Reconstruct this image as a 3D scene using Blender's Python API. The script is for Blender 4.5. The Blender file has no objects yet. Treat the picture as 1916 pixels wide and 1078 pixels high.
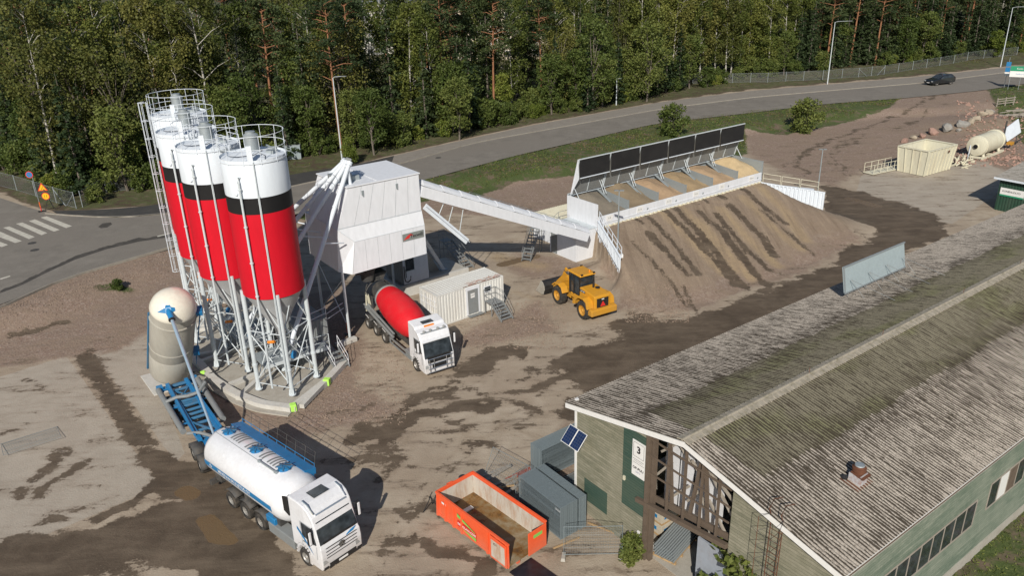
import bpy, bmesh, math, random
import numpy as np
from mathutils import Vector, Matrix

# ---------------------------------------------------------------- camera, sky, sun, exposure
scene = bpy.context.scene
C = scene.collection
CAM_H = 28.0
F_PX, CX, CY = 1485.0, 958.0, 539.0
PITCH = math.atan(629 / 1485); ROLL = math.atan(103 / 3505)
rt0 = Vector((1, 0, 0)); up0 = Vector((0, math.sin(PITCH), math.cos(PITCH)))
fw = Vector((0, math.cos(PITCH), -math.sin(PITCH)))
sr, cr = math.sin(ROLL), math.cos(ROLL)
cam_r = rt0 * cr - up0 * sr
cam_u = rt0 * sr + up0 * cr
cd = bpy.data.cameras.new('camera'); cam = bpy.data.objects.new('camera', cd); C.objects.link(cam)
m = Matrix((cam_r, cam_u, -fw)).transposed().to_4x4(); m.translation = (0, 0, CAM_H)
cam.matrix_world = m
cd.sensor_width = 36.0; cd.lens = F_PX / 1916 * 36.0
cd.clip_start = 0.5; cd.clip_end = 6000
scene.camera = cam

SUN_AZ, SUN_EL = math.radians(8.5), math.radians(33.5)     # direction the light travels towards; height
w = bpy.data.worlds.new("World"); scene.world = w; w.use_nodes = True
wn = w.node_tree.nodes; wl = w.node_tree.links
sky = wn.new('ShaderNodeTexSky'); sky.sky_type = 'NISHITA'; sky.sun_disc = False
sky.sun_elevation = SUN_EL; sky.sun_rotation = SUN_AZ + math.pi
sky.air_density = 1.0; sky.dust_density = 0.6; sky.ozone_density = 1.0
wl.new(sky.outputs[0], wn['Background'].inputs[0]); wn['Background'].inputs[1].default_value = 0.075
sd = bpy.data.lights.new('sun', 'SUN'); so = bpy.data.objects.new('sun', sd); C.objects.link(so)
sd.energy = 5.0; sd.angle = math.radians(0.53); sd.color = (1.0, 0.935, 0.83)
ldir = Vector((math.sin(SUN_AZ) * math.cos(SUN_EL), math.cos(SUN_AZ) * math.cos(SUN_EL), -math.sin(SUN_EL)))
so.rotation_euler = ldir.to_track_quat('-Z', 'Y').to_euler(); so.location = (0, -40, 60)
scene.view_settings.view_transform = 'Standard'; scene.view_settings.look = 'None'
scene.view_settings.exposure = 0.0; scene.view_settings.gamma = 1.0
scene.cycles.max_bounces = 6; scene.cycles.transparent_max_bounces = 12

# ---------------------------------------------------------------- survey helpers
def at(px, py, z=0.0):
    """world x, y of what the photograph shows at (px, py), for a known height z"""
    u, v = px - CX, CY - py
    d = cam_r * u + cam_u * v + fw * F_PX
    t = (z - CAM_H) / d.z
    return (d.x * t, d.y * t)

def V3(p, z=0.0):
    return Vector((p[0], p[1], z))

AZ = math.radians(54)
E1 = Vector((math.sin(AZ), math.cos(AZ), 0)); E2 = Vector((-E1.y, E1.x, 0)); UP = Vector((0, 0, 1))
ROT54 = math.atan2(E1.y, E1.x)                              # rotz whose local +x is E1, local +y is E2

# ---------------------------------------------------------------- object helpers
def tag(o, label=None, cat=None, group=None, kind=None):
    if label: o['label'] = label
    if cat: o['category'] = cat
    if group: o['group'] = group
    if kind: o['kind'] = kind
    return o

def thing(name, label, cat, loc=(0, 0, 0), rotz=0.0, group=None):
    o = bpy.data.objects.new(name, None); C.objects.link(o)
    o.empty_display_size = 0.3
    o.location = loc; o.rotation_euler = (0, 0, rotz)
    return tag(o, label, cat, group)

def copy_tree(o, parent=None):
    c = o.copy(); C.objects.link(c); c.parent = parent
    for ch in list(o.children): copy_tree(ch, c)
    return c

class MB:
    """collects boxes, beams, tubes ... into ONE mesh"""
    def __init__(s): s.v = []; s.f = []; s.m = []; s.sm = []
    def add(s, vs, fs, mi=0, smooth=False):
        b = len(s.v); s.v += [tuple(p) for p in vs]
        for f in fs: s.f.append(tuple(b + i for i in f)); s.m.append(mi); s.sm.append(smooth)
        return s
    def box(s, x0, x1, y0, y1, z0, z1, mi=0):
        return s.add([(x0,y0,z0),(x1,y0,z0),(x1,y1,z0),(x0,y1,z0),(x0,y0,z1),(x1,y0,z1),(x1,y1,z1),(x0,y1,z1)],
              [(0,3,2,1),(4,5,6,7),(0,1,5,4),(1,2,6,5),(2,3,7,6),(3,0,4,7)], mi)
    def hexa(s, p, mi=0):                                   # 8 points: bottom loop, top loop
        return s.add(p, [(0,3,2,1),(4,5,6,7),(0,1,5,4),(1,2,6,5),(2,3,7,6),(3,0,4,7)], mi)
    def bar(s, p, q, w, h, mi=0, up=(0,0,1)):
        p, q = Vector(p), Vector(q); d = (q - p)
        if d.length < 1e-6: return s
        d.normalize(); up = Vector(up)
        if abs(d.dot(up)) > .98: up = Vector((1, 0, 0))
        a = d.cross(up).normalized() * (w / 2); b = a.cross(d).normalized() * (h / 2)
        return s.add([p-a-b, p+a-b, p+a+b, p-a+b, q-a-b, q+a-b, q+a+b, q-a+b],
              [(0,1,2,3),(4,7,6,5),(0,4,5,1),(1,5,6,2),(2,6,7,3),(3,7,4,0)], mi)
    def ring(s, c, d, r, n):
        d = Vector(d).normalized(); up = Vector((0, 0, 1)) if abs(d.z) < .95 else Vector((1, 0, 0))
        a = d.cross(up).normalized(); b = d.cross(a)
        return [Vector(c) + a * (r * math.cos(2*math.pi*i/n)) + b * (r * math.sin(2*math.pi*i/n)) for i in range(n)]
    def tube(s, p, q, r, n=8, r2=None, mi=0, caps=True):
        p, q = Vector(p), Vector(q); d = q - p
        if d.length < 1e-6: return s
        r2 = r if r2 is None else r2
        vs = s.ring(p, d, r, n) + s.ring(q, d, r2, n)
        s.add(vs, [(i, (i+1) % n, n + (i+1) % n, n + i) for i in range(n)], mi, n > 5)
        if caps:
            b = len(s.v) - 2*n
            s.f.append(tuple(b + i for i in reversed(range(n)))); s.m.append(mi); s.sm.append(False)
            s.f.append(tuple(b + n + i for i in range(n))); s.m.append(mi); s.sm.append(False)
        return s
    def path(s, pts, r, n=6, mi=0):
        pts = [Vector(p) for p in pts]; rings = []
        for i, p in enumerate(pts):
            d = (pts[min(i+1, len(pts)-1)] - pts[max(i-1, 0)])
            rr = r[i] if isinstance(r, (list, tuple)) else r
            rings.append(s.ring(p, d, rr, n))
        vs = [v for rg in rings for v in rg]; fs = []
        for k in range(len(pts)-1):
            for i in range(n): fs.append((k*n+i, k*n+(i+1) % n, (k+1)*n+(i+1) % n, (k+1)*n+i))
        fs.append(tuple(reversed(range(n)))); fs.append(tuple((len(pts)-1)*n+i for i in range(n)))
        return s.add(vs, fs, mi, True)
    def lathe(s, prof, n=24, org=(0,0,0), axis=(0,0,1), mi=0, smooth=True, caps=True):
        org = Vector(org); d = Vector(axis).normalized()
        up = Vector((0, 0, 1)) if abs(d.z) < .95 else Vector((1, 0, 0))
        a = d.cross(up).normalized(); b = d.cross(a); vs = []; fs = []
        for r, z in prof:
            for i in range(n):
                t = 2*math.pi*i/n
                vs.append(org + d*z + a*(r*math.cos(t)) + b*(r*math.sin(t)))
        for k in range(len(prof)-1):
            for i in range(n): fs.append((k*n+i, k*n+(i+1) % n, (k+1)*n+(i+1) % n, (k+1)*n+i))
        if caps and prof[0][0] > 1e-4: fs.append(tuple(reversed(range(n))))
        if caps and prof[-1][0] > 1e-4: fs.append(tuple((len(prof)-1)*n+i for i in range(n)))
        return s.add(vs, fs, mi, smooth)
    def prism(s, poly, a0, a1, plane='xz', mi=0):
        """poly in the named plane, extruded along the third axis from a0 to a1"""
        def P(u, v, t):
            return (u, t, v) if plane == 'xz' else ((u, v, t) if plane == 'xy' else (t, u, v))
        n = len(poly)
        vs = [P(u, v, a0) for u, v in poly] + [P(u, v, a1) for u, v in poly]
        fs = [tuple(range(n)), tuple(reversed(range(n, 2*n)))] + [(i, n+i, n+(i+1) % n, (i+1) % n) for i in range(n)]
        return s.add(vs, fs, mi)
    def build(s, name, mats, parent=None, bevel=0.0, recalc=True, label=None, solid=0.0):
        me = bpy.data.meshes.new(name); me.from_pydata(s.v, [], s.f)
        if not isinstance(mats, (list, tuple)): mats = [mats]
        for mt in mats: me.materials.append(mt)
        me.polygons.foreach_set('material_index', s.m); me.polygons.foreach_set('use_smooth', s.sm)
        if recalc:
            bm = bmesh.new(); bm.from_mesh(me); bmesh.ops.recalc_face_normals(bm, faces=bm.faces); bm.to_mesh(me); bm.free()
        me.update()
        if any(s.sm): me.set_sharp_from_angle(angle=math.radians(32))
        o = bpy.data.objects.new(name, me); C.objects.link(o)
        if parent is not None: o.parent = parent
        if solid:
            md = o.modifiers.new('solid', 'SOLIDIFY'); md.thickness = solid
        if bevel:
            md = o.modifiers.new('bevel', 'BEVEL'); md.width = bevel; md.segments = 2
            md.limit_method = 'ANGLE'; md.angle_limit = math.radians(35)
        if label: o['label'] = label
        return o

def text_mesh(name, body, size, mat, parent, mtx, extrude=0.004, align='CENTER', bold=0.0, warp=None):
    cu = bpy.data.curves.new(name, 'FONT'); cu.body = body; cu.size = size; cu.extrude = extrude
    cu.align_x = align; cu.align_y = 'CENTER'; cu.offset = bold; cu.resolution_u = 3
    to = bpy.data.objects.new('tmp', cu); C.objects.link(to)
    dg = bpy.context.evaluated_depsgraph_get()
    me = bpy.data.meshes.new_from_object(to.evaluated_get(dg)); bpy.data.objects.remove(to)
    me.name = name; me.materials.clear(); me.materials.append(mat)
    if warp:
        for v in me.vertices: v.co = warp(v.co)
    me.transform(mtx)
    o = bpy.data.objects.new(name, me); C.objects.link(o); o.parent = parent
    return o

def basis(origin, xdir, ydir):
    x = Vector(xdir).normalized(); y = Vector(ydir); y = (y - x * y.dot(x)).normalized(); z = x.cross(y)
    mm = Matrix((x, y, z)).transposed().to_4x4(); mm.translation = Vector(origin); return mm

# ---------------------------------------------------------------- materials
def new_mat(name):
    mt = bpy.data.materials.new(name); mt.use_nodes = True
    nt = mt.node_tree; b = nt.nodes['Principled BSDF']
    return mt, nt.nodes, nt.links, b

def N(nodes, typ, **kw):
    n = nodes.new(typ)
    for k, v in kw.items():
        if k == 'ins':
            for kk, vv in v.items(): n.inputs[kk].default_value = vv
        else: setattr(n, k, v)
    return n

def ramp(nodes, links, src, stops):
    r = nodes.new('ShaderNodeValToRGB'); els = r.color_ramp.elements
    while len(els) < len(stops): els.new(0.5)
    for e, (p, c) in zip(els, stops):
        e.position = p; e.color = c if len(c) == 4 else (*c, 1)
    links.new(src, r.inputs[0]); return r.outputs[0]

def mixc(nodes, links, fac, a, b, blend='MIX'):
    n = nodes.new('ShaderNodeMix'); n.data_type = 'RGBA'; n.blend_type = blend
    for i, x in ((0, fac), (6, a), (7, b)):
        if hasattr(x, 'is_linked'): links.new(x, n.inputs[i])
        elif isinstance(x, (int, float)): n.inputs[i].default_value = x
        else: n.inputs[i].default_value = (*x, 1) if len(x) == 3 else x
    return n.outputs[2]

def mth(nodes, links, op, a, b=None, clamp=False):
    n = nodes.new('ShaderNodeMath'); n.operation = op; n.use_clamp = clamp
    for i, x in ((0, a), (1, b)):
        if x is None: continue
        if hasattr(x, 'is_linked'): links.new(x, n.inputs[i])
        else: n.inputs[i].default_value = x
    return n.outputs[0]

def paint(name, col, rough=0.5, metal=0.0, dirt=0.25, dirt_col=(0.16, 0.12, 0.09), scale=1.3, bump=0.0, bscale=20, streak=0.0, coat=0.0, spec=0.5, grime=0.0):
    """painted / metal / concrete surface with uneven colour, grime and optional grain"""
    mt, n, l, b = new_mat(name)
    tc = n.new('ShaderNodeTexCoord')
    mp = N(n, 'ShaderNodeMapping'); l.new(tc.outputs['Object'], mp.inputs[0])
    mp.inputs['Scale'].default_value = (scale, scale, scale * (0.25 if streak else 1))
    nz = N(n, 'ShaderNodeTexNoise', ins={'Scale': 1.0, 'Detail': 7.0, 'Roughness': 0.68}); l.new(mp.outputs[0], nz.inputs['Vector'])
    nz2 = N(n, 'ShaderNodeTexNoise', ins={'Scale': 5.0, 'Detail': 4.0, 'Roughness': 0.6}); l.new(mp.outputs[0], nz2.inputs['Vector'])
    dk = tuple(c * 0.93 for c in col); lt = tuple(min(1, c * 1.04) for c in col)
    base = ramp(n, l, nz2.outputs[0], [(0.3, dk), (0.7, lt)])
    f = ramp(n, l, nz.outputs[0], [(0.46, (0, 0, 0)), (0.72, (1, 1, 1))])
    f = mth(n, l, 'MULTIPLY', f, dirt)
    if grime:
        sz = n.new('ShaderNodeSeparateXYZ'); l.new(tc.outputs['Object'], sz.inputs[0])
        lo = mth(n, l, 'SUBTRACT', 1.0, mth(n, l, 'DIVIDE', mth(n, l, 'SUBTRACT', sz.outputs[2], .2), grime), True)
        f = mth(n, l, 'ADD', f, mth(n, l, 'MULTIPLY', lo, mth(n, l, 'MULTIPLY', nz.outputs[0], .95)), True)
    cc = mixc(n, l, f, base, dirt_col); l.new(cc, b.inputs['Base Color'])
    b.inputs['Roughness'].default_value = rough; b.inputs['Metallic'].default_value = metal
    b.inputs['Specular IOR Level'].default_value = spec
    if coat: b.inputs['Coat Weight'].default_value = coat
    rr = mth(n, l, 'MULTIPLY_ADD', f, 0.5); l.links if False else None
    rr.node.inputs[2].default_value = rough; l.new(rr, b.inputs['Roughness'])
    if bump:
        nb = N(n, 'ShaderNodeTexNoise', ins={'Scale': float(bscale), 'Detail': 5.0}); l.new(tc.outputs['Object'], nb.inputs['Vector'])
        bp = N(n, 'ShaderNodeBump', ins={'Strength': bump, 'Distance': 0.02}); l.new(nb.outputs[0], bp.inputs['Height']); l.new(bp.outputs[0], b.inputs['Normal'])
    return mt

def glass(name, col=(0.02, 0.025, 0.03), rough=0.06):
    mt, n, l, b = new_mat(name)
    tc = n.new('ShaderNodeTexCoord'); nz = N(n, 'ShaderNodeTexNoise', ins={'Scale': 2.5, 'Detail': 3.0}); l.new(tc.outputs['Object'], nz.inputs['Vector'])
    c = ramp(n, l, nz.outputs[0], [(0.35, col), (0.75, tuple(x * 2.6 for x in col))]); l.new(c, b.inputs['Base Color'])
    b.inputs['Roughness'].default_value = rough; b.inputs['Specular IOR Level'].default_value = 0.6
    return mt

M = {}
M['stack_steel'] = paint('dull_fence_steel', (0.17, 0.21, 0.23), 0.6, 0.15, dirt=0.2, dirt_col=(0.14, 0.16, 0.17), scale=2.5)
M['white'] = paint('white_paint', (0.65, 0.67, 0.71), 0.5, dirt=0.05, dirt_col=(0.40, 0.37, 0.33), scale=0.7, streak=1)
M['silo_white'] = paint('silo_white_paint', (0.63, 0.68, 0.74), 0.55, spec=.2, dirt=0.05, dirt_col=(0.45, 0.44, 0.42), scale=0.5, streak=1)
M['silo_red'] = paint('silo_red_paint', (0.52, 0.008, 0.02), 0.55, spec=.15, dirt=0.06, dirt_col=(0.25, 0.03, 0.03), scale=0.5, streak=1)
M['silo_black'] = paint('silo_black_paint', (0.012, 0.012, 0.013), 0.6, spec=.2, dirt=0.15, dirt_col=(0.05, 0.045, 0.04), scale=0.5)
M['truck_white'] = paint('truck_white_paint', (0.68, 0.69, 0.72), 0.3, grime=1.5, dirt=0.14, dirt_col=(0.35, 0.30, 0.25), scale=1.2, coat=0.4)
M['cream'] = paint('cream_paint', (0.60, 0.575, 0.45), 0.5, dirt=0.3, dirt_col=(0.28, 0.2, 0.12), scale=0.9, streak=1)
M['blue'] = paint('blue_paint', (0.014, 0.17, 0.39), 0.4, dirt=0.25, dirt_col=(0.07, 0.08, 0.09), scale=2)
M['blue_dirty'] = paint('dusty_blue_paint', (0.03, 0.14, 0.27), 0.55, dirt=0.6, dirt_col=(0.10, 0.11, 0.12), scale=2)
M['mixer_red'] = paint('mixer_red_paint', (0.56, 0.012, 0.02), 0.5, spec=.25, dirt=0.22, dirt_col=(0.42, 0.08, 0.07), scale=1.4)
M['orange'] = paint('orange_paint', (0.74, 0.10, 0.03), 0.5, grime=.9, dirt=0.22, dirt_col=(0.5, 0.16, 0.09), scale=1.0)
M['yellow'] = paint('yellow_paint', (0.56, 0.265, 0.018), 0.45, grime=1.4, dirt=0.3, dirt_col=(0.3, 0.18, 0.05), scale=1.6)
M['grey'] = paint('grey_paint', (0.20, 0.215, 0.22), 0.55, dirt=0.3, scale=1.6)
M['dark'] = paint('dark_chassis', (0.045, 0.045, 0.045), 0.65, dirt=0.6, dirt_col=(0.13, 0.11, 0.09), scale=2.2)
M['black'] = paint('black_plastic', (0.014, 0.014, 0.015), 0.5, dirt=0.35, dirt_col=(0.05, 0.045, 0.04), scale=2)
M['rubber'] = paint('tyre_rubber', (0.022, 0.021, 0.02), 0.85, dirt=0.7, dirt_col=(0.12, 0.10, 0.08), scale=3)
M['rim'] = paint('wheel_rim', (0.36, 0.35, 0.33), 0.45, 0.5, dirt=0.5, scale=4)
M['steel'] = paint('galvanised_steel', (0.33, 0.37, 0.39), 0.5, 0.4, dirt=0.25, dirt_col=(0.24, 0.24, 0.23), scale=2.5)
M['steel_light'] = paint('pale_pipe_paint', (0.55, 0.60, 0.63), 0.4, 0.1, dirt=0.2, dirt_col=(0.3, 0.3, 0.29), scale=1.6)
M['tank_steel'] = paint('dusty_tank_steel', (0.40, 0.385, 0.34), 0.5, 0.15, dirt=0.45, dirt_col=(0.25, 0.22, 0.18), scale=0.9, streak=1)
M['chrome'] = paint('chromed_rod', (0.75, 0.78, 0.8), 0.15, 0.9, dirt=0.05)
M['concrete'] = paint('concrete', (0.36, 0.34, 0.30), 0.85, dirt=0.5, dirt_col=(0.20, 0.17, 0.13), scale=1.2, bump=0.3)
M['concrete_light'] = paint('pale_concrete', (0.50, 0.49, 0.46), 0.8, dirt=0.35, dirt_col=(0.3, 0.26, 0.2), scale=1.0, bump=0.2)
M['wood'] = paint('raw_wood', (0.40, 0.27, 0.14), 0.8, dirt=0.4, dirt_col=(0.2, 0.14, 0.08), scale=3)
M['old_wood'] = paint('old_dark_wood', (0.115, 0.085, 0.062), 0.85, dirt=0.5, dirt_col=(0.05, 0.035, 0.025), scale=2.5)
M['grey_wood'] = paint('grey_wood', (0.30, 0.27, 0.23), 0.85, dirt=0.5, dirt_col=(0.16, 0.13, 0.1), scale=2.5)
M['rust'] = paint('rusty_steel', (0.12, 0.045, 0.022), 0.85, dirt=0.5, dirt_col=(0.06, 0.03, 0.02), scale=4)
M['glass'] = glass('dark_glass')
M['lime'] = paint('lime_paint', (0.42, 0.78, 0.12), 0.5, dirt=0.2)
M['ink'] = paint('black_ink', (0.02, 0.02, 0.022), 0.5, dirt=0.0)
M['sign_white'] = paint('sign_white', (0.72, 0.72, 0.71), 0.4, dirt=0.08, dirt_col=(0.5, 0.47, 0.42))
M['sign_grey'] = paint('sign_grey', (0.20, 0.22, 0.21), 0.4, dirt=0.05)
M['red'] = paint('signal_red', (0.60, 0.03, 0.025), 0.4, dirt=0.1)
M['amber'] = paint('amber_plastic', (0.75, 0.22, 0.01), 0.4, dirt=0.1)
M['green'] = paint('sign_green', (0.02, 0.26, 0.14), 0.4, dirt=0.1)
M['leafgreen'] = paint('decal_green', (0.20, 0.50, 0.10), 0.4, dirt=0.1)
M['lamp_glass'] = paint('headlamp_glass', (0.5, 0.52, 0.53), 0.12, 0.4, dirt=0.05)
# ---------------------------------------------------------------- terrain
RZ = 1.0                                                    # the public road lies a metre above the yard
BIN0 = Vector((8.49, 73.71, 0))                             # front left corner of the aggregate bins
def P2(pts, z=0.0): return np.array([at(x, y, z) for x, y in pts])
def seg_dist(X, Y, poly, closed=True):
    n = len(poly); best = np.full(X.shape, 1e9)
    for i in range(n if closed else n - 1):
        a = poly[i]; b = poly[(i + 1) % n]; d = b - a; L = (d ** 2).sum() + 1e-9
        t = np.clip(((X - a[0]) * d[0] + (Y - a[1]) * d[1]) / L, 0, 1)
        best = np.minimum(best, np.hypot(X - a[0] - t * d[0], Y - a[1] - t * d[1]))
    return best
def inside(X, Y, poly):
    r = np.zeros(X.shape, bool); n = len(poly); j = n - 1
    for i in range(n):
        xi, yi = poly[i]; xj, yj = poly[j]
        c = ((yi > Y) != (yj > Y)) & (X < (xj - xi) * (Y - yi) / (yj - yi + 1e-12) + xi)
        r ^= c; j = i
    return r
def sdf(X, Y, poly):
    d = seg_dist(X, Y, poly); return np.where(inside(X, Y, poly), d, -d)
def sstep(x): x = np.clip(x, 0, 1); return x * x * (3 - 2 * x)

toe_px = [(-700, 800), (-200, 705), (0, 645), (120, 612), (330, 520), (440, 450), (600, 402), (800, 372), (960, 350), (1080, 333),
          (1240, 288), (1400, 255), (1560, 232), (1660, 222), (1800, 222), (1916, 205), (2300, 180)]
toe = P2(toe_px)
raised = np.vstack([toe, [[900, toe[-1][1] + 60], [900, 1500], [-900, 1500], [-900, toe[0][1] + 20]]])
ramp_toe = P2([(1215, 585), (1250, 578), (1380, 537), (1500, 505), (1590, 455), (1622, 436)])
def height(X, Y):
    X = np.asarray(X, float); Y = np.asarray(Y, float)
    z = RZ * sstep(sdf(X, Y, raised) / 5.0)
    # forest floor climbs slightly behind the road
    z = z + 2.2 * sstep((Y - 150 - 0.25 * X) / 120.0) * (z > RZ * .99)
    # loading ramp in front of the bins
    s = (X - BIN0.x) * E1.x + (Y - BIN0.y) * E1.y
    t = (X - BIN0.x) * E2.x + (Y - BIN0.y) * E2.y
    run = 14.4 + 0.9 * np.sin(s * 0.9) * 0.4
    h = 2.85 * np.clip((t + run) / (run - 1.2), 0, 1)
    h = 2.85 * sstep(h / 2.85) * 0.12 + h * 0.88
    left = s - np.interp(t, [-14, -6.6, -.4], [-4.6, -3.0, -.2])    # > 0 on the ramp side of the left wing wall
    right = np.interp(t, [-14, -6.3, -.3], [31.0, 29.4, 25.5]) - s
    wl_ = np.interp(t, [-14, -7.6, -6.4], [4.0, 2.2, .35]); wr_ = np.interp(t, [-12, -6, -.3], [6.0, 5.0, .5])
    near = np.where(left < 0, np.clip(1 + left / wl_, 0, 1), 1.0) * sstep((right + .1) / wr_)
    z = z + np.where(t < 0.3, h * near, 0)
    # soil heap against the outside of the left wing wall
    hx, hy = at(1140, 500); z = z + 0.45 * np.exp(-(((X - hx + .6) / 1.2) ** 2 + ((Y - hy) / 1.7) ** 2))
    # stony bank on the right behind the boulders
    bx, by = at(1840, 240); z = z + 1.5 * np.exp(-(((X - bx - 2) / 9) ** 2 + ((Y - by) / 8) ** 2))
    z = z + 0.03 * np.sin(X * .7 + 1.3 * np.sin(Y * .31)) * np.sin(Y * .53)
    return z

# colour regions of the ground, drawn as outlines on the ground plane
def reg(X, Y, px, z=0.0, soft=0.8):
    return np.clip(0.5 + sdf(X, Y, P2(px, z)) / (2 * soft), 0, 1)
def strokes(X, Y, lst, z=0.0, soft=0.5):
    out = np.zeros(X.shape)
    for px, wd in lst:
        zz = z
        d = wd / 2 - seg_dist(X, Y, P2(px, zz), closed=False)
        out = np.maximum(out, np.clip(0.5 + d / (2 * soft), 0, 1))
    return out
FF = lambda X, Y: (1020 + X / 3.081, 210 + Y / 3.081)
F4 = lambda X, Y: (640 + X / 2.9935, 620 + Y / 2.9935)
FL = lambda X, Y: (X / 2.256, 600 + Y / 2.256)
FR = lambda X, Y: (1400 + X / 3.17, 60 + Y / 3.17)
def L(fn, *pts): return [fn(*p) for p in pts]

def vnoise(X, Y, sc, seed):
    rg = np.random.default_rng(seed); G_ = rg.random((256, 256)); u = X / sc; v = Y / sc; i = np.floor(u).astype(int); j = np.floor(v).astype(int); a = sstep(u - i); b2 = sstep(v - j)
    g = lambda p, q: G_[p % 256, q % 256]
    return (g(i, j) * (1 - a) + g(i + 1, j) * a) * (1 - b2) + (g(i, j + 1) * (1 - a) + g(i + 1, j + 1) * a) * b2 - .5
def masks(X0, Y0):
    m = {}
    X = X0 + 2.6 * vnoise(X0, Y0, 3.1, 1) + 1.2 * vnoise(X0, Y0, 1.1, 2); Y = Y0 + 2.6 * vnoise(X0, Y0, 3.3, 3) + 1.2 * vnoise(X0, Y0, 1.0, 4)
    XS, YS = X0, Y0
    mud = reg(X, Y, L(FL, (-400, 1040), (0, 985), (200, 945), (390, 880), (560, 830), (700, 790), (640, 740), (600, 620), (760, 600), (960, 660), (1030, 800), (1080, 860), (1200, 960), (1290, 1150), (900, 1300), (880, 1060), (650, 1045), (480, 1085), (0, 1300), (-400, 1300)), soft=.7)
    mud = np.maximum(mud, reg(X, Y, L(FL, (400, 790), (560, 735), (700, 690), (760, 780), (600, 770), (420, 835)), soft=.35))
    mud = np.maximum(mud, 0.72 * reg(XS, YS, L(FL, (300, 150), (400, 110), (470, 230), (590, 390), (700, 540), (800, 600), (700, 720), (620, 640), (500, 480), (400, 310)), soft=.5) )
    mud = np.maximum(mud, reg(X, Y, [(1130, 640), (1180, 600), (1290, 590), (1400, 548), (1530, 512), (1600, 470), (1640, 430), (1610, 400), (1560, 385), (1535, 362), (1600, 358), (1690, 385), (1760, 412), (1765, 440), (1700, 480), (1500, 600), (1300, 740), (1100, 740), (1050, 700), (1040, 670)], soft=.8))
    mud = np.maximum(mud, strokes(X, Y, [
        (L(F4, (210, 620), (330, 540), (450, 470), (600, 430), (760, 400)), 1.8), (L(F4, (0, 580), (90, 540), (200, 530), (330, 520)), 1.9),
        (L(F4, (300, 500), (400, 360), (560, 330)), 1.1), (L(F4, (400, 330), (560, 280), (700, 340), (850, 300), (1030, 280)), .7),
        (L(F4, (660, 230), (740, 150), (860, 110), (1000, 130)), 2.2), (L(F4, (1030, 285), (1150, 235), (1300, 180), (1400, 120)), 1.2),
        (L(F4, (900, 250), (1000, 210), (1150, 185), (1380, 130)), .5), (L(F4, (1200, 460), (1260, 400), (1300, 360)), 1.6), (L(F4, (950, 370), (1060, 400)), .8),
        (L(F4, (60, 710), (160, 680), (260, 670)), .7), (L(F4, (90, 750), (200, 700)), .6), (L(F4, (560, 470), (660, 520), (760, 510)), .7),
        (L(F4, (750, 670), (850, 650)), 1.3), (L(F4, (620, 720), (700, 700)), .5), (L(F4, (320, 740), (380, 730)), .3), (L(F4, (620, 600), (680, 600)), .5),
        (L(F4, (240, 710), (260, 780)), .45), (L(F4, (1140, 190), (1300, 130), (1500, 60)), .8),
        ([(745, 960), (800, 945), (860, 930)], .9), ([(800, 1010), (870, 1040), (900, 1070)], 1.4), ([(700, 1060), (760, 1000)], .7), ([(880, 820), (960, 800)], .5),
        (L(FL, (90, 670), (160, 600), (230, 540)), .9), (L(FL, (95, 790), (150, 720), (190, 690)), .7), (L(FL, (250, 660), (330, 600)), 1.1),
        (L(FL, (120, 900), (200, 870), (270, 860)), .5), (L(FL, (0, 770), (20, 730)), .8), (L(FL, (110, 240), (150, 260)), .9), (L(FL, (-60, 500), (60, 450), (100, 430)), .5),
        (L(FL, (0, 80), (80, 60), (200, 20), (240, 0)), 1.2)], soft=.75) * .93)
    # wheel tracks up in the right hand yard
    trk = strokes(X, Y, [(L(FR, (960, 395), (1060, 440), (1085, 490), (980, 545), (720, 590), (560, 690), (540, 760), (600, 850)), 1.0),
        (L(FR, (1020, 390), (1120, 430), (1150, 470)), .9), (L(FR, (1230, 370), (1000, 470), (720, 560), (430, 660), (300, 760), (330, 850)), 1.3),
        (L(FR, (620, 620), (470, 730), (500, 830)), .8), (L(FR, (880, 520), (560, 610), (220, 790)), .8)], soft=.5)
    mud = np.maximum(mud, trk * .60)
    mud = np.maximum(mud, reg(X, Y, L(FR, (400, 905), (560, 925), (780, 985), (900, 1010), (1000, 1060), (1100, 1090), (1000, 1200), (450, 1100), (440, 990)), soft=.6))
    # dark stripes down the ramp
    dk = [((480, 680), (560, 720)), ((550, 665), (720, 770), (880, 900)), ((600, 760), (690, 820)), ((500, 805), (640, 890), (740, 960), (820, 1040)), ((650, 630), (830, 740), (1030, 860), (1100, 930)),
          ((690, 600), (900, 740), (1050, 850), (1170, 940)), ((780, 570), (870, 610)), ((980, 640), (1100, 730), (1300, 850)), ((1060, 600), (1250, 710), (1330, 780)), ((860, 560), (940, 600)),
          ((720, 840), (820, 910)), ((880, 640), (1030, 720), (1150, 820), (1300, 930)), ((1240, 600), (1400, 680), (1560, 760)), ((1060, 480), (1200, 560), (1380, 640)), ((950, 530), (1020, 570)), ((800, 960), (880, 1070))]
    X, Y = X0, Y0
    stripe_d = strokes(X, Y, [(L(FF, *p), .42 + .2 * ((i * 7) % 3)) for i, p in enumerate(dk)], z=1.3, soft=.5)
    tn = [((640, 640), (850, 770), (1040, 880)), ((880, 680), (1060, 800), (1200, 890)), ((1010, 620), (1150, 710), (1340, 820)), ((1140, 560), (1300, 660), (1480, 740)), ((1200, 490), (1380, 590), (1500, 700)), ((820, 530), (960, 470), (1080, 440), (1220, 430)), ((720, 590), (900, 720), (1100, 860))]
    stripe_t = strokes(X, Y, [(L(FF, *p), 1.3) for p in tn], z=1.3, soft=.8)
    pairs = []
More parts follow.
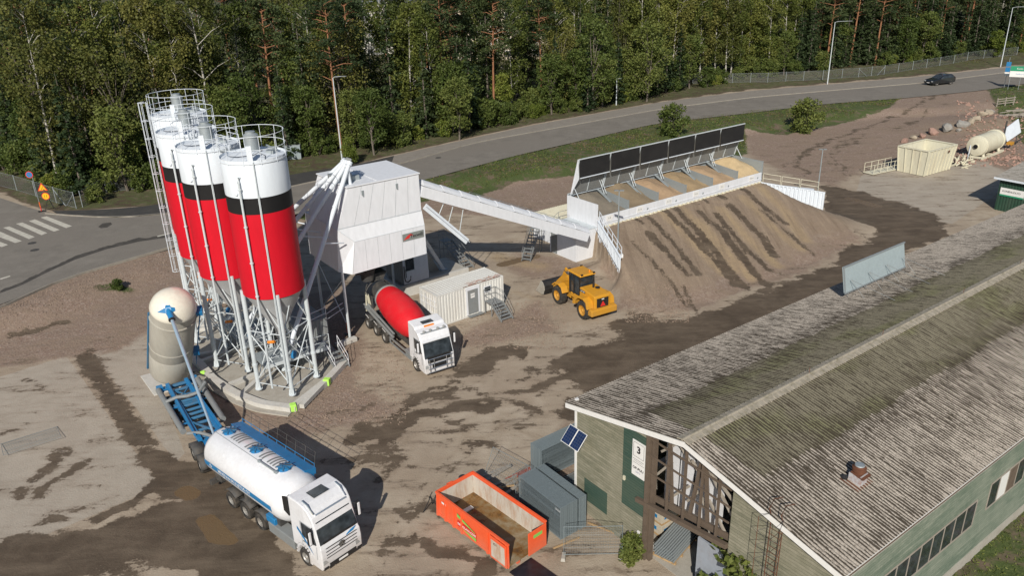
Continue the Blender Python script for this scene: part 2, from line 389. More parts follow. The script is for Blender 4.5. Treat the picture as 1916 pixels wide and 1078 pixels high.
    for base in ([(600, 850), (720, 780), (860, 725), (1020, 680), (1120, 640)], [(560, 820), (700, 740), (820, 690), (960, 640), (1120, 600)], [(700, 1078), (760, 960), (860, 850), (1000, 760), (1080, 700)], [(860, 720), (960, 660), (1100, 640), (1240, 600), (1400, 545)], [(60, 1000), (250, 930), (420, 900), (560, 1000)], [(180, 690), (240, 790), (330, 900), (430, 1000)]):
        for off in (-14, 14): pairs.append(([(x, y + off) for x, y in base], .30))
    mud = np.maximum(mud, strokes(XS, YS, pairs, soft=.35) * .62)
    mud = np.maximum(mud, .27 * (sdf(X0, Y0, raised) < -4) * (height(X0, Y0) < .35))
    m['mud'] = np.maximum(mud, stripe_d * .97)
    m['tan'] = np.maximum(stripe_t * .8, strokes(X, Y, [([(1010, 500), (960, 490), (930, 480)], 2.6), ([(1000, 560), (960, 545)], .8)], soft=1.2) * .6)
    # pinkish crushed stone
    g = reg(X, Y, [(-300, 560), (0, 575), (330, 455), (420, 420), (420, 600), (280, 620), (230, 655), (0, 690), (-300, 760)], soft=.8)
    g = np.maximum(g, reg(X, Y, [(330, 580), (640, 540), (680, 640), (660, 720), (760, 770), (640, 800), (520, 830), (400, 760)], soft=1.0))
    g = np.maximum(g, reg(X, Y, [(840, 640), (880, 612), (960, 590), (1010, 560), (1040, 620), (960, 640), (900, 650)], soft=.8) * .9)
    g = np.maximum(g, reg(X, Y, L(FF, (380, 1090), (430, 960), (300, 860), (410, 640), (830, 520), (1240, 400), (1600, 570), (1850, 690), (1760, 740), (1500, 880), (1200, 960), (980, 1060), (700, 1120)), z=.9, soft=.8) * .78)
    g = np.maximum(g, reg(X, Y, [(600, 380), (880, 340), (1090, 320), (1090, 430), (1010, 410), (850, 400), (640, 440)], soft=.9) * .95)
    g = np.maximum(g, reg(X, Y, [(960, 470), (1060, 480), (1110, 500), (1080, 540), (980, 520), (940, 500)], soft=.9) * .7)
    g = np.maximum(g, reg(X, Y, [(1375, 235), (1560, 232), (1690, 190), (1850, 165), (1870, 230), (1916, 290), (1780, 310), (1650, 300), (1560, 350), (1480, 330), (1400, 290)], soft=1.5) * .92)
    g = np.maximum(g, reg(X, Y, [(1860, 170), (1960, 300), (1900, 330), (1760, 260), (1780, 220)], soft=1.0))
    g = np.maximum(g, reg(X, Y, [(960, 905), (1010, 850), (1060, 790), (1090, 820), (1060, 960), (960, 930)], soft=.6) * .9)
    m['gravel'] = g
    gr = reg(X, Y, [(540, 395), (640, 360), (800, 335), (960, 293), (1100, 261), (1225, 232), (1400, 205), (1692, 178), (1665, 205), (1560, 228), (1470, 245), (1395, 240), (1400, 280), (1240, 320), (1110, 318), (960, 335), (880, 365), (820, 360), (640, 420)], z=.6, soft=.7)
    gr = np.maximum(gr, reg(X, Y, [(1845, 168), (2100, 140), (2400, 200), (2400, 330), (1990, 300), (1916, 262), (1880, 225)], z=.7, soft=.7))
    gr = np.maximum(gr, reg(X, Y, [(1916, 900), (1400, 1300), (2600, 1300), (2600, 700)], soft=.5))
    gr = np.maximum(gr, strokes(X, Y, [([(195, 550), (240, 545)], 1.3)], soft=.5) * .75)
    forest_px = [(-900, 300), (-80, 320), (37, 376), (95, 395), (160, 393), (300, 384), (540, 332), (667, 306), (804, 274), (997, 232), (1240, 189), (1400, 168), (1558, 155), (1731, 140), (1916, 120), (2400, 80)]
    fp = P2(forest_px, RZ); fpoly = np.vstack([fp, [[900, 400], [900, 1500], [-900, 1500], [-900, fp[0][1]]]])
    fo = np.clip(0.5 + sdf(X, Y, fpoly) / 1.4, 0, 1)
    m['forest'] = fo
    m['grass'] = np.maximum(gr, fo * (0.55))
    pd = reg(X, Y, L(FL, (820, 840), (900, 815), (1010, 930), (980, 950), (880, 940)), soft=.35)
    pd = np.maximum(pd, strokes(X, Y, [(L(FL, (775, 720), (810, 735)), 1.0), ([(940, 495), (1000, 480)], 1.2), ([(1590, 372), (1640, 385)], 1.3)], soft=.4))
    m['puddle'] = pd
    # clean cast slabs
    lc = reg(XS, YS, L(FL, (-200, 300), (280, 150), (500, 460), (680, 700), (520, 770), (280, 870), (0, 985), (-300, 1050)), soft=.25)
    lc = np.maximum(lc, reg(XS, YS, L(FL, (370, 120), (600, 40), (640, 200), (780, 560), (740, 600), (590, 390)), soft=.25))
    lc = np.maximum(lc, reg(X, Y, [(1610, 330), (1660, 305), (1800, 300), (1916, 270), (1916, 330), (1780, 420), (1600, 370)], soft=.8))
    m['slab'] = lc
    m['ramp'] = np.clip(.5 + (height(X0, Y0) - .45) * 1.2, 0, 1) * (sdf(X0, Y0, raised) < -8)
    return m

def axis_pts(segs):
    out = []
    for a, b, st in segs: out += list(np.arange(a, b, st))
    out.append(segs[-1][1]); return np.array(out)
gx = axis_pts([(-1200, -400, 80), (-400, -130, 12), (-130, -64, 2.0), (-64, -32, 0.5), (-32, 46, 0.26), (46, 100, 0.6), (100, 200, 2.0), (200, 400, 12), (400, 1200, 80)])
gy = axis_pts([(-60, 18, 6), (18, 26, .8), (26, 92, 0.27), (92, 150, 0.7), (150, 240, 2.5), (240, 400, 12), (400, 3000, 130)])
GX, GY = np.meshgrid(gx, gy)
GZ = height(GX, GY)
mk = masks(GX, GY)
# small lumps on the stony parts
rng = np.random.default_rng(5)
GZ = GZ + (mk['gravel'] > .5) * rng.normal(0, .018, GX.shape) * (np.abs(GX) < 60) + (mk['grass'] > .5) * rng.normal(0, .04, GX.shape) * (np.abs(GX) < 130)
ny, nx = GX.shape
vs = np.stack([GX, GY, GZ], -1).reshape(-1, 3)
ii = np.arange(ny * nx).reshape(ny, nx)
fs = np.stack([ii[:-1, :-1], ii[:-1, 1:], ii[1:, 1:], ii[1:, :-1]], -1).reshape(-1, 4)
def np_mesh(name, vs, fs, smooth=False):
    me = bpy.data.meshes.new(name); k = fs.shape[1]
    me.vertices.add(len(vs)); me.vertices.foreach_set('co', np.asarray(vs, np.float32).ravel())
    me.loops.add(fs.size); me.loops.foreach_set('vertex_index', fs.astype(np.int32).ravel())
    me.polygons.add(len(fs)); me.polygons.foreach_set('loop_start', np.arange(0, fs.size, k, dtype=np.int32))
    me.polygons.foreach_set('loop_total', np.full(len(fs), k, np.int32)) if False else None
    me.polygons.foreach_set('use_smooth', np.full(len(fs), smooth))
    me.update(calc_edges=True); me.validate(); return me
gme = np_mesh('ground', vs, fs, True)
for nm, keys in (('region_a', ('mud', 'gravel', 'grass', 'tan')), ('region_b', ('slab', 'puddle', 'forest', 'ramp'))):
    at_ = gme.color_attributes.new(nm, 'FLOAT_COLOR', 'POINT')
    at_.data.foreach_set('color', np.stack([mk[k].ravel() for k in keys], -1).astype(np.float32).ravel())
mt, n, l, b = new_mat('yard_ground')
A1 = N(n, 'ShaderNodeAttribute', attribute_name='region_a'); A2 = N(n, 'ShaderNodeAttribute', attribute_name='region_b')
S1 = n.new('ShaderNodeSeparateColor'); l.new(A1.outputs['Color'], S1.inputs[0])
S2 = n.new('ShaderNodeSeparateColor'); l.new(A2.outputs['Color'], S2.inputs[0])
geo = n.new('ShaderNodeNewGeometry')
rotm = N(n, 'ShaderNodeMapping'); l.new(geo.outputs['Position'], rotm.inputs[0]); rotm.inputs['Rotation'].default_value = (0, 0, -math.radians(40)); rotm.inputs['Scale'].default_value = (0.26, 1.0, 1.0)
def nz(sc, det=8, ro=.65, vec=None, dist=0.0):
    q = N(n, 'ShaderNodeTexNoise', ins={'Scale': sc, 'Detail': float(det), 'Roughness': ro, 'Distortion': dist}); l.new(vec if vec is not None else geo.outputs['Position'], q.inputs['Vector']); return q.outputs[0]
n_big = nz(.13, 8, .6); n_mid = nz(.55, 10, .68, None, .6); n_str = nz(.9, 10, .7, rotm.outputs[0], .3); n_spk = nz(2.6, 12, .74); n_fine = nz(9, 4, .7); n_grain = nz(40, 3, .6)
def edge(mask, noise, amp, k=.05):
    x = mth(n, l, 'ADD', mask, mth(n, l, 'MULTIPLY', mth(n, l, 'SUBTRACT', noise, .5), amp))
    return ramp(n, l, x, [(0.5 - k, (0, 0, 0)), (0.5 + k, (1, 1, 1))])
dry = ramp(n, l, n_mid, [(.30, (.235, .182, .13)), (.44, (.345, .285, .217)), (.7, (.43, .368, .293))])
dry = mixc(n, l, ramp(n, l, n_big, [(.42, (0, 0, 0)), (.62, (1, 1, 1))]), dry, (.31, .25, .19))
dry = mixc(n, l, mth(n, l, 'MULTIPLY', ramp(n, l, n_str, [(.54, (0, 0, 0)), (.62, (1, 1, 1))]), .5), dry, (.15, .12, .095))
slab = ramp(n, l, n_mid, [(.3, (.325, .283, .232)), (.7, (.40, .355, .298))])
slab = mixc(n, l, mth(n, l, 'MULTIPLY', ramp(n, l, n_str, [(.57, (0, 0, 0)), (.68, (1, 1, 1))]), .45), slab, (.17, .14, .11))
vor = N(n, 'ShaderNodeTexVoronoi', ins={'Scale': 6.0}); l.new(geo.outputs['Position'], vor.inputs['Vector'])
grav = ramp(n, l, vor.outputs['Color'], [(.2, (.20, .138, .107)), (.5, (.25, .182, .145)), (.85, (.315, .25, .21))])
grav = mixc(n, l, ramp(n, l, n_mid, [(.36, (0, 0, 0)), (.62, (1, 1, 1))]), grav, (.245, .185, .14))
mudc = ramp(n, l, n_mid, [(.28, (.05, .036, .024)), (.5, (.078, .057, .039)), (.72, (.12, .09, .063))])
mudc = mixc(n, l, mth(n, l, 'MULTIPLY', ramp(n, l, n_str, [(.46, (0, 0, 0)), (.66, (1, 1, 1))]), .5), mudc, (.185, .145, .105))
tanc = ramp(n, l, n_fine, [(.3, (.26, .19, .12)), (.7, (.36, .28, .19))])
grs = ramp(n, l, n_fine, [(.3, (.035, .055, .014)), (.55, (.07, .095, .028)), (.8, (.14, .135, .055))])
grs = mixc(n, l, ramp(n, l, n_mid, [(.50, (0, 0, 0)), (.62, (1, 1, 1))]), grs, (.13, .10, .07))
soil = ramp(n, l, n_mid, [(.3, (.06, .045, .028)), (.7, (.12, .09, .06))])
col = mixc(n, l, edge(S2.outputs[0], n_mid, .35), dry, slab)
col = mixc(n, l, edge(S1.outputs[1], n_mid, 2.0, .2), col, grav)
col = mixc(n, l, edge(A1.outputs['Alpha'], n_str, 1.2, .22), col, tanc)
# the compacted ramp: fine streaks running straight down the slope
slp = N(n, 'ShaderNodeMapping'); l.new(geo.outputs['Position'], slp.inputs[0]); slp.inputs['Rotation'].default_value = (0, 0, -ROT54); slp.inputs['Scale'].default_value = (1.5, .13, .13)
n_slp = nz(1.0, 9, .68, slp.outputs[0], .25)
rampc = ramp(n, l, n_slp, [(.30, (.16, .118, .08)), (.44, (.235, .178, .125)), (.56, (.275, .212, .152)), (.72, (.37, .29, .20))])
rampc = mixc(n, l, mth(n, l, 'MULTIPLY', ramp(n, l, n_mid, [(.45, (0, 0, 0)), (.65, (1, 1, 1))]), .45), rampc, grav)
col = mixc(n, l, mth(n, l, 'MULTIPLY', edge(A2.outputs['Alpha'], n_mid, 1.4, .3), .85), col, rampc)
damp = edge(mth(n, l, 'ADD', S1.outputs[0], .10), n_str, 2.0, .16)
tan2 = ramp(n, l, A1.outputs['Alpha'], [(.25, (0, 0, 0)), (.8, (1, 1, 1))]); tan2 = mth(n, l, 'MULTIPLY', tan2, mth(n, l, 'MULTIPLY', ramp(n, l, n_slp, [(.35, (.2, .2, .2)), (.6, (1, 1, 1))]), .85))
col = mixc(n, l, tan2, col, (.36, .265, .15))
col = mixc(n, l, mth(n, l, 'MULTIPLY', damp, .42), col, (.20, .152, .11))
n_mx = mth(n, l, 'ADD', mth(n, l, 'MULTIPLY', n_str, .58), mth(n, l, 'MULTIPLY', n_spk, .42))
mxr = n.new('ShaderNodeMix'); l.new(A2.outputs['Alpha'], mxr.inputs[0]); l.new(n_mx, mxr.inputs[2]); l.new(mth(n, l, 'ADD', mth(n, l, 'MULTIPLY', n_slp, .55), mth(n, l, 'MULTIPLY', n_spk, .45)), mxr.inputs[3])
f_mud = edge(S1.outputs[0], mxr.outputs[0], 2.9, .06)
col = mixc(n, l, mth(n, l, 'MULTIPLY', f_mud, .93), col, mudc)
col = mixc(n, l, mth(n, l, 'MULTIPLY', edge(S2.outputs[2], n_mid, .8, .1), 1.0), col, soil)
col = mixc(n, l, edge(S1.outputs[2], n_mid, 2.0, .12), col, grs)
f_pd = edge(S2.outputs[1], n_mid, .5, .03)
col = mixc(n, l, mth(n, l, 'SUBTRACT', 1.0, mth(n, l, 'MULTIPLY', f_pd, .7)), col, mixc(n, l, 1.0, col, ramp(n, l, n_grain, [(.25, (.78, .78, .78)), (.75, (1.16, 1.16, 1.16))]), 'MULTIPLY'))
col = mixc(n, l, mth(n, l, 'MULTIPLY', f_pd, .9), col, (.145, .095, .048))
l.new(col, b.inputs['Base Color'])
ro = mth(n, l, 'SUBTRACT', .92, mth(n, l, 'MULTIPLY', f_mud, .12)); ro = mth(n, l, 'SUBTRACT', ro, mth(n, l, 'MULTIPLY', f_pd, .55))
l.new(ro, b.inputs['Roughness']); b.inputs['Specular IOR Level'].default_value = .3
bp = N(n, 'ShaderNodeBump', ins={'Strength': .55, 'Distance': .06})
hh = mth(n, l, 'ADD', n_fine, mth(n, l, 'MULTIPLY', vor.outputs['Distance'], S1.outputs[1])); l.new(hh, bp.inputs['Height']); l.new(bp.outputs[0], b.inputs['Normal'])
gme.materials.append(mt)
ground = bpy.data.objects.new('ground', gme); C.objects.link(ground); tag(ground, kind='structure')

# ---------------------------------------------------------------- road, pavement, kerbs, markings
mt, n, l, b = new_mat('asphalt'); M['asphalt'] = mt
geo = n.new('ShaderNodeNewGeometry')
n_mid = nz(.5, 8, .65); n_fine = nz(12, 4, .7); n_big = nz(.08, 5, .6)
ac = ramp(n, l, n_mid, [(.3, (.145, .132, .115)), (.7, (.21, .192, .168))])
ac = mixc(n, l, ramp(n, l, n_big, [(.45, (0, 0, 0)), (.6, (1, 1, 1))]), ac, (.18, .163, .142))
ac = mixc(n, l, 1.0, ac, ramp(n, l, n_fine, [(.3, (.8, .8, .8)), (.7, (1.15, 1.15, 1.15))]), 'MULTIPLY')
l.new(ac, b.inputs['Base Color']); b.inputs['Roughness'].default_value = .85
M['asphalt_new'] = paint('fresh_asphalt', (.038, .037, .036), .85, dirt=.4, dirt_col=(.08, .075, .065), scale=1.0)
M['pavement'] = paint('pavement_asphalt', (.22, .20, .175), .9, dirt=.4, dirt_col=(.12, .1, .08), scale=.8)
M['kerb'] = paint('kerb_stone', (.27, .25, .215), .85, dirt=.5, scale=1.0)
M['marking'] = paint('road_marking', (.50, .48, .42), .8, dirt=.55, dirt_col=(.2, .19, .17), scale=2.5)

far_px = [(-700, 300), (-300, 340), (-60, 352), (37, 383), (80, 399), (108, 402), (200, 409), (317, 402), (440, 375), (560, 345), (660, 326), (754, 306), (887, 267), (1044, 239), (1235, 204), (1400, 183), (1558, 169), (1728, 155), (1916, 131), (2300, 75)]
near_px = [(-700, 740), (-300, 665), (0, 575), (97, 532), (160, 510), (329, 459), (440, 428), (540, 402), (650, 372), (792, 338), (960, 293), (1100, 261), (1225, 232), (1400, 212), (1542, 195), (1692, 184), (1842, 169), (1916, 157), (2300, 105)]
def densify(poly, step=2.0):
    out = []
    for a, b2 in zip(poly[:-1], poly[1:]):
        k = max(1, int(np.hypot(*(b2 - a)) / step))
        for i in range(k): out.append(a + (b2 - a) * i / k)
    out.append(poly[-1]); return np.array(out)
def resample(poly, k):
    d = np.r_[0, np.cumsum(np.hypot(*np.diff(poly, axis=0).T))]; t = np.linspace(0, d[-1], k)
    return np.stack([np.interp(t, d, poly[:, 0]), np.interp(t, d, poly[:, 1])], -1)
def smooth_line(px, z, k=140, it=6):
    p = resample(P2(px, z), k)
    for _ in range(it): p[1:-1] = (p[:-2] + 2 * p[1:-1] + p[2:]) / 4
    return p
FARL = smooth_line(far_px, RZ + .02, it=2); NEARL = smooth_line(near_px, RZ + .02, it=3)
def strip(name, a, b2, z0, z1, mat, seg=3, kind='structure'):
    vs = []; fs = []; k = len(a)
    for i in range(k):
        for j in range(seg + 1):
            t = j / seg; p = a[i] * (1 - t) + b2[i] * t; vs.append((p[0], p[1], z0 * (1 - t) + z1 * t))
    for i in range(k - 1):
        for j in range(seg): q = i * (seg + 1) + j; fs.append((q, q + 1, q + seg + 2, q + seg + 1))
    o = MB().add(vs, fs, 0, True).build(name, mat); return tag(o, kind=kind)
RT = RZ + .10                                               # asphalt surface
_rp = [(x, y, RT) for x, y in FARL] + [(x, y, RT) for x, y in NEARL[::-1]]
tag(MB().add(_rp, [tuple(range(len(_rp)))]).build('road', M['asphalt'], recalc=False), kind='structure')
def line_between(px, z, k=60, it=1): return smooth_line(px, z, k, it)
def kerb(name, px, wd=.14, ht=.12, k=70):
    p = line_between(px, RT, k); mb = MB()
    d = np.gradient(p, axis=0); nrm = np.stack([-d[:, 1], d[:, 0]], -1); nrm /= np.linalg.norm(nrm, axis=1)[:, None] + 1e-9
    a = p - nrm * wd / 2; b2 = p + nrm * wd / 2; vs = []; fs = []
    for i in range(len(p)):
        vs += [(*a[i], RT - .12), (*a[i], RT + ht), (*b2[i], RT + ht), (*b2[i], RT - .12)]
    for i in range(len(p) - 1):
        q = i * 4
        for j in range(3): fs.append((q + j, q + j + 1, q + j + 5, q + j + 4))
    mb.add(vs, fs, 0); return tag(mb.build(name, M['kerb']), kind='structure')
kerb('kerb_far', [(85, 400), (108, 402), (200, 409), (317, 402), (440, 375), (560, 345), (660, 326), (754, 306), (887, 267), (1044, 239), (1235, 204), (1400, 183), (1558, 169), (1728, 155), (1916, 131), (2200, 88)])
kerb('kerb_near', [(-300, 665), (0, 576), (97, 532), (160, 510), (329, 460), (440, 428), (540, 402), (650, 372)])
# pavement along the far side
pav_far = [(97, 396), (160, 396), (300, 386), (440, 352), (540, 328), (667, 309), (804, 277), (997, 235), (1240, 191), (1400, 171), (1558, 158), (1731, 143), (1916, 123), (2200, 78)]
pav_near = [(108, 402), (200, 409), (317, 402), (440, 375), (560, 345), (660, 326), (754, 306), (887, 267), (1044, 239), (1235, 204), (1400, 183), (1558, 169), (1728, 155), (1916, 131), (2200, 88)]
pf = smooth_line(pav_far, RT, 100, 1); pn = smooth_line(pav_near, RT, 100, 1)
strip('pavement', pf[17:], pn[17:], RT + .11, RT + .11, M['pavement'], 2)
strip('pavement_new', pf[:18], pn[:18], RT + .114, RT + .114, M['asphalt_new'], 2)
def flat_poly(name, px, z, mat, kind='structure'):
    p = P2(px, z); return tag(MB().add([(x, y, z) for x, y in p], [tuple(range(len(p)))]).build(name, mat, recalc=False), kind=kind)
ZC = lambda X, Y: (X / 2.994, 280 + Y / 2.994)
for q in ([(228, 380), (262, 373), (403, 428), (370, 439)], [(162, 400), (195, 390), (335, 449), (302, 459)], [(90, 415), (125, 408), (265, 467), (232, 479)],
          [(18, 437), (52, 430), (195, 489), (162, 501)], [(-62, 468), (-15, 452), (122, 512), (86, 523)], [(-140, 500), (-95, 480), (45, 533), (10, 546)]):
    flat_poly('crosswalk_stripe', L(ZC, *q), RT + .006, M['marking'])
for q in ([(880, 484), (950, 466), (952, 471), (883, 489)], [(0, 722), (55, 706), (58, 711), (2, 729)]):
    flat_poly('lane_marking', L(ZC, *q), RT + .006, M['marking'])
# dark patched seam along the near kerb and manhole covers
M['tar'] = paint('tar_patch', (.05, .045, .04), .8, dirt=.5, dirt_col=(.11, .1, .09), scale=1.5)
sp = [(0, 545), (40, 530), (90, 505), (140, 482), (200, 462), (260, 448), (329, 438)]
a_ = smooth_line([(x, y + 4) for x, y in sp], RT, 90, 1); b_ = smooth_line([(x, y - 6) for x, y in sp], RT, 90, 1)
rr = np.random.default_rng(3); j1 = rr.uniform(0, .8, 90); j1 = np.convolve(j1, [.3, .4, .3], 'same')
strip('patched_seam', a_, a_ + (b_ - a_) * (.35 + .6 * j1)[:, None], RT + .004, RT + .004, M['tar'], 1)
for k, (px, py, r) in enumerate([(60, 455, .42), (65, 468, .42), (820, 295, .42)]):
    c = at(px, py, RT)
    mh = MB().lathe([(r, 0), (r, .012), (r * .86, .012), (r * .84, .004), (r * .3, .004), (r * .3, .011), (0, .011)], 20, (0, 0, 0)).build('manhole_cover', M['dark'])
    mh.location = (c[0], c[1], RT + .004)
    tag(mh, ['round dark manhole cover nearest the zebra crossing', 'round manhole cover just in front of the one by the zebra crossing', 'round manhole cover in the road above the white conveyor tower'][k], 'manhole cover', None)
flat_poly('repair_patch', L(ZC, (550, 432), (575, 412), (620, 407), (628, 418), (600, 436), (565, 440)), RT + .004, M['tar'])
# ---------------------------------------------------------------- vegetation
def leaf_mat(name, c0, c1, c2, clump=.9):
    mt, n, l, b = new_mat(name)
    oi = n.new('ShaderNodeObjectInfo'); tc = n.new('ShaderNodeTexCoord')
    q1 = N(n, 'ShaderNodeTexNoise', ins={'Scale': clump, 'Detail': 3.0}); l.new(tc.outputs['Object'], q1.inputs['Vector'])
    q2 = N(n, 'ShaderNodeTexNoise', ins={'Scale': 7.0, 'Detail': 2.0}); l.new(tc.outputs['Object'], q2.inputs['Vector'])
    x = mth(n, l, 'ADD', mth(n, l, 'MULTIPLY', q1.outputs[0], .5), mth(n, l, 'MULTIPLY', q2.outputs[0], .5))
    x = mth(n, l, 'ADD', x, mth(n, l, 'MULTIPLY', mth(n, l, 'SUBTRACT', oi.outputs['Random'], .5), .22))
    c = ramp(n, l, x, [(.34, c0), (.5, c1), (.68, c2)]); l.new(c, b.inputs['Base Color'])
    b.inputs['Roughness'].default_value = .6; b.inputs['Specular IOR Level'].default_value = .25
    tr = n.new('ShaderNodeBsdfTranslucent'); l.new(c, tr.inputs[0])
    ms = n.new('ShaderNodeMixShader'); ms.inputs[0].default_value = .28
    l.new(b.outputs[0], ms.inputs[1]); l.new(tr.outputs[0], ms.inputs[2]); l.new(ms.outputs[0], n['Material Output'].inputs[0])
    return mt
M['birch_leaf'] = leaf_mat('birch_leaves', (.05, .072, .015), (.105, .128, .028), (.205, .21, .05))
M['leaf'] = leaf_mat('green_leaves', (.048, .075, .016), (.092, .125, .029), (.17, .19, .05))
M['spruce_leaf'] = leaf_mat('spruce_needles', (.02, .037, .014), (.038, .062, .024), (.068, .092, .036))
M['pine_leaf'] = leaf_mat('pine_needles', (.027, .044, .017), (.05, .075, .027), (.09, .115, .043))
M['lime_leaf'] = leaf_mat('yellow_green_leaves', (.07, .10, .015), (.13, .17, .03), (.26, .27, .06))
M['brown_leaf'] = leaf_mat('olive_leaves', (.052, .068, .016), (.105, .115, .028), (.19, .18, .048))
M['dry_leaf'] = leaf_mat('dry_stalks', (.10, .075, .04), (.17, .125, .065), (.26, .20, .11))
def bark(name, c0, c1, sc=(3, 3, .6)):
    mt, n, l, b = new_mat(name); tc = n.new('ShaderNodeTexCoord'); mp = N(n, 'ShaderNodeMapping'); l.new(tc.outputs['Object'], mp.inputs[0]); mp.inputs['Scale'].default_value = sc
    q = N(n, 'ShaderNodeTexNoise', ins={'Scale': 2.0, 'Detail': 5.0}); l.new(mp.outputs[0], q.inputs['Vector'])
    l.new(ramp(n, l, q.outputs[0], [(.38, c0), (.46, c1)]), b.inputs['Base Color']); b.inputs['Roughness'].default_value = .85; return mt
M['birch_bark'] = bark('birch_bark', (.05, .045, .04), (.42, .40, .36), (1, 1, 3))
M['pine_bark'] = bark('pine_bark', (.12, .055, .03), (.27, .125, .062))
M['grey_bark'] = bark('grey_bark', (.06, .05, .042), (.13, .11, .09))

def cards(rg, cen, size, flat=0.0, aspect=.7):
    """leaf sprays: one small bent quad per centre"""
    k = len(cen); a = rg.normal(size=(k, 3)); a[:, 2] *= (1 - flat); a /= np.linalg.norm(a, axis=1)[:, None]
    b_ = rg.normal(size=(k, 3)); b_[:, 2] *= (1 - flat); b_ -= a * (a * b_).sum(1)[:, None]; b_ /= np.linalg.norm(b_, axis=1)[:, None] + 1e-9
    s = size * rg.uniform(.6, 1.25, (k, 1)); a = a * s; b_ = b_ * s * aspect
    v = np.stack([cen - a * .5, cen + b_ * .5 - a * .05, cen + a * .5, cen - b_ * .5 + a * .05], 1).reshape(-1, 3)
    f = np.arange(4 * k).reshape(k, 4); return v, f
def blob_pts(rg, c, r, k, shell=.55):
    d = rg.normal(size=(k, 3)); d /= np.linalg.norm(d, axis=1)[:, None]
    rad = rg.uniform(shell, 1.0, (k, 1)) ** .7; return np.asarray(c) + d * rad * np.asarray(r)
def trunk_mb(rg, h, r0, bend=.4, top=.15, n=7):
    pts = []; ph = rg.uniform(0, 6.28)
    for i in range(8):
        t = i / 7; pts.append((bend * math.sin(t * 2.2 + ph) - bend * math.sin(ph), bend * math.cos(t * 1.9 + ph) - bend * math.cos(ph), h * t))
    return pts, [r0 * (1 - t / 7 * (1 - top)) for t in range(8)]
def make_tree(kind, seed, h):
    rg = np.random.default_rng(seed); tb = MB(); cen = []
    if kind == 'birch':
        pts, rad = trunk_mb(rg, h * .93, .12 + h * .003, .5, .12); tb.path(pts, rad, 7)
        P = np.array(pts); R = h * .15
        for i in range(70):
            z = h * rg.uniform(.15, .98); t = z / (h * .93); x0 = np.interp(z, P[:, 2], P[:, 0]); y0 = np.interp(z, P[:, 2], P[:, 1])
            env = R * (math.sin(min(1, max(0, (z / h - .06) / .94)) * math.pi) ** .6) * rg.uniform(.35, 1.1) + .2; an = rg.uniform(0, 6.283)
            e = np.array([x0 + env * math.cos(an), y0 + env * math.sin(an), min(h, z + env * .55)])
            if i % 4 == 0: tb.path([(x0, y0, z - .5), ((x0 + e[0]) / 2, (y0 + e[1]) / 2, (z + e[2]) / 2 + .1), tuple(e)], [.055, .04, .012], 4)
            cen.append(blob_pts(rg, e - [0, 0, .4], (1.15, 1.15, 1.3), 80, .2))
        return tb, np.vstack(cen), .30, 0, 'birch_bark'
    if kind == 'spruce':
        pts, rad = trunk_mb(rg, h, .22, .05, .05); tb.path(pts, rad, 6); R = h * .17
        for i in range(int(h * 7.5)):
            z = h * (1 - rg.uniform(0, 1) ** .62 * .95); r = R * (1 - z / h) ** .85 + .12; r *= rg.uniform(.7, 1.12); an = rg.uniform(0, 6.283); k = int(8 + 26 * r / R)
            t = rg.uniform(.12, 1, k); x = r * t; dz = -.34 * x + .10 * x * x / r + rg.normal(0, .10, k) - .1
            sp = rg.normal(0, .17, k) * (1.1 - t * .5) * (1 + r * .25)
            cen.append(np.stack([x * math.cos(an) - sp * math.sin(an), x * math.sin(an) + sp * math.cos(an), z + dz], -1))
        return tb, np.vstack(cen), .34, .5, 'grey_bark'
    if kind == 'pine':
        pts, rad = trunk_mb(rg, h * .97, .24, .35, .25); tb.path(pts, rad, 7); P = np.array(pts)
        for i in range(38):
            z = h * (.48 + .5 * rg.uniform(0, 1) ** .8); env = h * .16 * math.sqrt(max(.05, 1 - ((z / h - .66) / .38) ** 2)) * rg.uniform(.4, 1.1); an = rg.uniform(0, 6.283)
            x0 = np.interp(z, P[:, 2], P[:, 0]); y0 = np.interp(z, P[:, 2], P[:, 1]); e = np.array([x0 + env * math.cos(an), y0 + env * math.sin(an), z + rg.uniform(-.3, .6)])
            tb.path([(x0, y0, z - .3), ((x0 + e[0]) / 2, (y0 + e[1]) / 2, z + .15), tuple(e)], [.08, .06, .02], 4)
            cen.append(blob_pts(rg, e, (1.35, 1.35, .6), 100, .25))
        return tb, np.vstack(cen), .30, .3, 'pine_bark'
    if kind == 'broad':
        pts, rad = trunk_mb(rg, h * .8, .17, .4, .2); tb.path(pts, rad, 6); P = np.array(pts)
        for i in range(50):
            z = h * rg.uniform(.14, .97); env = h * .24 * math.sqrt(max(.04, 1 - ((z / h - .5) / .53) ** 2)) * rg.uniform(.45, 1.08); an = rg.uniform(0, 6.283)
            e = np.array([env * math.cos(an), env * math.sin(an), z])
            if i % 3 == 0: tb.path([(0, 0, max(.3, z * .6)), (e[0] * .5, e[1] * .5, z * .85), tuple(e)], [.07, .05, .02], 4)
            cen.append(blob_pts(rg, e, (h * .085 + .25, h * .085 + .25, h * .065 + .25), 90, .3))
        return tb, np.vstack(cen), .27, .1, 'grey_bark'
    # bush: several stems
    for i in range(6):
        an = rg.uniform(0, 6.283); tb.path([(0, 0, 0), (math.cos(an) * h * .15, math.sin(an) * h * .15, h * .4), (math.cos(an) * h * .28, math.sin(an) * h * .28, h * .8)], [.04, .03, .01], 4)
    for i in range(34):
        z = h * rg.uniform(.12, .92); env = h * .42 * math.sqrt(max(.05, 1 - ((z / h - .42) / .6) ** 2)) * rg.uniform(.4, 1.08); an = rg.uniform(0, 6.283)
        cen.append(blob_pts(rg, (env * math.cos(an), env * math.sin(an), z), (h * .13 + .1,) * 3, 70, .3))
    return tb, np.vstack(cen), .10 + .035 * h, .1, 'grey_bark'
TREES = {}
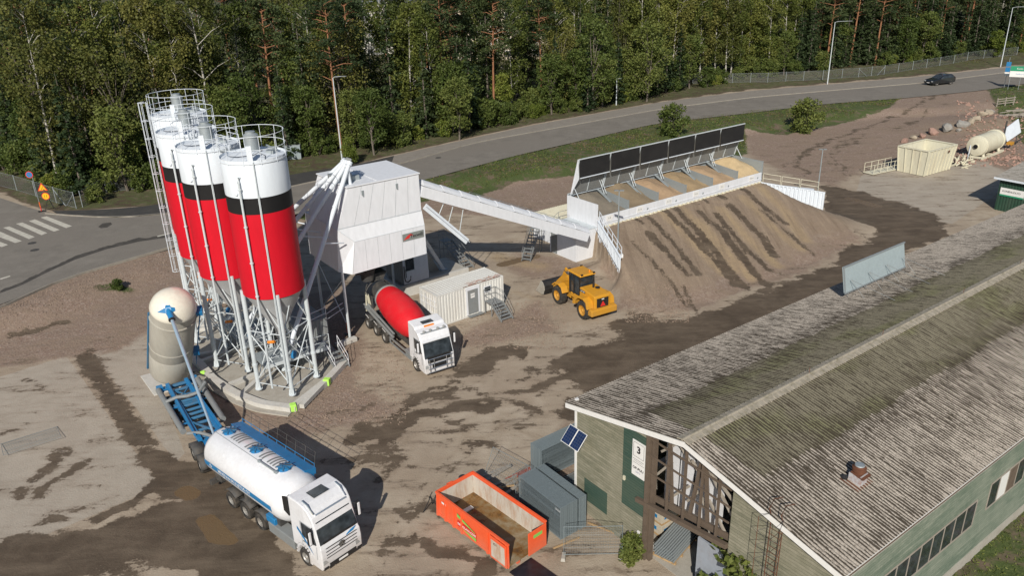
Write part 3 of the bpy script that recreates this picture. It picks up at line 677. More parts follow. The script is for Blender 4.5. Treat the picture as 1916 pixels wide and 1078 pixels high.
def proto(key, kind, seed, h, leaf, name, size_mul=1.0):
    tb, cen, sz, flat, bk = make_tree(kind, seed, h); rg = np.random.default_rng(seed + 99)
    v, f = cards(rg, cen, sz * 1.25 * size_mul, flat); me = np_mesh('crown', v, f); me.materials.append(M[leaf])
    root = thing(name, None, None, (0, 0, -500)); co = bpy.data.objects.new('crown', me); C.objects.link(co); co.parent = root
    tb.build('trunk' if kind != 'bush' else 'stems', M[bk], root, recalc=False)
    root['category'] = 'shrub' if kind == 'bush' else 'tree'; TREES[key] = root
for a in [('birch1', 'birch', 1, 22, 'birch_leaf', 'birch_tree'), ('birch2', 'birch', 2, 20, 'birch_leaf', 'birch_tree'), ('birch3', 'birch', 3, 24, 'brown_leaf', 'birch_tree'),
          ('spruce1', 'spruce', 11, 19, 'spruce_leaf', 'spruce_tree'), ('spruce2', 'spruce', 12, 14, 'spruce_leaf', 'spruce_tree'), ('spruce3', 'spruce', 13, 22, 'pine_leaf', 'spruce_tree'),
          ('pine1', 'pine', 21, 21, 'pine_leaf', 'pine_tree'), ('pine2', 'pine', 22, 23, 'pine_leaf', 'pine_tree'),
          ('broad1', 'broad', 31, 13, 'leaf', 'broadleaf_tree'), ('broad2', 'broad', 32, 10, 'leaf', 'broadleaf_tree'), ('broad3', 'broad', 33, 17, 'brown_leaf', 'broadleaf_tree'), ('lime1', 'broad', 34, 7, 'lime_leaf', 'broadleaf_tree'),
          ('bush1', 'bush', 41, 3.2, 'leaf', 'leafy_bush'), ('bush2', 'bush', 42, 2.4, 'lime_leaf', 'leafy_bush'), ('bush3', 'bush', 43, 4.4, 'leaf', 'leafy_bush'), ('bush4', 'bush', 44, 2.0, 'leaf', 'leafy_bush')]: proto(*a)
used_proto = set()
def plant(key, x, y, s=1.0, label=None, group=None, rot=None, z=None):
    src = TREES[key]; o = src if key not in used_proto else copy_tree(src); used_proto.add(key)
    if z is None: z = float(height(np.array([x]), np.array([y]))[0])
    o.location = (x, y, z - .12); o.rotation_euler = (0, 0, rot if rot is not None else random.uniform(0, 6.28)); o.scale = (s, s, s)
    if label: o['label'] = label
    if group: o['group'] = group
    elif 'group' in o: del o['group']
    return o
random.seed(7)
# single trees that stand out
GB = 'white trunked birches along the forest edge'
for k, (key, px, py, s, lb) in enumerate([
    ('birch3', 112, 352, 1.02, 'big branching birch behind the road work signs at the left corner'),
    ('birch1', 205, 322, 1.0, 'tall slim birch just left of the silo tops, bare white trunk showing'),
    ('birch2', 468, 268, 1.05, 'white birch whose bare trunk stands right above the front silo'),
    ('birch1', 415, 262, 1.0, 'slim birch behind the second silo from the front'),
    ('birch2', 772, 244, 1.0, 'lone white birch rising behind the batching tower, left of the orange pine'),
    ('birch1', 1312, 152, .95, 'white birch inside the fence above the round roadside bush'),
    ('birch2', 1397, 140, 1.0, 'forked pale birch just behind the fence, left of the middle street lamp'),
    ('birch1', 1476, 128, 1.0, 'thin white birch between the forked birch and the middle street lamp'),
    ('pine1', 517, 270, 1.05, 'pine with glowing orange trunk above the front silo'),
    ('pine2', 829, 238, 1.0, 'pine with bare orange trunk behind the batching tower roof'),
    ('pine1', 925, 215, 1.0, 'grey trunked pine in the gap before the pale building'),
    ('pine2', 1014, 200, .95, 'straight brown pine left of the short street lamp'),
    ('pine1', 1531, 122, 1.0, 'orange trunked pine just left of the middle street lamp'),
    ('pine2', 640, 285, .95, 'grey twin limbed pine behind the left street lamp')]):
    x, y = at(px, py, RZ); plant(key, x, y, s, lb, None)
for key, px, py, s, lb in [
    ('lime1', 940, 212, 1.0, 'bright yellow green maple at the roadside below the pine gap'), ('lime1', 1035, 196, .75, 'small lime coloured tree beside the short street lamp'),
    ('broad1', 1110, 205, 1.25, 'wide dark green broadleaf tree behind the short street lamp'), ('broad1', 1210, 190, 1.1, 'dense green tree right above the round roadside bush'),
    ('broad2', 700, 290, .95, 'dense leafy tree at the kerb right of the left street lamp'), ('broad2', 860, 262, .95, 'full green tree at the kerb below the orange trunked pine'),
    ('lime1', 655, 308, .55, 'small yellowish tree at the foot of the left street lamp'), ('lime1', 1860, 108, .9, 'yellow green tree by the far right street lamp'),
    ('spruce2', 185, 345, 1.0, 'young spruce standing at the fence left of the silos'), ('spruce1', 230, 330, .8, 'dark spruce beside the silo caged ladder')]:
    x, y = at(px, py, RZ); plant(key, x, y, s, lb, None)
# the two round bushes on the verge and the plants in the yard
for key, px, py, s, lb in [('bush3', 1258, 256, 1.15, 'round green bush on the verge behind the aggregate bins'), ('bush3', 1507, 238, 1.25, 'loose round bush on the verge, right of the bins'),
    ('bush1', 1398, 1158, 1.35, 'leafy bush against the warehouse gable beside the ladder'), ('bush4', 1182, 1046, .72, 'small green sapling at the foot of the door post'),
    ('bush1', 182, 378, .75, 'low green bush in front of the mesh fence left of the silos'), ('bush4', 222, 548, .55, 'small weed clump on the stony bank left of the silos')]:
    x, y = at(px, py, 0 if py > 400 else (.8 if px > 1000 else RZ)); plant(key, x, y, s, lb, None)
# the wood behind the road
edge_px = [(-500, 270), (-250, 300), (-80, 310), (30, 330), (95, 362), (160, 372), (300, 356), (440, 322), (540, 298), (620, 290), (700, 282), (804, 262), (900, 243), (997, 222), (1100, 208), (1240, 178), (1400, 150), (1558, 133), (1731, 118), (1916, 100), (2150, 60)]
ed = densify(P2(edge_px, RZ), 1.0); dl = np.r_[0, np.cumsum(np.hypot(*np.diff(ed, axis=0).T))]
placed = [tuple(o.location[:2]) for o in C.objects if o.type == 'EMPTY' and o.location.z > -100]
def free(x, y, dmin): return all((x - a) ** 2 + (y - b2) ** 2 > dmin * dmin for a, b2 in placed)
def ok_gap(x, y, h):
    """keep the two clearings through which the pale buildings show"""
    d = y; u = CX + F_PX * (x / (y * math.cos(PITCH) + (CAM_H - 10) * math.sin(PITCH)))
    return not ((700 < u < 728 or 935 < u < 965) and h > 9 and y > 118 and random.random() < .75)
nlab = {'birch': 'leafy birch among the close standing trees of the roadside wood', 'spruce': 'dark green spruce among the close standing trees of the roadside wood', 'pine': 'pine among the close standing trees of the roadside wood', 'broad': 'green broadleaf tree among the close standing trees of the roadside wood', 'lime': 'yellowish tree among the close standing trees of the roadside wood', 'bush': 'undergrowth bush at the front edge of the roadside wood'}
cnt = 0
rows = [(1.2, 2.3, ['bush1', 'bush2', 'bush3', 'broad2', 'bush3', 'spruce2', 'bush1'], 150), (3.2, 2.8, ['bush3', 'bush1', 'broad2', 'spruce2', 'bush3'], 100), (5, 3.3, ['broad2', 'broad1', 'spruce2', 'bush3', 'birch2', 'spruce1', 'broad3'], 120), (9.5, 4.0, ['birch1', 'spruce1', 'birch3', 'pine1', 'broad1', 'spruce3', 'broad3', 'spruce2', 'broad3'], 110),
        (15, 4.6, ['birch1', 'spruce3', 'birch3', 'pine2', 'spruce1', 'pine1', 'birch2'], 100), (22, 5.8, ['birch1', 'spruce3', 'birch3', 'pine2', 'birch2'], 90), (31, 6.5, ['birch1', 'spruce3', 'pine2', 'birch3'], 80), (44, 8, ['birch1', 'spruce3', 'pine1', 'birch3'], 70), (60, 9.5, ['birch3', 'spruce3', 'pine2'], 60), (82, 11, ['birch3', 'spruce3', 'pine2'], 50)]
for off, sp_, kinds, _ in rows:
    s = random.uniform(0, sp_)
    while s < dl[-1]:
        x = np.interp(s, dl, ed[:, 0]); y = np.interp(s, dl, ed[:, 1]); x2 = np.interp(s + 2, dl, ed[:, 0]); y2 = np.interp(s + 2, dl, ed[:, 1])
        nxv = np.array([-(y2 - y), x2 - x]); nxv /= np.linalg.norm(nxv) + 1e-9
        o_ = off + random.uniform(-.3, .3) * sp_; xx = x + nxv[0] * o_ + random.uniform(-1, 1); yy = y + nxv[1] * o_ + random.uniform(-.6, .6)
        key = random.choice(kinds); px_est = CX + F_PX * xx / (yy * math.cos(PITCH) + 15)
        if px_est > 1480 and off > 3: key = random.choice(['spruce1', 'spruce3', 'spruce2', 'pine1', key])
        if px_est > 1300 and off < 3 and random.random() < .3: s += sp_; continue
        if 1180 < px_est < 1480 and off > 3: key = random.choice(['birch1', 'birch2', 'birch3', key])
        hh = {'birch1': 22, 'birch2': 20, 'birch3': 24, 'spruce1': 19, 'spruce2': 14, 'spruce3': 22, 'pine1': 21, 'pine2': 23, 'broad1': 13, 'broad2': 10, 'broad3': 17}.get(key, 3)
        if -120 < px_est < 2040 and free(xx, yy, sp_ * .55) and ok_gap(xx, yy, hh):
            base = ''.join(ch for ch in key if not ch.isdigit())
            plant(key, xx, yy, random.uniform(.85, 1.12), nlab[base], {'bush': 'undergrowth bushes of the roadside wood'}.get(base, base.replace('lime', 'yellowish').replace('broad', 'broadleaf') + ' trees of the roadside wood')); placed.append((xx, yy)); cnt += 1
        s += sp_ * random.uniform(.8, 1.25)
print('trees', cnt)
for k in list(TREES):
    if k not in used_proto:
        for ch in list(TREES[k].children): bpy.data.objects.remove(ch)
        bpy.data.objects.remove(TREES[k])

# grass: tufts on the verges as one uncountable mass
def scatter_poly(rg, px, z, k):
    p = P2(px, z); lo, hi = p.min(0), p.max(0); q = rg.uniform(lo, hi, (k * 3, 2)); return q[inside(q[:, 0], q[:, 1], p)][:k]
rg = np.random.default_rng(8)
def grass_patch(name, pts, size, leaf):
    x, y = pts[:, 0], pts[:, 1]; z = height(x, y); m_ = sdf(x, y, raised) if False else None
    cen = np.stack([x, y, z + size * .25], -1); v, f = cards(rg, cen, size, 0.0, .35); me = np_mesh(name, v, f); me.materials.append(M[leaf])
    o = bpy.data.objects.new(name, me); C.objects.link(o); tag(o, kind='stuff'); return o
verge = [(540, 392), (640, 362), (800, 340), (960, 297), (1100, 265), (1225, 236), (1400, 212), (1690, 186), (1665, 200), (1560, 222), (1470, 240), (1395, 236), (1400, 275), (1240, 312), (1110, 310), (960, 330), (880, 355), (820, 352), (640, 412)]
gp = scatter_poly(rg, verge, .6, 26000)
nn = np.sin(gp[:, 0] * .35 + 1) + np.sin(gp[:, 1] * .3 + gp[:, 0] * .21) + rg.normal(0, .6, len(gp)); gp = gp[nn > -.6]
tag(grass_patch('verge_grass', gp, .30, 'leaf'), 'rough green grass on the verge between road and yard', 'grass')
gp = scatter_poly(rg, verge, .6, 22000); nn = np.sin(gp[:, 0] * .45 + 2) * np.sin(gp[:, 1] * .5) + rg.normal(0, .5, len(gp)); gp = gp[nn > .2]
tag(grass_patch('dry_grass', gp, .30, 'dry_leaf'), 'dry brown tufts among the green verge grass', 'grass')
gp = scatter_poly(rg, [(1580, 1078), (1700, 1000), (1916, 890), (2200, 800), (2300, 1300), (1500, 1300)], 0, 9000)
tag(grass_patch('wild_grass', gp, .16, 'leaf'), 'long green grass beside the warehouse side wall', 'grass')
gp = scatter_poly(rg, [(1848, 170), (2000, 150), (2000, 260), (1916, 262), (1885, 225)], .8, 3000)
tag(grass_patch('bank_grass', gp, .35, 'leaf'), 'green grass below the direction sign', 'grass')
gp = scatter_poly(rg, [(110, 385), (300, 372), (560, 312), (667, 296), (804, 268), (997, 228), (1240, 182), (1400, 160), (1558, 147), (1731, 131), (1916, 112), (1916, 100), (1558, 135), (1400, 150), (1240, 172), (997, 218), (804, 255), (667, 280), (540, 296), (300, 350), (110, 372)], RZ, 16000)
nn = np.sin(gp[:, 0] * .3) + np.sin(gp[:, 1] * .5 + gp[:, 0] * .11) + rg.normal(0, .7, len(gp)); gp = gp[nn > .3]
tag(grass_patch('roadside_grass', gp, .34, 'brown_leaf'), 'dry olive grass between pavement and wood', 'grass')
# ---------------------------------------------------------------- silos
def rail_ring(mb, c, r, z0, h=1.05, n=14, a0=0.0, a1=2*math.pi, rr=.022, mids=1):
    full = abs(a1 - a0 - 2*math.pi) < 1e-6
    k = 28
    for lvl in [h] + [h * (i + 1) / (mids + 1) for i in range(mids)]:
        pts = [(c[0] + r*math.cos(a0+(a1-a0)*i/k), c[1] + r*math.sin(a0+(a1-a0)*i/k), z0 + lvl) for i in range(k+1)]
        mb.path(pts, rr, 5)
    for i in range(n + (0 if full else 1)):
        a = a0 + (a1-a0)*i/n; mb.tube((c[0]+r*math.cos(a), c[1]+r*math.sin(a), z0-.1), (c[0]+r*math.cos(a), c[1]+r*math.sin(a), z0+h), rr, 5)
SILOS = [((-16.0, 49.3), 'front silo with red, black and white bands, nearest the viewer at the rounded plinth'),
         ((-20.1, 52.9), 'second silo from the front, red, black and white'),
         ((-23.0, 57.0), 'third silo from the front, half hidden, red, black and white'),
         ((-25.3, 61.9), 'rearmost silo with the caged ladder running up its left side')]
SR, SZ0, SZ1 = 2.03, 7.65, 16.6
M['cone_grey'] = paint('grey_cone_paint', (.36, .37, .38), .5, dirt=.25, dirt_col=(.25, .24, .22), scale=1)
def make_silo(c, label, k):
    t = thing('cement_silo', label, 'silo', (c[0], c[1], 0), 0, 'row of four cement silos')
    ang = math.atan2(49.13 - 47.5, -15.96 + 15.0)
    mb = MB(); mb.lathe([(SR, 14.45), (SR, 16.45), (SR - .05, 16.55), (SR + .03, 16.56), (SR + .03, 16.64), (SR - .06, 16.66), (.5, 16.95), (0, 16.98)], 56)
    sh = mb.build('silo_top', M['silo_white'], t)
    MB().lathe([(SR + .002, 13.4), (SR + .002, 14.45)], 56).build('black_band', M['silo_black'], t)
    MB().lathe([(SR - .02, SZ0 - .02), (SR, SZ0), (SR, 13.4)], 56).build('red_shell', M['silo_red'], t)
    MB().lathe([(.28, 4.2), (.30, 4.6), (SR - .06, SZ0)], 40).build('hopper_cone', M['cone_grey'], t)
    mb = MB()
    for z in (9.05, 10.5, 11.95, 15.45): mb.lathe([(SR, z-.012), (SR+.007, z), (SR, z+.012)], 56, caps=False)
    mb.build('weld_seam', M['silo_red'], t) if False else None
    # roof gear
    MB().lathe([(.42, 0), (.42, .95), (.46, .96), (.46, 1.08), (.30, 1.2), (.30, 1.3), (0, 1.33)], 24, (-.05, .25, 16.85)).build('filter_unit', M['steel'], t)
    mb = MB(); mb.lathe([(.28, 0), (.28, .22), (.05, .27), (0, .27)], 16, (1.05, .75, 16.8)); mb.box(.9, 1.35, -.25, .15, 16.8, 17.0); mb.tube((1.5, .4, 16.9), (.5, 1.3, 17.05), .05, 6); mb.build('roof_hatch', M['steel'], t)
    mb = MB(); mb.path([(-1.2, -.9, 16.86), (-.6, -1.2, 16.88), (.3, -.9, 16.9), (.6, .1, 16.95), (.2, .6, 17)], .02, 4); mb.path([(.3, -.2, 16.95), (1.0, -.8, 16.85), (1.2, -1.6, 16.7)], .02, 4); mb.build('cable', M['ink'], t)
    mb = MB(); rail_ring(mb, (0, 0), SR + .02, 16.6, 1.62, 12, rr=.019); mb.build('guard_rail', M['silo_white'], t)
    mb = MB()
    for i in range(28):
        a = 2*math.pi*i/28; b2 = 2*math.pi*(i+1)/28
        mb.bar((SR*math.cos(a), SR*math.sin(a), 16.72), (SR*math.cos(b2), SR*math.sin(b2), 16.72), .02, .14)
    mb.build('toe_board', M['silo_white'], t)
    # fill pipe and vent pipe on the front
    f1 = math.radians(-102); x, y = (SR + .16)*math.cos(f1), (SR + .16)*math.sin(f1)
    mb = MB(); mb.path([((SR-.1)*math.cos(f1+.05), (SR-.1)*math.sin(f1+.05), 15.75), (x*.96, y*.98, 15.8), (x, y, 15.5), (x, y, 12), (x, y, 6), (x, y, 1.15)], .075, 8)
    for z in (15.0, 12.6, 10.2, 7.9, 5.2, 3.0): mb.lathe([(.075, 0), (.12, .01), (.12, .09), (.075, .1)], 10, (x, y, z)); mb.bar((x, y, z+.05), (x*.9, y*.9, z+.05), .04, .05)
    mb.build('fill_pipe', M['steel_light'], t)
    f2 = math.radians(-74); x, y = (SR + .07)*math.cos(f2), (SR + .07)*math.sin(f2)
    mb = MB(); mb.tube((x, y, 16.7), (x, y, 1.4), .04, 6); mb.tube((x+.06, y, 14.6), (x+.06, y, 1.6), .02, 5); mb.build('vent_pipe', M['steel_light'], t)
    f3 = math.radians(-112)
    MB().lathe([(.12, -.05), (.12, .08), (.09, .1), (0, .1)], 14, (SR*math.cos(f3), SR*math.sin(f3), 14.75), (math.cos(f3), math.sin(f3), 0)).build('inspection_port', M['silo_white'], t)
    MB().box(-.16, .16, -SR - .02, -SR + .1, 16.55, 17.7).build('access_gate', M['silo_white'], t).rotation_euler = (0, 0, math.radians(12))
    # legs and bracing
    legs = [(-1.84, -.85), (.72, -1.78), (1.84, .7), (-.7, 1.8)]
    for i, (lx, ly) in enumerate(legs):
        mb = MB(); mb.tube((lx, ly, .42), (lx, ly, SZ0 + .25), .155, 12); mb.lathe([(.26, .40), (.26, .46), (.16, .5)], 12, (lx, ly, 0)); mb.lathe([(.2, 0), (.2, .14)], 12, (lx, ly, 2.25))
        for q in range(4): mb.bar((lx + .2*math.cos(q*1.57+.7), ly + .2*math.sin(q*1.57+.7), .46), (lx + .14*math.cos(q*1.57+.7), ly + .14*math.sin(q*1.57+.7), .85), .015, .1)
        mb.build('leg', M['steel_light'], t)
    mb = MB()
    for i in range(4):
        a = Vector((*legs[i], 0)); b2 = Vector((*legs[(i+1) % 4], 0)); z = lambda v, h: (v.x, v.y, h)
        mid = (a + b2) / 2
        mb.tube(z(a, .9), z(b2, .9), .035, 6); mb.tube(z(a, 4.9), z(b2, 4.9), .035, 6)
        mb.tube(z(a, 4.75), z(b2, 1.1), .04, 6); mb.tube(z(a, 1.1), z(b2, 4.75), .04, 6); mb.tube(z(a, 4.95), z(mid, 7.4), .035, 6); mb.tube(z(b2, 4.95), z(mid, 7.4), .035, 6)
    mb.build('bracing', M['steel_light'], t)
    # discharge gear below the cone
    mb = MB(); mb.lathe([(.28, 3.6), (.28, 4.2)], 14); mb.box(-.35, .35, -.25, .25, 3.3, 3.62); mb.tube((0, 0, 3.3), (.1, .1, 2.6), .16, 10); mb.build('discharge_valve', M['steel'], t)
    MB().lathe([(0, -.28), (.16, -.22), (.2, 0), (.16, .25), (.06, .3)], 12, (.75, -.3, 2.7), (.3, .2, 1)).build('aeration_vessel', M['blue'], t)
    MB().tube((-.6, .2, 3.5), (-1.1, .35, 3.4), .11, 8).build('gear_motor', M['amber'], t)
    if k == 3:
        mb = MB(); ca = math.radians(212); R = SR + .12; px, py = R*math.cos(ca), R*math.sin(ca)
        ux, uy = -math.sin(ca)*.25, math.cos(ca)*.25
        mb.tube((px+ux, py+uy, 2.4), (px+ux, py+uy, 17.8), .025, 5); mb.tube((px-ux, py-uy, 2.4), (px-ux, py-uy, 17.8), .025, 5)
        for i in range(48): mb.tube((px+ux, py+uy, 2.6+i*.315), (px-ux, py-uy, 2.6+i*.315), .014, 4)
        for i in range(11):
            z = 4.6 + i*1.32; mb.path([(px + .30*math.cos(a) + .3*math.cos(ca), py + .30*math.sin(a) + .3*math.sin(ca), z) for a in [ca - 2.2 + 4.4*j/9 for j in range(10)]], .02, 4)
        for da in (-1.4, -.5, .5, 1.4): mb.tube((px + .30*math.cos(ca+da) + .3*math.cos(ca), py + .30*math.sin(ca+da) + .3*math.sin(ca), 4.6), (px + .30*math.cos(ca+da) + .3*math.cos(ca), py + .30*math.sin(ca+da) + .3*math.sin(ca), 17.8), .018, 4)
        mb.build('caged_ladder', M['silo_white'], t)
        mb = MB(); mb.box(px-.5, px+.5, py-.5, py+.4, 2.3, 2.36); mb.build('ladder_landing', M['steel_light'], t)
    return t
for k, (c, lb) in enumerate(SILOS): make_silo(c, lb, k).scale = (1, 1, (1.0, 1.0, 1.01, 1.03)[k])
# walkways joining the silo tops
for k in range(3):
    a = Vector((*SILOS[k][0], 16.62)); b2 = Vector((*SILOS[k+1][0], 16.62)); d = (b2 - a).normalized(); n_ = Vector((-d.y, d.x, 0))
    t = thing('roof_walkway', ['short grated walkway between the front and second silo tops', 'short grated walkway between the second and third silo tops', 'short grated walkway between the third and rearmost silo tops'][k], 'walkway', (0, 0, 0))
    p, q = a + d * (SR + .06), b2 - d * (SR + .06)
    MB().bar(p, q, .8, .05).build('deck', M['steel'], t)
    mb = MB()
    for s in (-.42, .42):
        o_ = n_ * s
        for h in (.55, 1.08): mb.tube(p + o_ + UP*h, q + o_ + UP*h, .02, 5)
        for w_ in (p, q): mb.tube(w_ + o_, w_ + o_ + UP*1.08, .02, 5)
    mb.build('hand_rail', M['silo_white'], t)
# flood lamp fixed beside the third silo
# screw conveyors rising to the batching tower
TOPS = [(-11.75, 57.9, 14.0), (-11.95, 58.35, 13.95), (-12.15, 58.75, 13.9), (-12.3, 59.15, 13.85)]
for k, (c, _) in enumerate(SILOS):
    p = Vector((c[0] + .35, c[1] + .6, 3.1)); q = Vector(TOPS[k])
    d = (q - p).normalized(); L_ = (q - p).length
    t = thing('screw_conveyor', 'white inclined screw conveyor tube from the %s silo up to the tower' % ['front', 'second', 'third', 'rearmost'][k], 'conveyor', tuple(p), 0, 'screw conveyors')
    mb = MB(); mb.tube((0, 0, 0), d * L_, .17, 14)
    for s in (2.6, 5.2, 7.8, 10.4):
        if s < L_ - 1: mb.lathe([(.17, 0), (.215, .005), (.215, .07), (.17, .075)], 14, d * s, d)
    mb.build('screw_tube', M['silo_white'], t)
    mb = MB(); mb.lathe([(.17, 0), (.24, .01), (.24, .3), (.17, .32)], 14, d * (L_ - .3), d); mb.tube(d * (L_ - .55), d * (L_ - .55) + Vector((.1, .1, -1.5)), .13, 10); mb.build('drive_head', M['silo_white'], t)
    mb = MB(); mb.tube(d * (L_ - .1), d * (L_ + .25), .11, 10); mb.build('motor', M['grey'], t)
    mb = MB(); mb.tube(d * (L_ * .55) + Vector((0, 0, -.17)), d * (L_ * .72) + Vector((.4, .3, -2.6)), .05, 6); mb.build('stay', M['silo_white'], t)

# ---------------------------------------------------------------- plinth under the silos
pl = thing('silo_plinth', 'low white rounded concrete plinth carrying the four silos', 'plinth', (0, 0, 0))
arc = resample(np.array([(-28.6, 62.5), (-27.6, 59.5), (-26.2, 56.6), (-24.9, 54.4), (-23.1, 52.2), (-21.75, 50.3), (-19.5, 48.15), (-17.2, 46.6), (-14.95, 45.95)]), 60)
for _ in range(3): arc[1:-1] = (arc[:-2] + 2*arc[1:-1] + arc[2:]) / 4
cen = np.array((-13.0, 60.0))
def wall_line(line, wd, z0, z1):
    mb = MB(); d = np.gradient(line, axis=0); nr = np.stack([-d[:, 1], d[:, 0]], -1); nr /= np.linalg.norm(nr, axis=1)[:, None] + 1e-9
    a, b2 = line - nr*wd/2, line + nr*wd/2; k = len(line); vs = []
    for i in range(k): vs += [(*a[i], z0), (*a[i], z1), (*b2[i], z1), (*b2[i], z0)]
    fs = [(i*4+j, i*4+(j+1) % 4, i*4+4+(j+1) % 4, i*4+4+j) for i in range(k-1) for j in range(4)] + [(0, 1, 2, 3), (k*4-1, k*4-2, k*4-3, k*4-4)]
    mb.add(vs, fs); return mb
wall_line(arc, .55, 0, .42).build('outer_kerb', M['concrete_light'], pl)
inner = np.array([(-12.9, 49.8), (-13.6, 51.4)])
right_edge = np.array([(-14.95, 45.95), (-13.35, 49.6), (-12.6, 52.5)])
wall_line(resample(right_edge, 12), .5, 0, .40).build('end_kerb', M['concrete_light'], pl)
foot = [tuple(p) for p in arc] + [(-13.35, 49.6), (-12.6, 52.5), (-14.5, 56), (-20.5, 64.5)]
MB().add([(x, y, .12) for x, y in foot], [tuple(range(len(foot)))]).build('floor_slab', M['concrete'], pl, recalc=False)
fo = arc - (cen - arc) / np.linalg.norm(cen - arc, axis=1)[:, None] * .45
wall_line(fo[22:], .5, 0, .10).build('footing', M['concrete'], pl)
for k in range(4):
    c = Vector((*SILOS[k][0], 0)); d = (Vector((-13.0, 60.0, 0)) - c).normalized()
    for s in (-1, 1):
        n_ = Vector((-d.y, d.x, 0)) * 2.45 * s
        MB().bar(c - d*2.6 + n_ + UP*.26, c + d*3.2 + n_ + UP*.26, .35, .3).build('cross_kerb', M['concrete_light'], pl)
for k, (px, py) in enumerate([(549, 764), (612, 716)]):
    x, y = at(px, py, .2); o = MB().box(-.2, .2, -.22, .22, 0, .5).build('corner_pad', M['lime'], None, .03); o.location = (x, y, .02); o.rotation_euler = (0, 0, .4 + k)
    tag(o, ['lime green pad on the front corner of the silo plinth', 'lime green pad on the right corner of the silo plinth'][k], 'corner pad', 'lime pads')
x, y = at(381, 699, .3); mb = MB(); mb.lathe([(0, -.16), (.2, -.1), (.26, 0), (.12, .14), (0, .18)], 7, (0, 0, .3), (.5, .2, 1)); mb.tube((-.1, 0, .25), (.25, .1, .1), .07, 5)
o = mb.build('hose_cover', M['lime'], None); o.location = (x, y, .05); tag(o, 'crumpled lime green cover in the shade between trailer and plinth', 'cover')
# platforms and bracing between the silos
pf_ = thing('service_platform', 'grated service platform with thin rails under the front silo', 'platform', (-16.2, 51.6, 0), ROT54)
MB().box(-2.4, 2.6, -.9, 1.6, 1.5, 1.56).build('grating', M['steel'], pf_)
mb = MB()
for x0 in (-2.4, -.8, .9, 2.6):
    for y0 in (-.9, 1.6): mb.tube((x0, y0, .12), (x0, y0, 2.6), .03, 5)
for y0 in (-.9, 1.6):
    for z0 in (2.05, 2.6): mb.tube((-2.4, y0, z0), (2.6, y0, z0), .022, 5)
mb.build('rails', M['steel_light'], pf_)
MB().box(-2.4, 2.6, -.96, -.9, 1.36, 1.6).build('edge_beam', M['steel_light'], pf_)
pf2 = thing('service_platform', 'shaded grated platform under the second and third silos', 'platform', (-20.8, 55.8, 0), math.radians(125))
MB().box(-3.2, 3.2, -1.1, 1.2, 1.5, 1.56).build('grating', M['steel'], pf2)
mb = MB()
for x0 in (-3.2, -1.6, 0, 1.6, 3.2):
    for y0 in (-1.1, 1.2): mb.tube((x0, y0, .12), (x0, y0, 2.6), .03, 5)
for y0 in (-1.1, 1.2):
    for z0 in (2.05, 2.6): mb.tube((-3.2, y0, z0), (3.2, y0, z0), .022, 5)
mb.build('rails', M['steel_light'], pf2)
# stairs
def stairs(name, label, loc, rz, width, run, rise, steps, mat, rail_mat, platform=0.0, post=True, rails=(1, 1)):
    """descends along local +x from z=rise to the ground"""
    t = thing(name, label, 'stairs', loc, rz)
    mb = MB()
    for i in range(steps):
        x = run * (i + .5) / steps; z = rise * (1 - (i + 1) / (steps + 1)); mb.box(x - .13, x + .15, -width/2, width/2, z - .03, z)
    mb.build('treads', mat, t)
    mb = MB()
    for s in (-1, 1): mb.bar((0, s*width/2, rise - .05), (run + .1, s*width/2, .05), .04, .2)
    mb.build('stringers', mat, t)
    if platform:
        MB().box(-platform, 0, -width/2, width/2, rise - .05, rise).build('landing', mat, t)
        mb = MB()
        for x in (-platform + .05, -.1):
            for s in (-1, 1): mb.bar((x, s*width/2*.94, 0), (x, s*width/2*.94, rise - .05), .06, .06)
        mb.build('posts', mat, t)
    mb = MB()
    for s, on in zip((-1, 1), rails):
        if not on: continue
        y = s*width/2
        for h in (.5, 1.0): mb.tube((0, y, rise + h), (run, y, h), .02, 5)
        mb.tube((run, y, 0), (run, y, 1.0), .02, 5); mb.tube((0, y, rise - .1), (0, y, rise + 1.0), .02, 5)
        if platform:
            for h in (.5, 1.0): mb.tube((0, y, rise + h), (-platform, y, rise + h), .02, 5)
            mb.tube((-platform, y, rise), (-platform, y, rise + 1), .02, 5)
    if platform:
        for h in (.5, 1.0): mb.tube((-platform, -width/2, rise + h), (-platform, width/2, rise + h), .02, 5)
    mb.build('hand_rail', rail_mat, t)
    return t
stairs('steel_stairs', 'grey steel steps with white handrails at the foot of the front silo', (-13.55, 52.75, 0), math.radians(-50), 1.1, 1.4, 1.1, 4, M['grey'], M['white'])
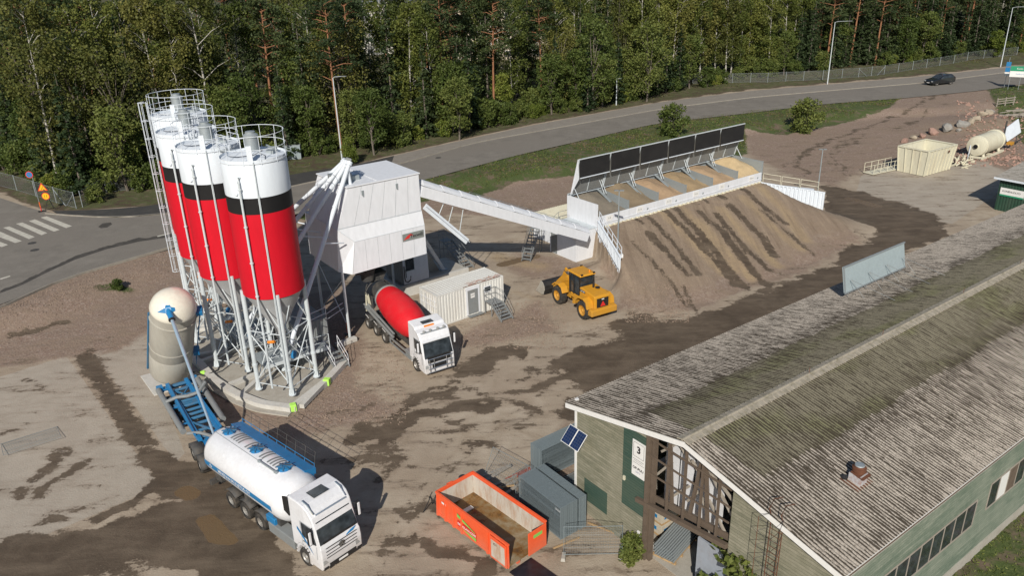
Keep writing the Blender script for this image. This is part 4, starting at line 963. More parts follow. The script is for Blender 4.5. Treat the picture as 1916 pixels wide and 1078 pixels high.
# compressor container behind the front silo
def corrugated(mb, x0, x1, y, z0, z1, pitch=.28, depth=.05, axis='x', out=-1):
    """trapezoidal sheet standing in the xz (or yz) plane, built as one folded strip"""
    n_ = max(2, int((x1 - x0) / pitch)); p = (x1 - x0) / n_; pts = []
    for i in range(n_):
        a = x0 + i*p; pts += [(a, 0), (a + p*.28, 0), (a + p*.42, depth*out), (a + p*.86, depth*out)]
    pts.append((x1, 0)); vs = []
    for u, d in pts:
        for z in (z0, z1): vs.append((u, y + d, z) if axis == 'x' else (y + d, u, z))
    mb.add(vs, [(2*i, 2*i+2, 2*i+3, 2*i+1) for i in range(len(pts) - 1)]); return mb
def container(name, label, cat, loc, rz, Lx, Wy, H, mat, group=None):
    t = thing(name, label, cat, loc, rz, group)
    mb = MB(); corrugated(mb, .1, Lx-.1, .05, .16, H-.1); corrugated(mb, .1, Lx-.1, Wy-.05, .16, H-.1, out=1); corrugated(mb, .1, Wy-.1, .05, .16, H-.1, axis='y'); corrugated(mb, .1, Wy-.1, Lx-.05, .16, H-.1, axis='y', out=1)
    mb.build('wall_panels', mat, t, recalc=False)
    mb = MB()
    for x in (0, Lx-.12):
        for y in (0, Wy-.12): mb.box(x, x+.12, y, y+.12, 0, H)
    for y in (0.01, Wy-.11): mb.box(.12, Lx-.12, y, y+.1, .02, .17); mb.box(.12, Lx-.12, y, y+.1, H-.12, H-.01)
    for x in (0.01, Lx-.11): mb.box(x, x+.1, .12, Wy-.12, .02, .17); mb.box(x, x+.1, .12, Wy-.12, H-.12, H-.01)
    mb.build('corner_frame', mat, t, .008)
    mb = MB(); n_ = int(Lx/.28); p = (Lx-.24)/n_; pts = []
    for i in range(n_): a = .12 + i*p; pts += [(a, 0), (a+p*.28, 0), (a+p*.42, -.03), (a+p*.86, -.03)]
    pts.append((Lx-.12, 0)); vs = []
    for u, d in pts: vs += [(u, .1, H-.02+d), (u, Wy-.1, H-.02+d)]
    mb.add(vs, [(2*i, 2*i+2, 2*i+3, 2*i+1) for i in range(len(pts)-1)]); mb.build('roof_panel', mat, t, recalc=False)
    MB().box(.06, Lx-.06, .06, Wy-.06, .03, .2).build('floor', mat, t)
    return t
container('equipment_container', 'grey corrugated container standing in the shade behind the front silo', 'container', (-15.9, 52.2, .12), ROT54, 2.5, 6.0, 3.2, M['grey'])
# delineator and concrete block by the tower leg
def delineator(label, loc, s=1.0):
    t = thing('delineator_post', label, 'traffic marker', loc, random.uniform(0, 1), 'red delineator posts'); t.scale = (s, s, s)
    MB().lathe([(.05, .08), (.045, 1.0), (.03, 1.04), (0, 1.04)], 8).build('post', M['red'], t); mb = MB()
    for z in (.55, .72, .88): mb.lathe([(.053, z), (.052, z + .08)], 8)
    mb.build('reflector_band', M['amber'], t); MB().box(-.3, .3, -.18, .18, 0, .1).build('foot', M['black'], t, .02); return t
x, y = at(652, 634); delineator('red and yellow delineator post on the concrete block by the tower leg', (x, y, .38))
bx_, by_ = at(650, 645); o = MB().box(-.9, .9, -.22, .22, 0, .36).build('concrete_block', M['concrete_light'], None, .03); o.location = (bx_ - .1, by_ + .1, 0); o.rotation_euler = (0, 0, ROT54 + .1); tag(o, 'white concrete kerb block at the base of the tower leg', 'concrete block')

# ---------------------------------------------------------------- batching tower
T0 = Vector((-7.0, 60.4, 0))
tw = thing('batching_tower', 'white panelled batching tower with sloping skirt above the mixer truck lane', 'tower', tuple(T0), ROT54)
mb = MB(); D = 5.3
mb.hexa([(-7.25, -.02, 9.35), (0, 0, 9.35), (0, D, 9.35), (-7.25, D, 9.35), (-6.05, 0, 12.3), (0, 0, 12.3), (0, D, 12.3), (-6.05, D, 12.3)]); mb.build('upper_walls', M['white'], tw, .02)
mb = MB(); mb.hexa([(-6.17, -.08, 12.303), (.08, -.08, 12.303), (.08, D+.08, 12.303), (-6.17, D+.08, 12.303), (-6.17, -.08, 12.40), (.08, -.08, 12.40), (.08, D+.08, 12.40), (-6.17, D+.08, 12.40)]); mb.bar((-3.6, .1, 12.43), (-3.6, D, 12.43), .08, .05); mb.build('roof', M['white'], tw, .02)
mb = MB(); y0 = -.3
mb.add([(-7.3, .55, 5.8), (-6.55, y0, 5.65), (.02, y0, 5.75), (.02, D+.6, 5.8), (-7.3, D+.6, 5.8),      # 0-4 bottom
        (-7.28, -.01, 9.34), (-6.1, y0, 8.2), (.02, y0, 8.2), (.02, 0, 9.34), (.02, D+.6, 9.34), (-7.28, D+.6, 9.34), (-7.3, .5, 7.0)],
       [(1, 2, 7, 6), (5, 6, 7, 8), (0, 1, 6, 5), (2, 3, 9, 8, 7), (3, 4, 10, 9), (4, 0, 5, 10), (5, 8, 9, 10)])
mb.build('skirt', M['white'], tw)
mb = MB()
for a, b2 in [((-7.26, -.03, 9.33), (0, -.03, 9.33)), ((-6.1, y0-.012, 8.2), (0, y0-.012, 8.2)), ((-7.26, -.03, 9.33), (-6.1, y0-.012, 8.2)), ((-6.1, y0-.012, 8.2), (-6.55, y0-.012, 5.68))]: mb.tube(a, b2, .018, 5)
mb.build('panel_trim', M['steel_light'], tw)
mb = MB()
for i in range(1, 6): mb.box(-6.3+i*1.05-.008, -6.3+i*1.05+.008, y0-.004, y0, 5.8, 8.15); mb.bar((-7.0+i*1.16, -.025, 9.4), (-5.9+i*.98, -.004, 12.25), .016, .006, up=(0, 1, 0))
mb.build('panel_joint', M['steel'], tw)
mb = MB()
for x in (-4.9, -2.0): mb.box(x-.09, x+.09, -.05, -.01, 11.55, 11.9); mb.tube((x, -.1, 11.5), (x, -.02, 11.5), .05, 8)
mb.build('lifting_lug', M['steel'], tw)
for x, y, z1 in [(-7.1, .35, 5.8), (-7.1, D, 5.9), (-.2, D+.2, 5.9)]: mb = MB(); mb.tube((x, y, 0), (x, y, z1), .11, 10); mb.lathe([(.2, 0), (.2, .05)], 10, (x, y, 0)); mb.build('support_column', M['steel_light'], tw)
mb = MB(); mb.tube((-7.1, .35, 1.0), (-7.1, D, 5.6), .04, 6); mb.tube((-7.1, .35, 5.2), (-7.1, D, 1.2), .04, 6); mb.build('cross_brace', M['steel_light'], tw)
mb = MB()
for p, q in [((-7.5, 0, 3.0), (-9.4, -1.1, 3.0)), ((-7.5, 0, 3.45), (-9.4, -1.1, 3.45)), ((-9.4, -1.1, 2.0), (-9.4, -1.1, 4.2)), ((-9.4, -1.1, 4.0), (-11.2, -2.0, 4.2)), ((-9.4, -1.1, 3.55), (-11.2, -2.0, 3.7))]: mb.tube(p, q, .03, 5)
mb.build('side_rail', M['steel_light'], tw)
mb = MB(); mb.lathe([(.5, 4.2), (.62, 5.0), (1.1, 5.8)], 16, (-4.6, 1.3, 0)); mb.box(-6, -2, .8, 3.6, 5.4, 5.7); mb.tube((-5.9, .6, 5.3), (-5.2, .6, 5.2), .16, 8); mb.build('discharge_chute', M['dark'], tw)
mb = MB(); mb.box(-5.9, -5.2, .9, 1.6, 12.4, 13.1); mb.box(-6.3, -5.7, 2.2, 2.8, 12.4, 12.9); mb.tube((-5.5, 1.2, 13.1), (-5.5, 1.2, 13.6), .14, 8); mb.box(-5.0, -4.4, 1.3, 1.7, 12.4, 12.75); mb.build('inlet_box', M['steel'], tw)
# name board
nb = MB().box(-2.05, -.13, y0-.05, y0-.02, 7.25, 7.85).build('name_board', M['sign_grey'], tw)
mm = basis((-1.09, y0-.056, 7.55), (1, 0, 0), (0, 0, 1))
text_mesh('board_lettering', 'Tecwill', .40, M['ink'], nb, mm @ Matrix.Translation((.28, 0, 0)), .003, bold=.008)
mb = MB(); mb.add([(-1.98, y0-.058, 7.36), (-1.45, y0-.058, 7.44), (-1.30, y0-.058, 7.78), (-1.62, y0-.058, 7.66)], [(0, 1, 2, 3)]); mb.add([(-1.45, y0-.0585, 7.66), (-1.28, y0-.0585, 7.6), (-1.1, y0-.0585, 7.62), (-1.30, y0-.0585, 7.78)], [(0, 1, 2, 3)]); mb.build('board_emblem', M['red'], nb, recalc=False)
# control cabin behind the lane
cb = thing('control_cabin', 'white control cabin with one window below the tower skirt', 'cabin', tuple(T0), ROT54)
mb = MB(); mb.box(.55, 3.1, 5.0, 8.2, 1.15, 4.1); mb.build('cabin_walls', M['white'], cb, .02)
mb = MB(); corrugated(mb, 5.0, 8.2, .53, 1.15, 4.0, .3, .03, 'y'); mb.build('side_cladding', M['grey'], cb, recalc=False)
wf = MB().box(.72, 1.72, 4.96, 4.99, 2.3, 3.85).build('window', M['steel_light'], cb); MB().box(.80, 1.64, 4.94, 4.958, 2.4, 3.75).build('pane', M['glass'], wf)
# foundation with white front wall
fd = thing('tower_foundation', 'white concrete foundation wall under the conveyor leg behind the office container', 'foundation', tuple(T0), ROT54)
MB().box(.2, 7.3, 4.9, 5.15, 0, 1.1).build('front_wall', M['concrete_light'], fd); MB().box(.2, 7.3, 5.15, 9.0, 0, .98).build('slab', M['concrete'], fd)
MB().box(-.1, .2, 4.9, 9.0, 0, 1.12).build('side_wall', M['concrete_light'], fd)
# raking leg
lg = thing('raking_leg', 'white plate girder leg leaning from the foundation to the tower', 'support leg', tuple(T0), ROT54)
mb = MB(); mb.hexa([(5.2, 6.1, 1.0), (5.55, 6.1, 1.0), (5.55, 6.35, 1.0), (5.2, 6.35, 1.0), (.15, 3.6, 8.9), (.5, 3.6, 8.9), (.5, 3.85, 8.9), (.15, 3.85, 8.9)]); mb.build('girder', M['white'], lg)
mb = MB(); mb.hexa([(4.1, 6.5, 1.0), (5.1, 6.5, 1.0), (5.1, 6.56, 1.0), (4.1, 6.56, 1.0), (.0, 4.2, 8.0), (.3, 4.2, 8.0), (.3, 4.26, 8.0), (.0, 4.26, 8.0)]); mb.build('web_plate', M['concrete'], lg); MB().box(5.0, 5.75, 5.95, 6.5, .98, 1.04).build('base_plate', M['steel'], lg)
# ---------------------------------------------------------------- belt conveyor
cv = thing('belt_conveyor', 'long white enclosed belt conveyor sloping from tower down to the bins', 'conveyor', tuple(T0), ROT54)
P0, P1 = Vector((.0, 0, 10.45)), Vector((17.6, 0, 2.55)); dr = (P1 - P0).normalized(); up_ = Vector((0, -1, 0)).cross(dr).normalized(); LL = (P1 - P0).length
if up_.z < 0: up_ = -up_
mb = MB(); w0, w1, hs = 0.0, 1.25, .85
mb.add([P0 + Vector((0, w0, 0)), P1 + Vector((0, w0, 0)), P1 + Vector((0, w0, 0)) + up_*hs, P0 + Vector((0, w0, 0)) + up_*hs, P0 + Vector((0, w1, 0)), P1 + Vector((0, w1, 0)), P1 + Vector((0, w1, 0)) + up_*hs, P0 + Vector((0, w1, 0)) + up_*hs],
       [(0, 1, 2, 3), (4, 7, 6, 5), (0, 4, 5, 1), (0, 3, 7, 4), (1, 5, 6, 2)])
mb.build('side_casing', M['white'], cv)
k = 10
for i in range(k):
    a = P0 + dr*(LL*i/k) + up_*(hs-.005); b2 = P0 + dr*(LL*(i+1)/k - .05) + up_*(hs-.005); mb = MB(); vs = []
    for q in (a, b2):
        for j in range(7):
            t_ = j/6; vs.append(q + Vector((0, w0-.04 + (w1-w0+.08)*t_, 0)) + up_*(.42*math.sin(math.pi*t_)**.8 + (.05 if q is a else .0)))
    mb.add(vs, [(j, j+1, j+8, j+7) for j in range(6)] + [(0, 7, 13, 6)] + [tuple(range(6, -1, -1)), tuple(range(7, 14))]); mb.build('cover', M['white'], cv)
mb = MB()
for i in range(13):
    a = P0 + dr*(LL*(.3+.7*i/12)) + Vector((0, w1+.1, 0)) + up_*.5; mb.tube(a, a + UP*.95, .018, 4)
for h in (.5, .95): mb.tube(P0 + dr*(LL*.3) + Vector((0, w1+.1, 0)) + up_*.5 + UP*h, P1 + Vector((0, w1+.1, 0)) + up_*.5 + UP*h, .018, 4)
mb.bar(P0 + dr*(LL*.3) + Vector((0, w1+.28, 0)) + up_*.4, P1 + Vector((0, w1+.28, 0)) + up_*.4, .5, .04); mb.build('catwalk', M['steel'], cv)
tr_ = MB(); tr_.bar((.5, .3, 9.5), (4.35, .3, 5.6), .5, .10, up=(0, 1, 0)); tr_.bar((.5, .02, 9.55), (4.35, .02, 5.65), .04, .22, up=(0, 1, 0)); tr_.build('hanging_tray', M['silo_white'], cv)
mb = MB()
for s, zt in ((.30, .13), (.53, .18), (.80, .235)):
    a = Vector((.5, .3, 9.5)).lerp(Vector((4.35, .3, 5.6)), s); b2 = P0 + dr*(LL*zt) + Vector((0, .3, 0)); mb.tube(a, b2, .035, 6)
mb.build('hanger_rod', M['steel_light'], cv)
# stairs to the tower side and beside the hopper house
stairs('steel_stairs', 'dark steel stairs with open rails beside the tower foundation', (-6.2, 74.0, 0), math.radians(-54), 1.0, 3.6, 1.9, 8, M['grey'], M['grey'], .9)
stairs('steel_stairs', 'dark steel stairs leading up under the low end of the conveyor', (2.45, 75.0, 0), math.radians(-112), .9, 2.6, 2.6, 9, M['grey'], M['grey'], .8)

# ---------------------------------------------------------------- hopper house, bins, wing walls
hh_ = thing('hopper_house', 'white box shaped machine house where the conveyor meets the bins', 'building', tuple(T0), ROT54)
MB().box(17.6, 20.55, 1.6, 5.6, 0, 3.0).build('walls', M['white'], hh_, .02); MB().box(17.55, 20.6, 1.55, 5.65, 3.0, 3.06).build('flat_roof', M['steel_light'], hh_, .01)
dr_ = MB().box(17.55, 17.595, 4.45, 5.35, .1, 2.1).build('door', M['grey'], hh_); MB().tube((17.53, 4.6, 1.1), (17.53, 4.75, 1.1), .02, 6).build('handle', M['steel'], dr_)
MB().lathe([(0, 0), (.14, .02), (.16, .14), (.1, .24), (0, .26)], 12, (17.58, 1.9, 2.45), (-.6, -.5, .1)).build('wall_lamp', M['white'], hh_)
mb = MB(); mb.box(19.2, 24.3, 6.3, 10.3, 0, 2.55); mb.build('annex_walls', M['white'], hh_)
mb = MB(); n_ = 22; pts = []
for i in range(n_):
    a = 19.1 + i*.24; pts += [(a, 0), (a+.07, .06), (a+.15, .06), (a+.22, 0)]
vs = []
for u, d in pts: vs += [(u, 6.2, 2.56+d), (u, 10.4, 2.62+d)]
mb.add(vs, [(2*i, 2*i+2, 2*i+3, 2*i+1) for i in range(len(pts)-1)]); mb.build('annex_roof', M['cream'], hh_, recalc=False)
mb = MB()
for p, q in [((19.4, 6.4, 2.6), (19.4, 6.4, 3.6)), ((20.9, 6.4, 2.6), (20.9, 6.4, 3.6)), ((19.4, 6.4, 3.6), (20.9, 6.4, 3.6)), ((19.4, 6.4, 3.1), (20.9, 6.4, 3.1)), ((19.4, 6.4, 3.6), (18.7, 6.4, 3.2))]: mb.tube(p, q, .025, 5)
mb.build('roof_rail', M['grey'], hh_)

BL, BD, BZ = 25.2, 4.4, 2.85
bn = thing('aggregate_bins', 'row of six white open aggregate bins at the top of the earth ramp', 'aggregate bins', tuple(BIN0), ROT54)
MB().box(0, BL, -.12, 0, 1.6, 4.0).build('front_wall', M['white'], bn, .01)
MB().box(-.02, BL+.02, -.16, -.12, 3.22, 3.30).build('front_ledge', M['white'], bn)
mb = MB(); corrugated(mb, 0, BL, -.17, .9, 3.0, .62, .13); mb.build('sheet_piling', M['cream'], bn, recalc=False)
mb = MB(); mb.add([(-.1, -.12, 0), (-.1, BD, 0), (-.1, BD, 5.3), (-.1, -.12, 5.3), (0, -.12, 0), (0, BD, 0), (0, BD, 5.3), (0, -.12, 5.3)], [(0,1,2,3),(4,7,6,5),(0,4,5,1),(1,5,6,2),(2,6,7,3),(3,7,4,0)]); mb.build('end_wall', M['white'], bn)
mb = MB(); mb.box(BL, BL+.06, 0, BD, 1, 5.25); mb.box(BL+.06, BL+.14, -.12, .0, 1, 5.3); mb.box(BL+.06, BL+.12, 0, BD, 5.15, 5.27); mb.build('end_wall', M['steel'], bn)
mb = MB(); mb.box(0, BL, BD, BD+.08, 0, 5.3); mb.build('back_wall', M['steel'], bn)
mb = MB(); mb.tube((-.1, BD-.1, 5.42), (BL, BD-.1, 5.42), .05, 6); mb.tube((-.1, BD-.35, 5.30), (BL, BD-.35, 5.30), .05, 6); mb.build('hinge_tube', M['steel_light'], bn)
for i in range(1, 6):
    x = BL*i/6; mb = MB(); mb.add([(x-.03, 0, 1.5), (x-.03, BD, 1.5), (x-.03, BD, 5.25), (x-.03, 0, 4.85), (x+.03, 0, 1.5), (x+.03, BD, 1.5), (x+.03, BD, 5.25), (x+.03, 0, 4.85)], [(0,1,2,3),(4,7,6,5),(0,4,5,1),(1,5,6,2),(2,6,7,3),(3,7,4,0)])
    mb.box(x-.06, x+.06, -.04, .04, 3.9, 4.9); mb.build('divider', M['steel'], bn)
    mb = MB(); mb.bar((x-.55, 2.0, 4.35), (x-.45, BD-.1, 5.35), .24, .03); mb.bar((x-.50, 1.9, 4.4), (x-.40, BD-.1, 5.38), .05, .09); mb.build('lift_arm', M['steel'], bn)
    mb = MB()
    for s in (-.2, .08): mb.tube((x-.4+s, BD-1.5, 5.0), (x-.4+s, BD-.75, 6.3), .035, 6)
    mb.build('lift_cylinder', M['steel_light'], bn)
mb = MB(); mb.tube((.1, BD-1.7, 5.1), (.1, BD-.75, 6.3), .04, 6); mb.build('lift_cylinder', M['steel_light'], bn); mb = MB(); mb.tube((BL-.1, BD-1.7, 5.1), (BL-.1, BD-.75, 6.4), .04, 6); mb.build('lift_cylinder', M['steel_light'], bn)
# raised lids: steel leaf below, black rubber apron above
M['rubber_sheet'] = paint('black_rubber_sheet', (.012, .012, .013), .55, dirt=.25, dirt_col=(.04, .038, .035), scale=.8)
M['lid_steel'] = paint('dull_galvanised_sheet', (.26, .27, .27), .55, .45, dirt=.4, dirt_col=(.2, .18, .15), scale=1.0, streak=1)
for i in range(6):
    x0, x1 = BL*i/6 + .06, BL*(i+1)/6 - .06; yb, zb = BD-.5, 5.45; yt, zt = BD-1.6, 9.2
    ld = MB().add([(x0, yb, zb), (x1, yb, zb), (x1, yt, zt), (x0, yt, zt), (x0, yb+.05, zb), (x1, yb+.05, zb), (x1, yt+.05, zt), (x0, yt+.05, zt)], [(0,1,2,3),(4,7,6,5),(0,4,5,1),(1,5,6,2),(2,6,7,3),(3,7,4,0)]).build('lid', M['lid_steel'], bn)
    L_ = lambda s, o: (yb + (yt-yb)*s - o, zb + (zt-zb)*s)
    mb = MB()
    for xx in (x0+.03, x1-.03): mb.bar((xx, L_(0, .05)[0], L_(0, 0)[1]), (xx, L_(1, .05)[0], L_(1, 0)[1]), .07, .1, up=(0, 1, 0))
    mb.bar((x0, L_(1, .06)[0]-.0, zt), (x1, L_(1, .06)[0], zt), .1, .09); mb.bar(((x0+x1)/2, L_(0, .03)[0], zb), ((x0+x1)/2, L_(.5, .03)[0], L_(.5, 0)[1]), .05, .05, up=(0, 1, 0))
    mb.build('lid_frame', M['steel_light'], ld)
    ya, za = L_(.99, .1); yb2, zb2 = L_(.50, .62)
    MB().add([(x0+.05, ya, za), (x1-.05, ya, za), (x1-.05, yb2, zb2), (x0+.05, yb2, zb2), (x0+.05, ya+.03, za), (x1-.05, ya+.03, za), (x1-.05, yb2+.03, zb2), (x0+.05, yb2+.03, zb2)], [(0,1,2,3),(4,7,6,5),(0,4,5,1),(1,5,6,2),(2,6,7,3),(3,7,4,0)]).build('rubber_apron', M['rubber_sheet'], ld)
    MB().bar((x0+.1, yb2-.02, zb2-.02), (x1-.05, yb2-.02, zb2-.02), .06, .08).build('apron_bar', M['silo_white'], ld)
mb = MB(); mb.add([(-.02, BD-.5, 5.45), (-.02, BD-1.6, 9.2), (-.02, BD-1.75, 7.3)], [(0, 1, 2)]); mb.bar((-.02, BD-.5, 5.45), (-.02, BD-1.6, 9.2), .08, .1); mb.build('lid_side', M['white'], bn)
for i in range(6):
    x = BL*(i+.5)/6 + (-.6 if i < 5 else .3)
    pl_ = MB().box(x-.42, x+.42, -.15, -.123, 3.34, 3.94).build('bin_label', M['sign_white'], bn)
    text_mesh('label_text', ['0-8', '8-16', '16-32', '0-16', '0-2', 'HIEKKA'][i], .27 if i < 5 else .2, M['sign_grey'], pl_, basis((x, -.153, 3.64), (1, 0, 0), (0, 0, 1)), .001)
    MB().lathe([(.1, 0), (.12, .02), (.1, .05), (0, .05)], 10, (x+1.1, -.12, 3.5), (0, -1, 0)).build('wall_fitting', M['steel'], bn)
# heaps of aggregate
def agg_mat(name, c):
    return paint(name, c, .95, dirt=.5, dirt_col=tuple(v*.55 for v in c), scale=1.1, bump=.9, bscale=26)
heaps = [((.19, .165, .13), 3.85, .9, .5, .85, 'low dark grey gravel lying in the leftmost bin', 'gravel_heap'), ((.22, .17, .11), 3.9, 1.2, .55, .95, 'brown gravel sloping down in the second bin from the left', 'gravel_heap'),
         ((.36, .25, .155), 4.0, 1.15, .35, .6, 'light brown gravel filling the third bin from the left', 'gravel_heap'), ((.31, .225, .13), 3.9, .8, .4, .7, 'yellowish brown gravel low in the fourth bin from the left', 'gravel_heap'),
         ((.37, .26, .16), 4.0, 1.1, .35, .6, 'light brown gravel filling the fifth bin from the left', 'gravel_heap'), ((.50, .38, .22), 4.0, 1.55, .6, .6, 'pale yellow sand heap in the rightmost bin', 'sand_heap')]
for i, (c, zb, hh2, cx_, cy_, lb, nm) in enumerate(heaps):
    x0, x1 = BL*i/6 + .05, BL*(i+1)/6 - .05; g_ = 22; vs = []; rg = np.random.default_rng(50+i)
    for a in range(g_+1):
        for b2 in range(g_+1):
            u, v_ = a/g_, b2/g_; d = math.hypot((u-cx_)*1.5, (v_-cy_)*1.2); z = min(zb, 3.92) + .8*v_**1.2 + max(0, .7*hh2*(1 - d*1.0))*min(1, v_*4) + .06*math.sin(u*9+i)*math.sin(v_*7) + rg.normal(0, .018)
            vs.append((x0+(x1-x0)*u, .02+(BD-.06)*v_, z))
    fs = [(a*(g_+1)+b2, (a+1)*(g_+1)+b2, (a+1)*(g_+1)+b2+1, a*(g_+1)+b2+1) for a in range(g_) for b2 in range(g_)]
    me_ = MB().add(vs, fs, 0, True).build(nm, agg_mat('heap_material', c), None, recalc=False); me_.location = BIN0; me_.rotation_euler = (0, 0, ROT54)
    tag(me_, lb, 'sand heap' if 'sand' in nm else 'gravel heap', 'heaps in the bins')
# left wing wall (stepping down) and right wing wall
def wing(name, label, p, q, ztop_p, ztop_q, zb_p, zb_q, rail=None):
    t = thing(name, label, 'retaining wall', tuple(p), math.atan2((q-p).y, (q-p).x)); Lw = (q - p).length
    n_ = int(Lw/.42); mb = MB(); pts = []
    for i in range(n_): a = Lw*i/n_; w_ = Lw/n_; pts += [(a, 0), (a+w_*.35, 0), (a+w_*.5, -.09), (a+w_*.85, -.09)]
    pts.append((Lw, 0)); vs = []
    for u, d in pts: s = u/Lw; vs += [(u, d, zb_p+(zb_q-zb_p)*s), (u, d, ztop_p+(ztop_q-ztop_p)*s)]
    mb.add(vs, [(2*i, 2*i+2, 2*i+3, 2*i+1) for i in range(len(pts)-1)]); o = mb.build('sheeting', M['silo_white'], t, recalc=False)
    md = o.modifiers.new('solid', 'SOLIDIFY'); md.thickness = .05
    MB().bar((0, 0, ztop_p+.03), (Lw, 0, ztop_q+.03), .16, .10).build('capping_beam', M['silo_white'], t)
    return t, Lw
wl_, Lw = wing('wing_wall', 'white sheeted wing wall stepping down left of the ramp', Vector((8.55, 73.3, 0)), Vector((9.85, 66.7, 0)), 3.7, 2.35, 0, -.2)
mb = MB()
for s in (.02, .2, .4, .6, .8, .99): z = 3.7 + (2.35-3.7)*s; mb.bar((Lw*s, 0.1, z), (Lw*s, .1, z+1.0), .05, .05)
for h in (.5, 1.0): mb.tube((0, .1, 3.7+h), (Lw, .1, 2.35+h), .03, 6)
mb.tube((-.3, -.2, 3.0), (Lw, -.2, 1.4), .035, 6)
mb.build('hand_rail', M['silo_white'], wl_)
wr_, Lw = wing('wing_wall', 'white sheeted wing wall with three framed rails right of the ramp', Vector((28.9, 88.2, 0)), Vector((35.5, 85.9, 0)), 2.85, 2.1, 1.4, 0)
mb = MB()
for i in range(3):
    a, b2 = .2 + i*2.05, 2.1 + i*2.05
    for x in (a, b2): z = 2.9 - .75*x/Lw; mb.tube((x, .08, z), (x, .08, z+1.05), .03, 5)
    for h in (.5, 1.05): mb.tube((a, .08, 2.9-.75*a/Lw+h), (b2, .08, 2.9-.75*b2/Lw+h), .03, 5)
mb.build('guard_rail', M['cream'], wr_)
MB().bar((0, .35, 2.6), (Lw-1.2, .35, 2.3), .7, .06).build('walkway', M['silo_white'], wr_)
# floodlight masts
def mast(label, loc, h, boxed):
    t = thing('floodlight_mast', label, 'lamp post', loc, 0, 'yard floodlight masts'); MB().tube((0, 0, 0), (0, 0, h), .075, 8, .055).build('pole', M['steel'], t)
    for s in ((-.25, .05), (.22, .0)):
        mb = MB(); mb.box(s[0]-.2, s[0]+.2, s[1]-.15, s[1]+.1, h-.02, h+.08); mb.tube((0, 0, h-.05), (s[0], s[1], h), .03, 5); mb.build('floodlight', M['grey'], t, .01)
    if boxed: mb = MB(); mb.box(.05, .5, -.2, .15, 1.1, 1.9); mb.build('switch_box', M['sign_white'], t, .02); MB().box(-.45, -.15, -.1, .1, 3.1, 5.1).build('banner_arm', M['ink'], t) if False else None
    return t
mast('tall floodlight mast at the lower end of the left wing wall', (9.78, 68.2, .3), 7.9, True)
mast('floodlight mast at the outer end of the right wing wall', (37.3, 93.4, 0) if False else (34.9, 86.6, .3), 6.6, False)
# ---------------------------------------------------------------- office container
oc = container('office_container', 'white site office container with grey door beside the mixer truck', 'container', (-6.05, 58.2, 0), ROT54 + math.radians(1.2), 6.7, 2.7, 2.8, M['cream'])
oc.children[0].data.materials[0] = M['white']; 
for ch in oc.children:
    if ch.name.split('.')[0] in ('wall_panels', 'corner_frame', 'roof_panel'): ch.data.materials[0] = paint('container_paint', (.60, .60, .575), .5, dirt=.22, dirt_col=(.36, .30, .24), scale=.9, streak=1)
dd = MB().box(2.95, 4.0, -.055, -.02, .32, 2.45).build('door', M['grey'], oc); MB().tube((3.05, -.09, 1.3), (3.17, -.09, 1.3), .015, 6).build('handle', M['steel'], dd)
mb = MB(); mb.box(2.8, 2.95, -.07, 0, .25, 2.6); mb.box(4.0, 4.15, -.07, 0, .25, 2.6); mb.box(2.8, 4.15, -.072, 0, 2.45, 2.7); mb.build('door_frame', M['white'], oc)
sg = MB().box(3.25, 3.65, -.066, -.057, 1.72, 2.12).build('door_sign', M['sign_white'], dd)
text_mesh('sign_text', 'TYÖMAA\nTOIMISTO', .085, M['ink'], sg, basis((3.45, -.068, 1.93), (1, 0, 0), (0, 0, 1)), .001)
wf = MB().box(4.6, 5.35, -.07, -.02, 1.8, 2.35).build('window', M['white'], oc); MB().box(4.67, 5.28, -.078, -.071, 1.87, 2.28).build('pane', M['glass'], wf)
MB().box(2.9, 4.3, -.35, -.05, .12, .2).build('door_step', M['grey'], oc)
mb = MB()
for y in (.35, 1.0, 1.7, 2.35): mb.tube((-.02, y, .2), (-.02, y, 2.6), .02, 5)
for y in (.1, 1.4): mb.box(-.03, 0, y, y+1.2, .2, 2.6) if False else None
for z in (.6, 1.1, 1.7, 2.2): mb.bar((-.02, .15, z), (-.02, 2.55, z), .03, .04)
mb.build('end_door_bars', M['white'], oc)
mb = MB()
rg = random.Random(4)
for i in range(60):
    x = rg.uniform(3.0, 6.4); y = rg.uniform(.05, .55); mb.tube((x, y, 2.80 + rg.uniform(0, .06)), (x + rg.uniform(.1, .4), y + rg.uniform(-.15, .15), 2.82 + rg.uniform(0, .05)), .014, 4)
o = mb.build('cable_tangle', paint('faded_red_cable', (.42, .25, .2), .8, dirt=.5), None); o.location = (-6.05, 58.2, 0.03); o.rotation_euler = (0, 0, ROT54 + math.radians(1.2)); tag(o, 'faded red lamp chain lying along the office container roof edge', 'cable')
MB().box(2.6, 6.4, .02, .05, 2.79, 2.84).build('light_strip', M['rust'], oc)
stairs('steel_stairs', 'grey steel steps with a railed landing in front of the office container window', tuple(Vector((-6.05, 58.2, 0)) + E1*5.1 - E2*1.15), math.radians(-54), 1.15, 1.25, 1.15, 5, M['grey'], M['grey'], 1.1)
# hook hanging pipe at cabin corner
mb = MB(); mb.path([(0, 0, 3.0), (0, 0, 1.9), (.05, 0, 1.6), (.3, 0, 1.45), (.55, 0, 1.6), (.6, 0, 1.95)], .05, 6); mb.path([(.15, 0, 2.7), (.15, 0, 1.9)], .04, 5)
o = mb.build('hanging_hose', M['dark'], None); o.location = tuple(T0 + E1*.5 + E2*4.7); o.rotation_euler = (0, 0, ROT54); tag(o, 'dark hooked hose hanging at the cabin corner', 'hose')
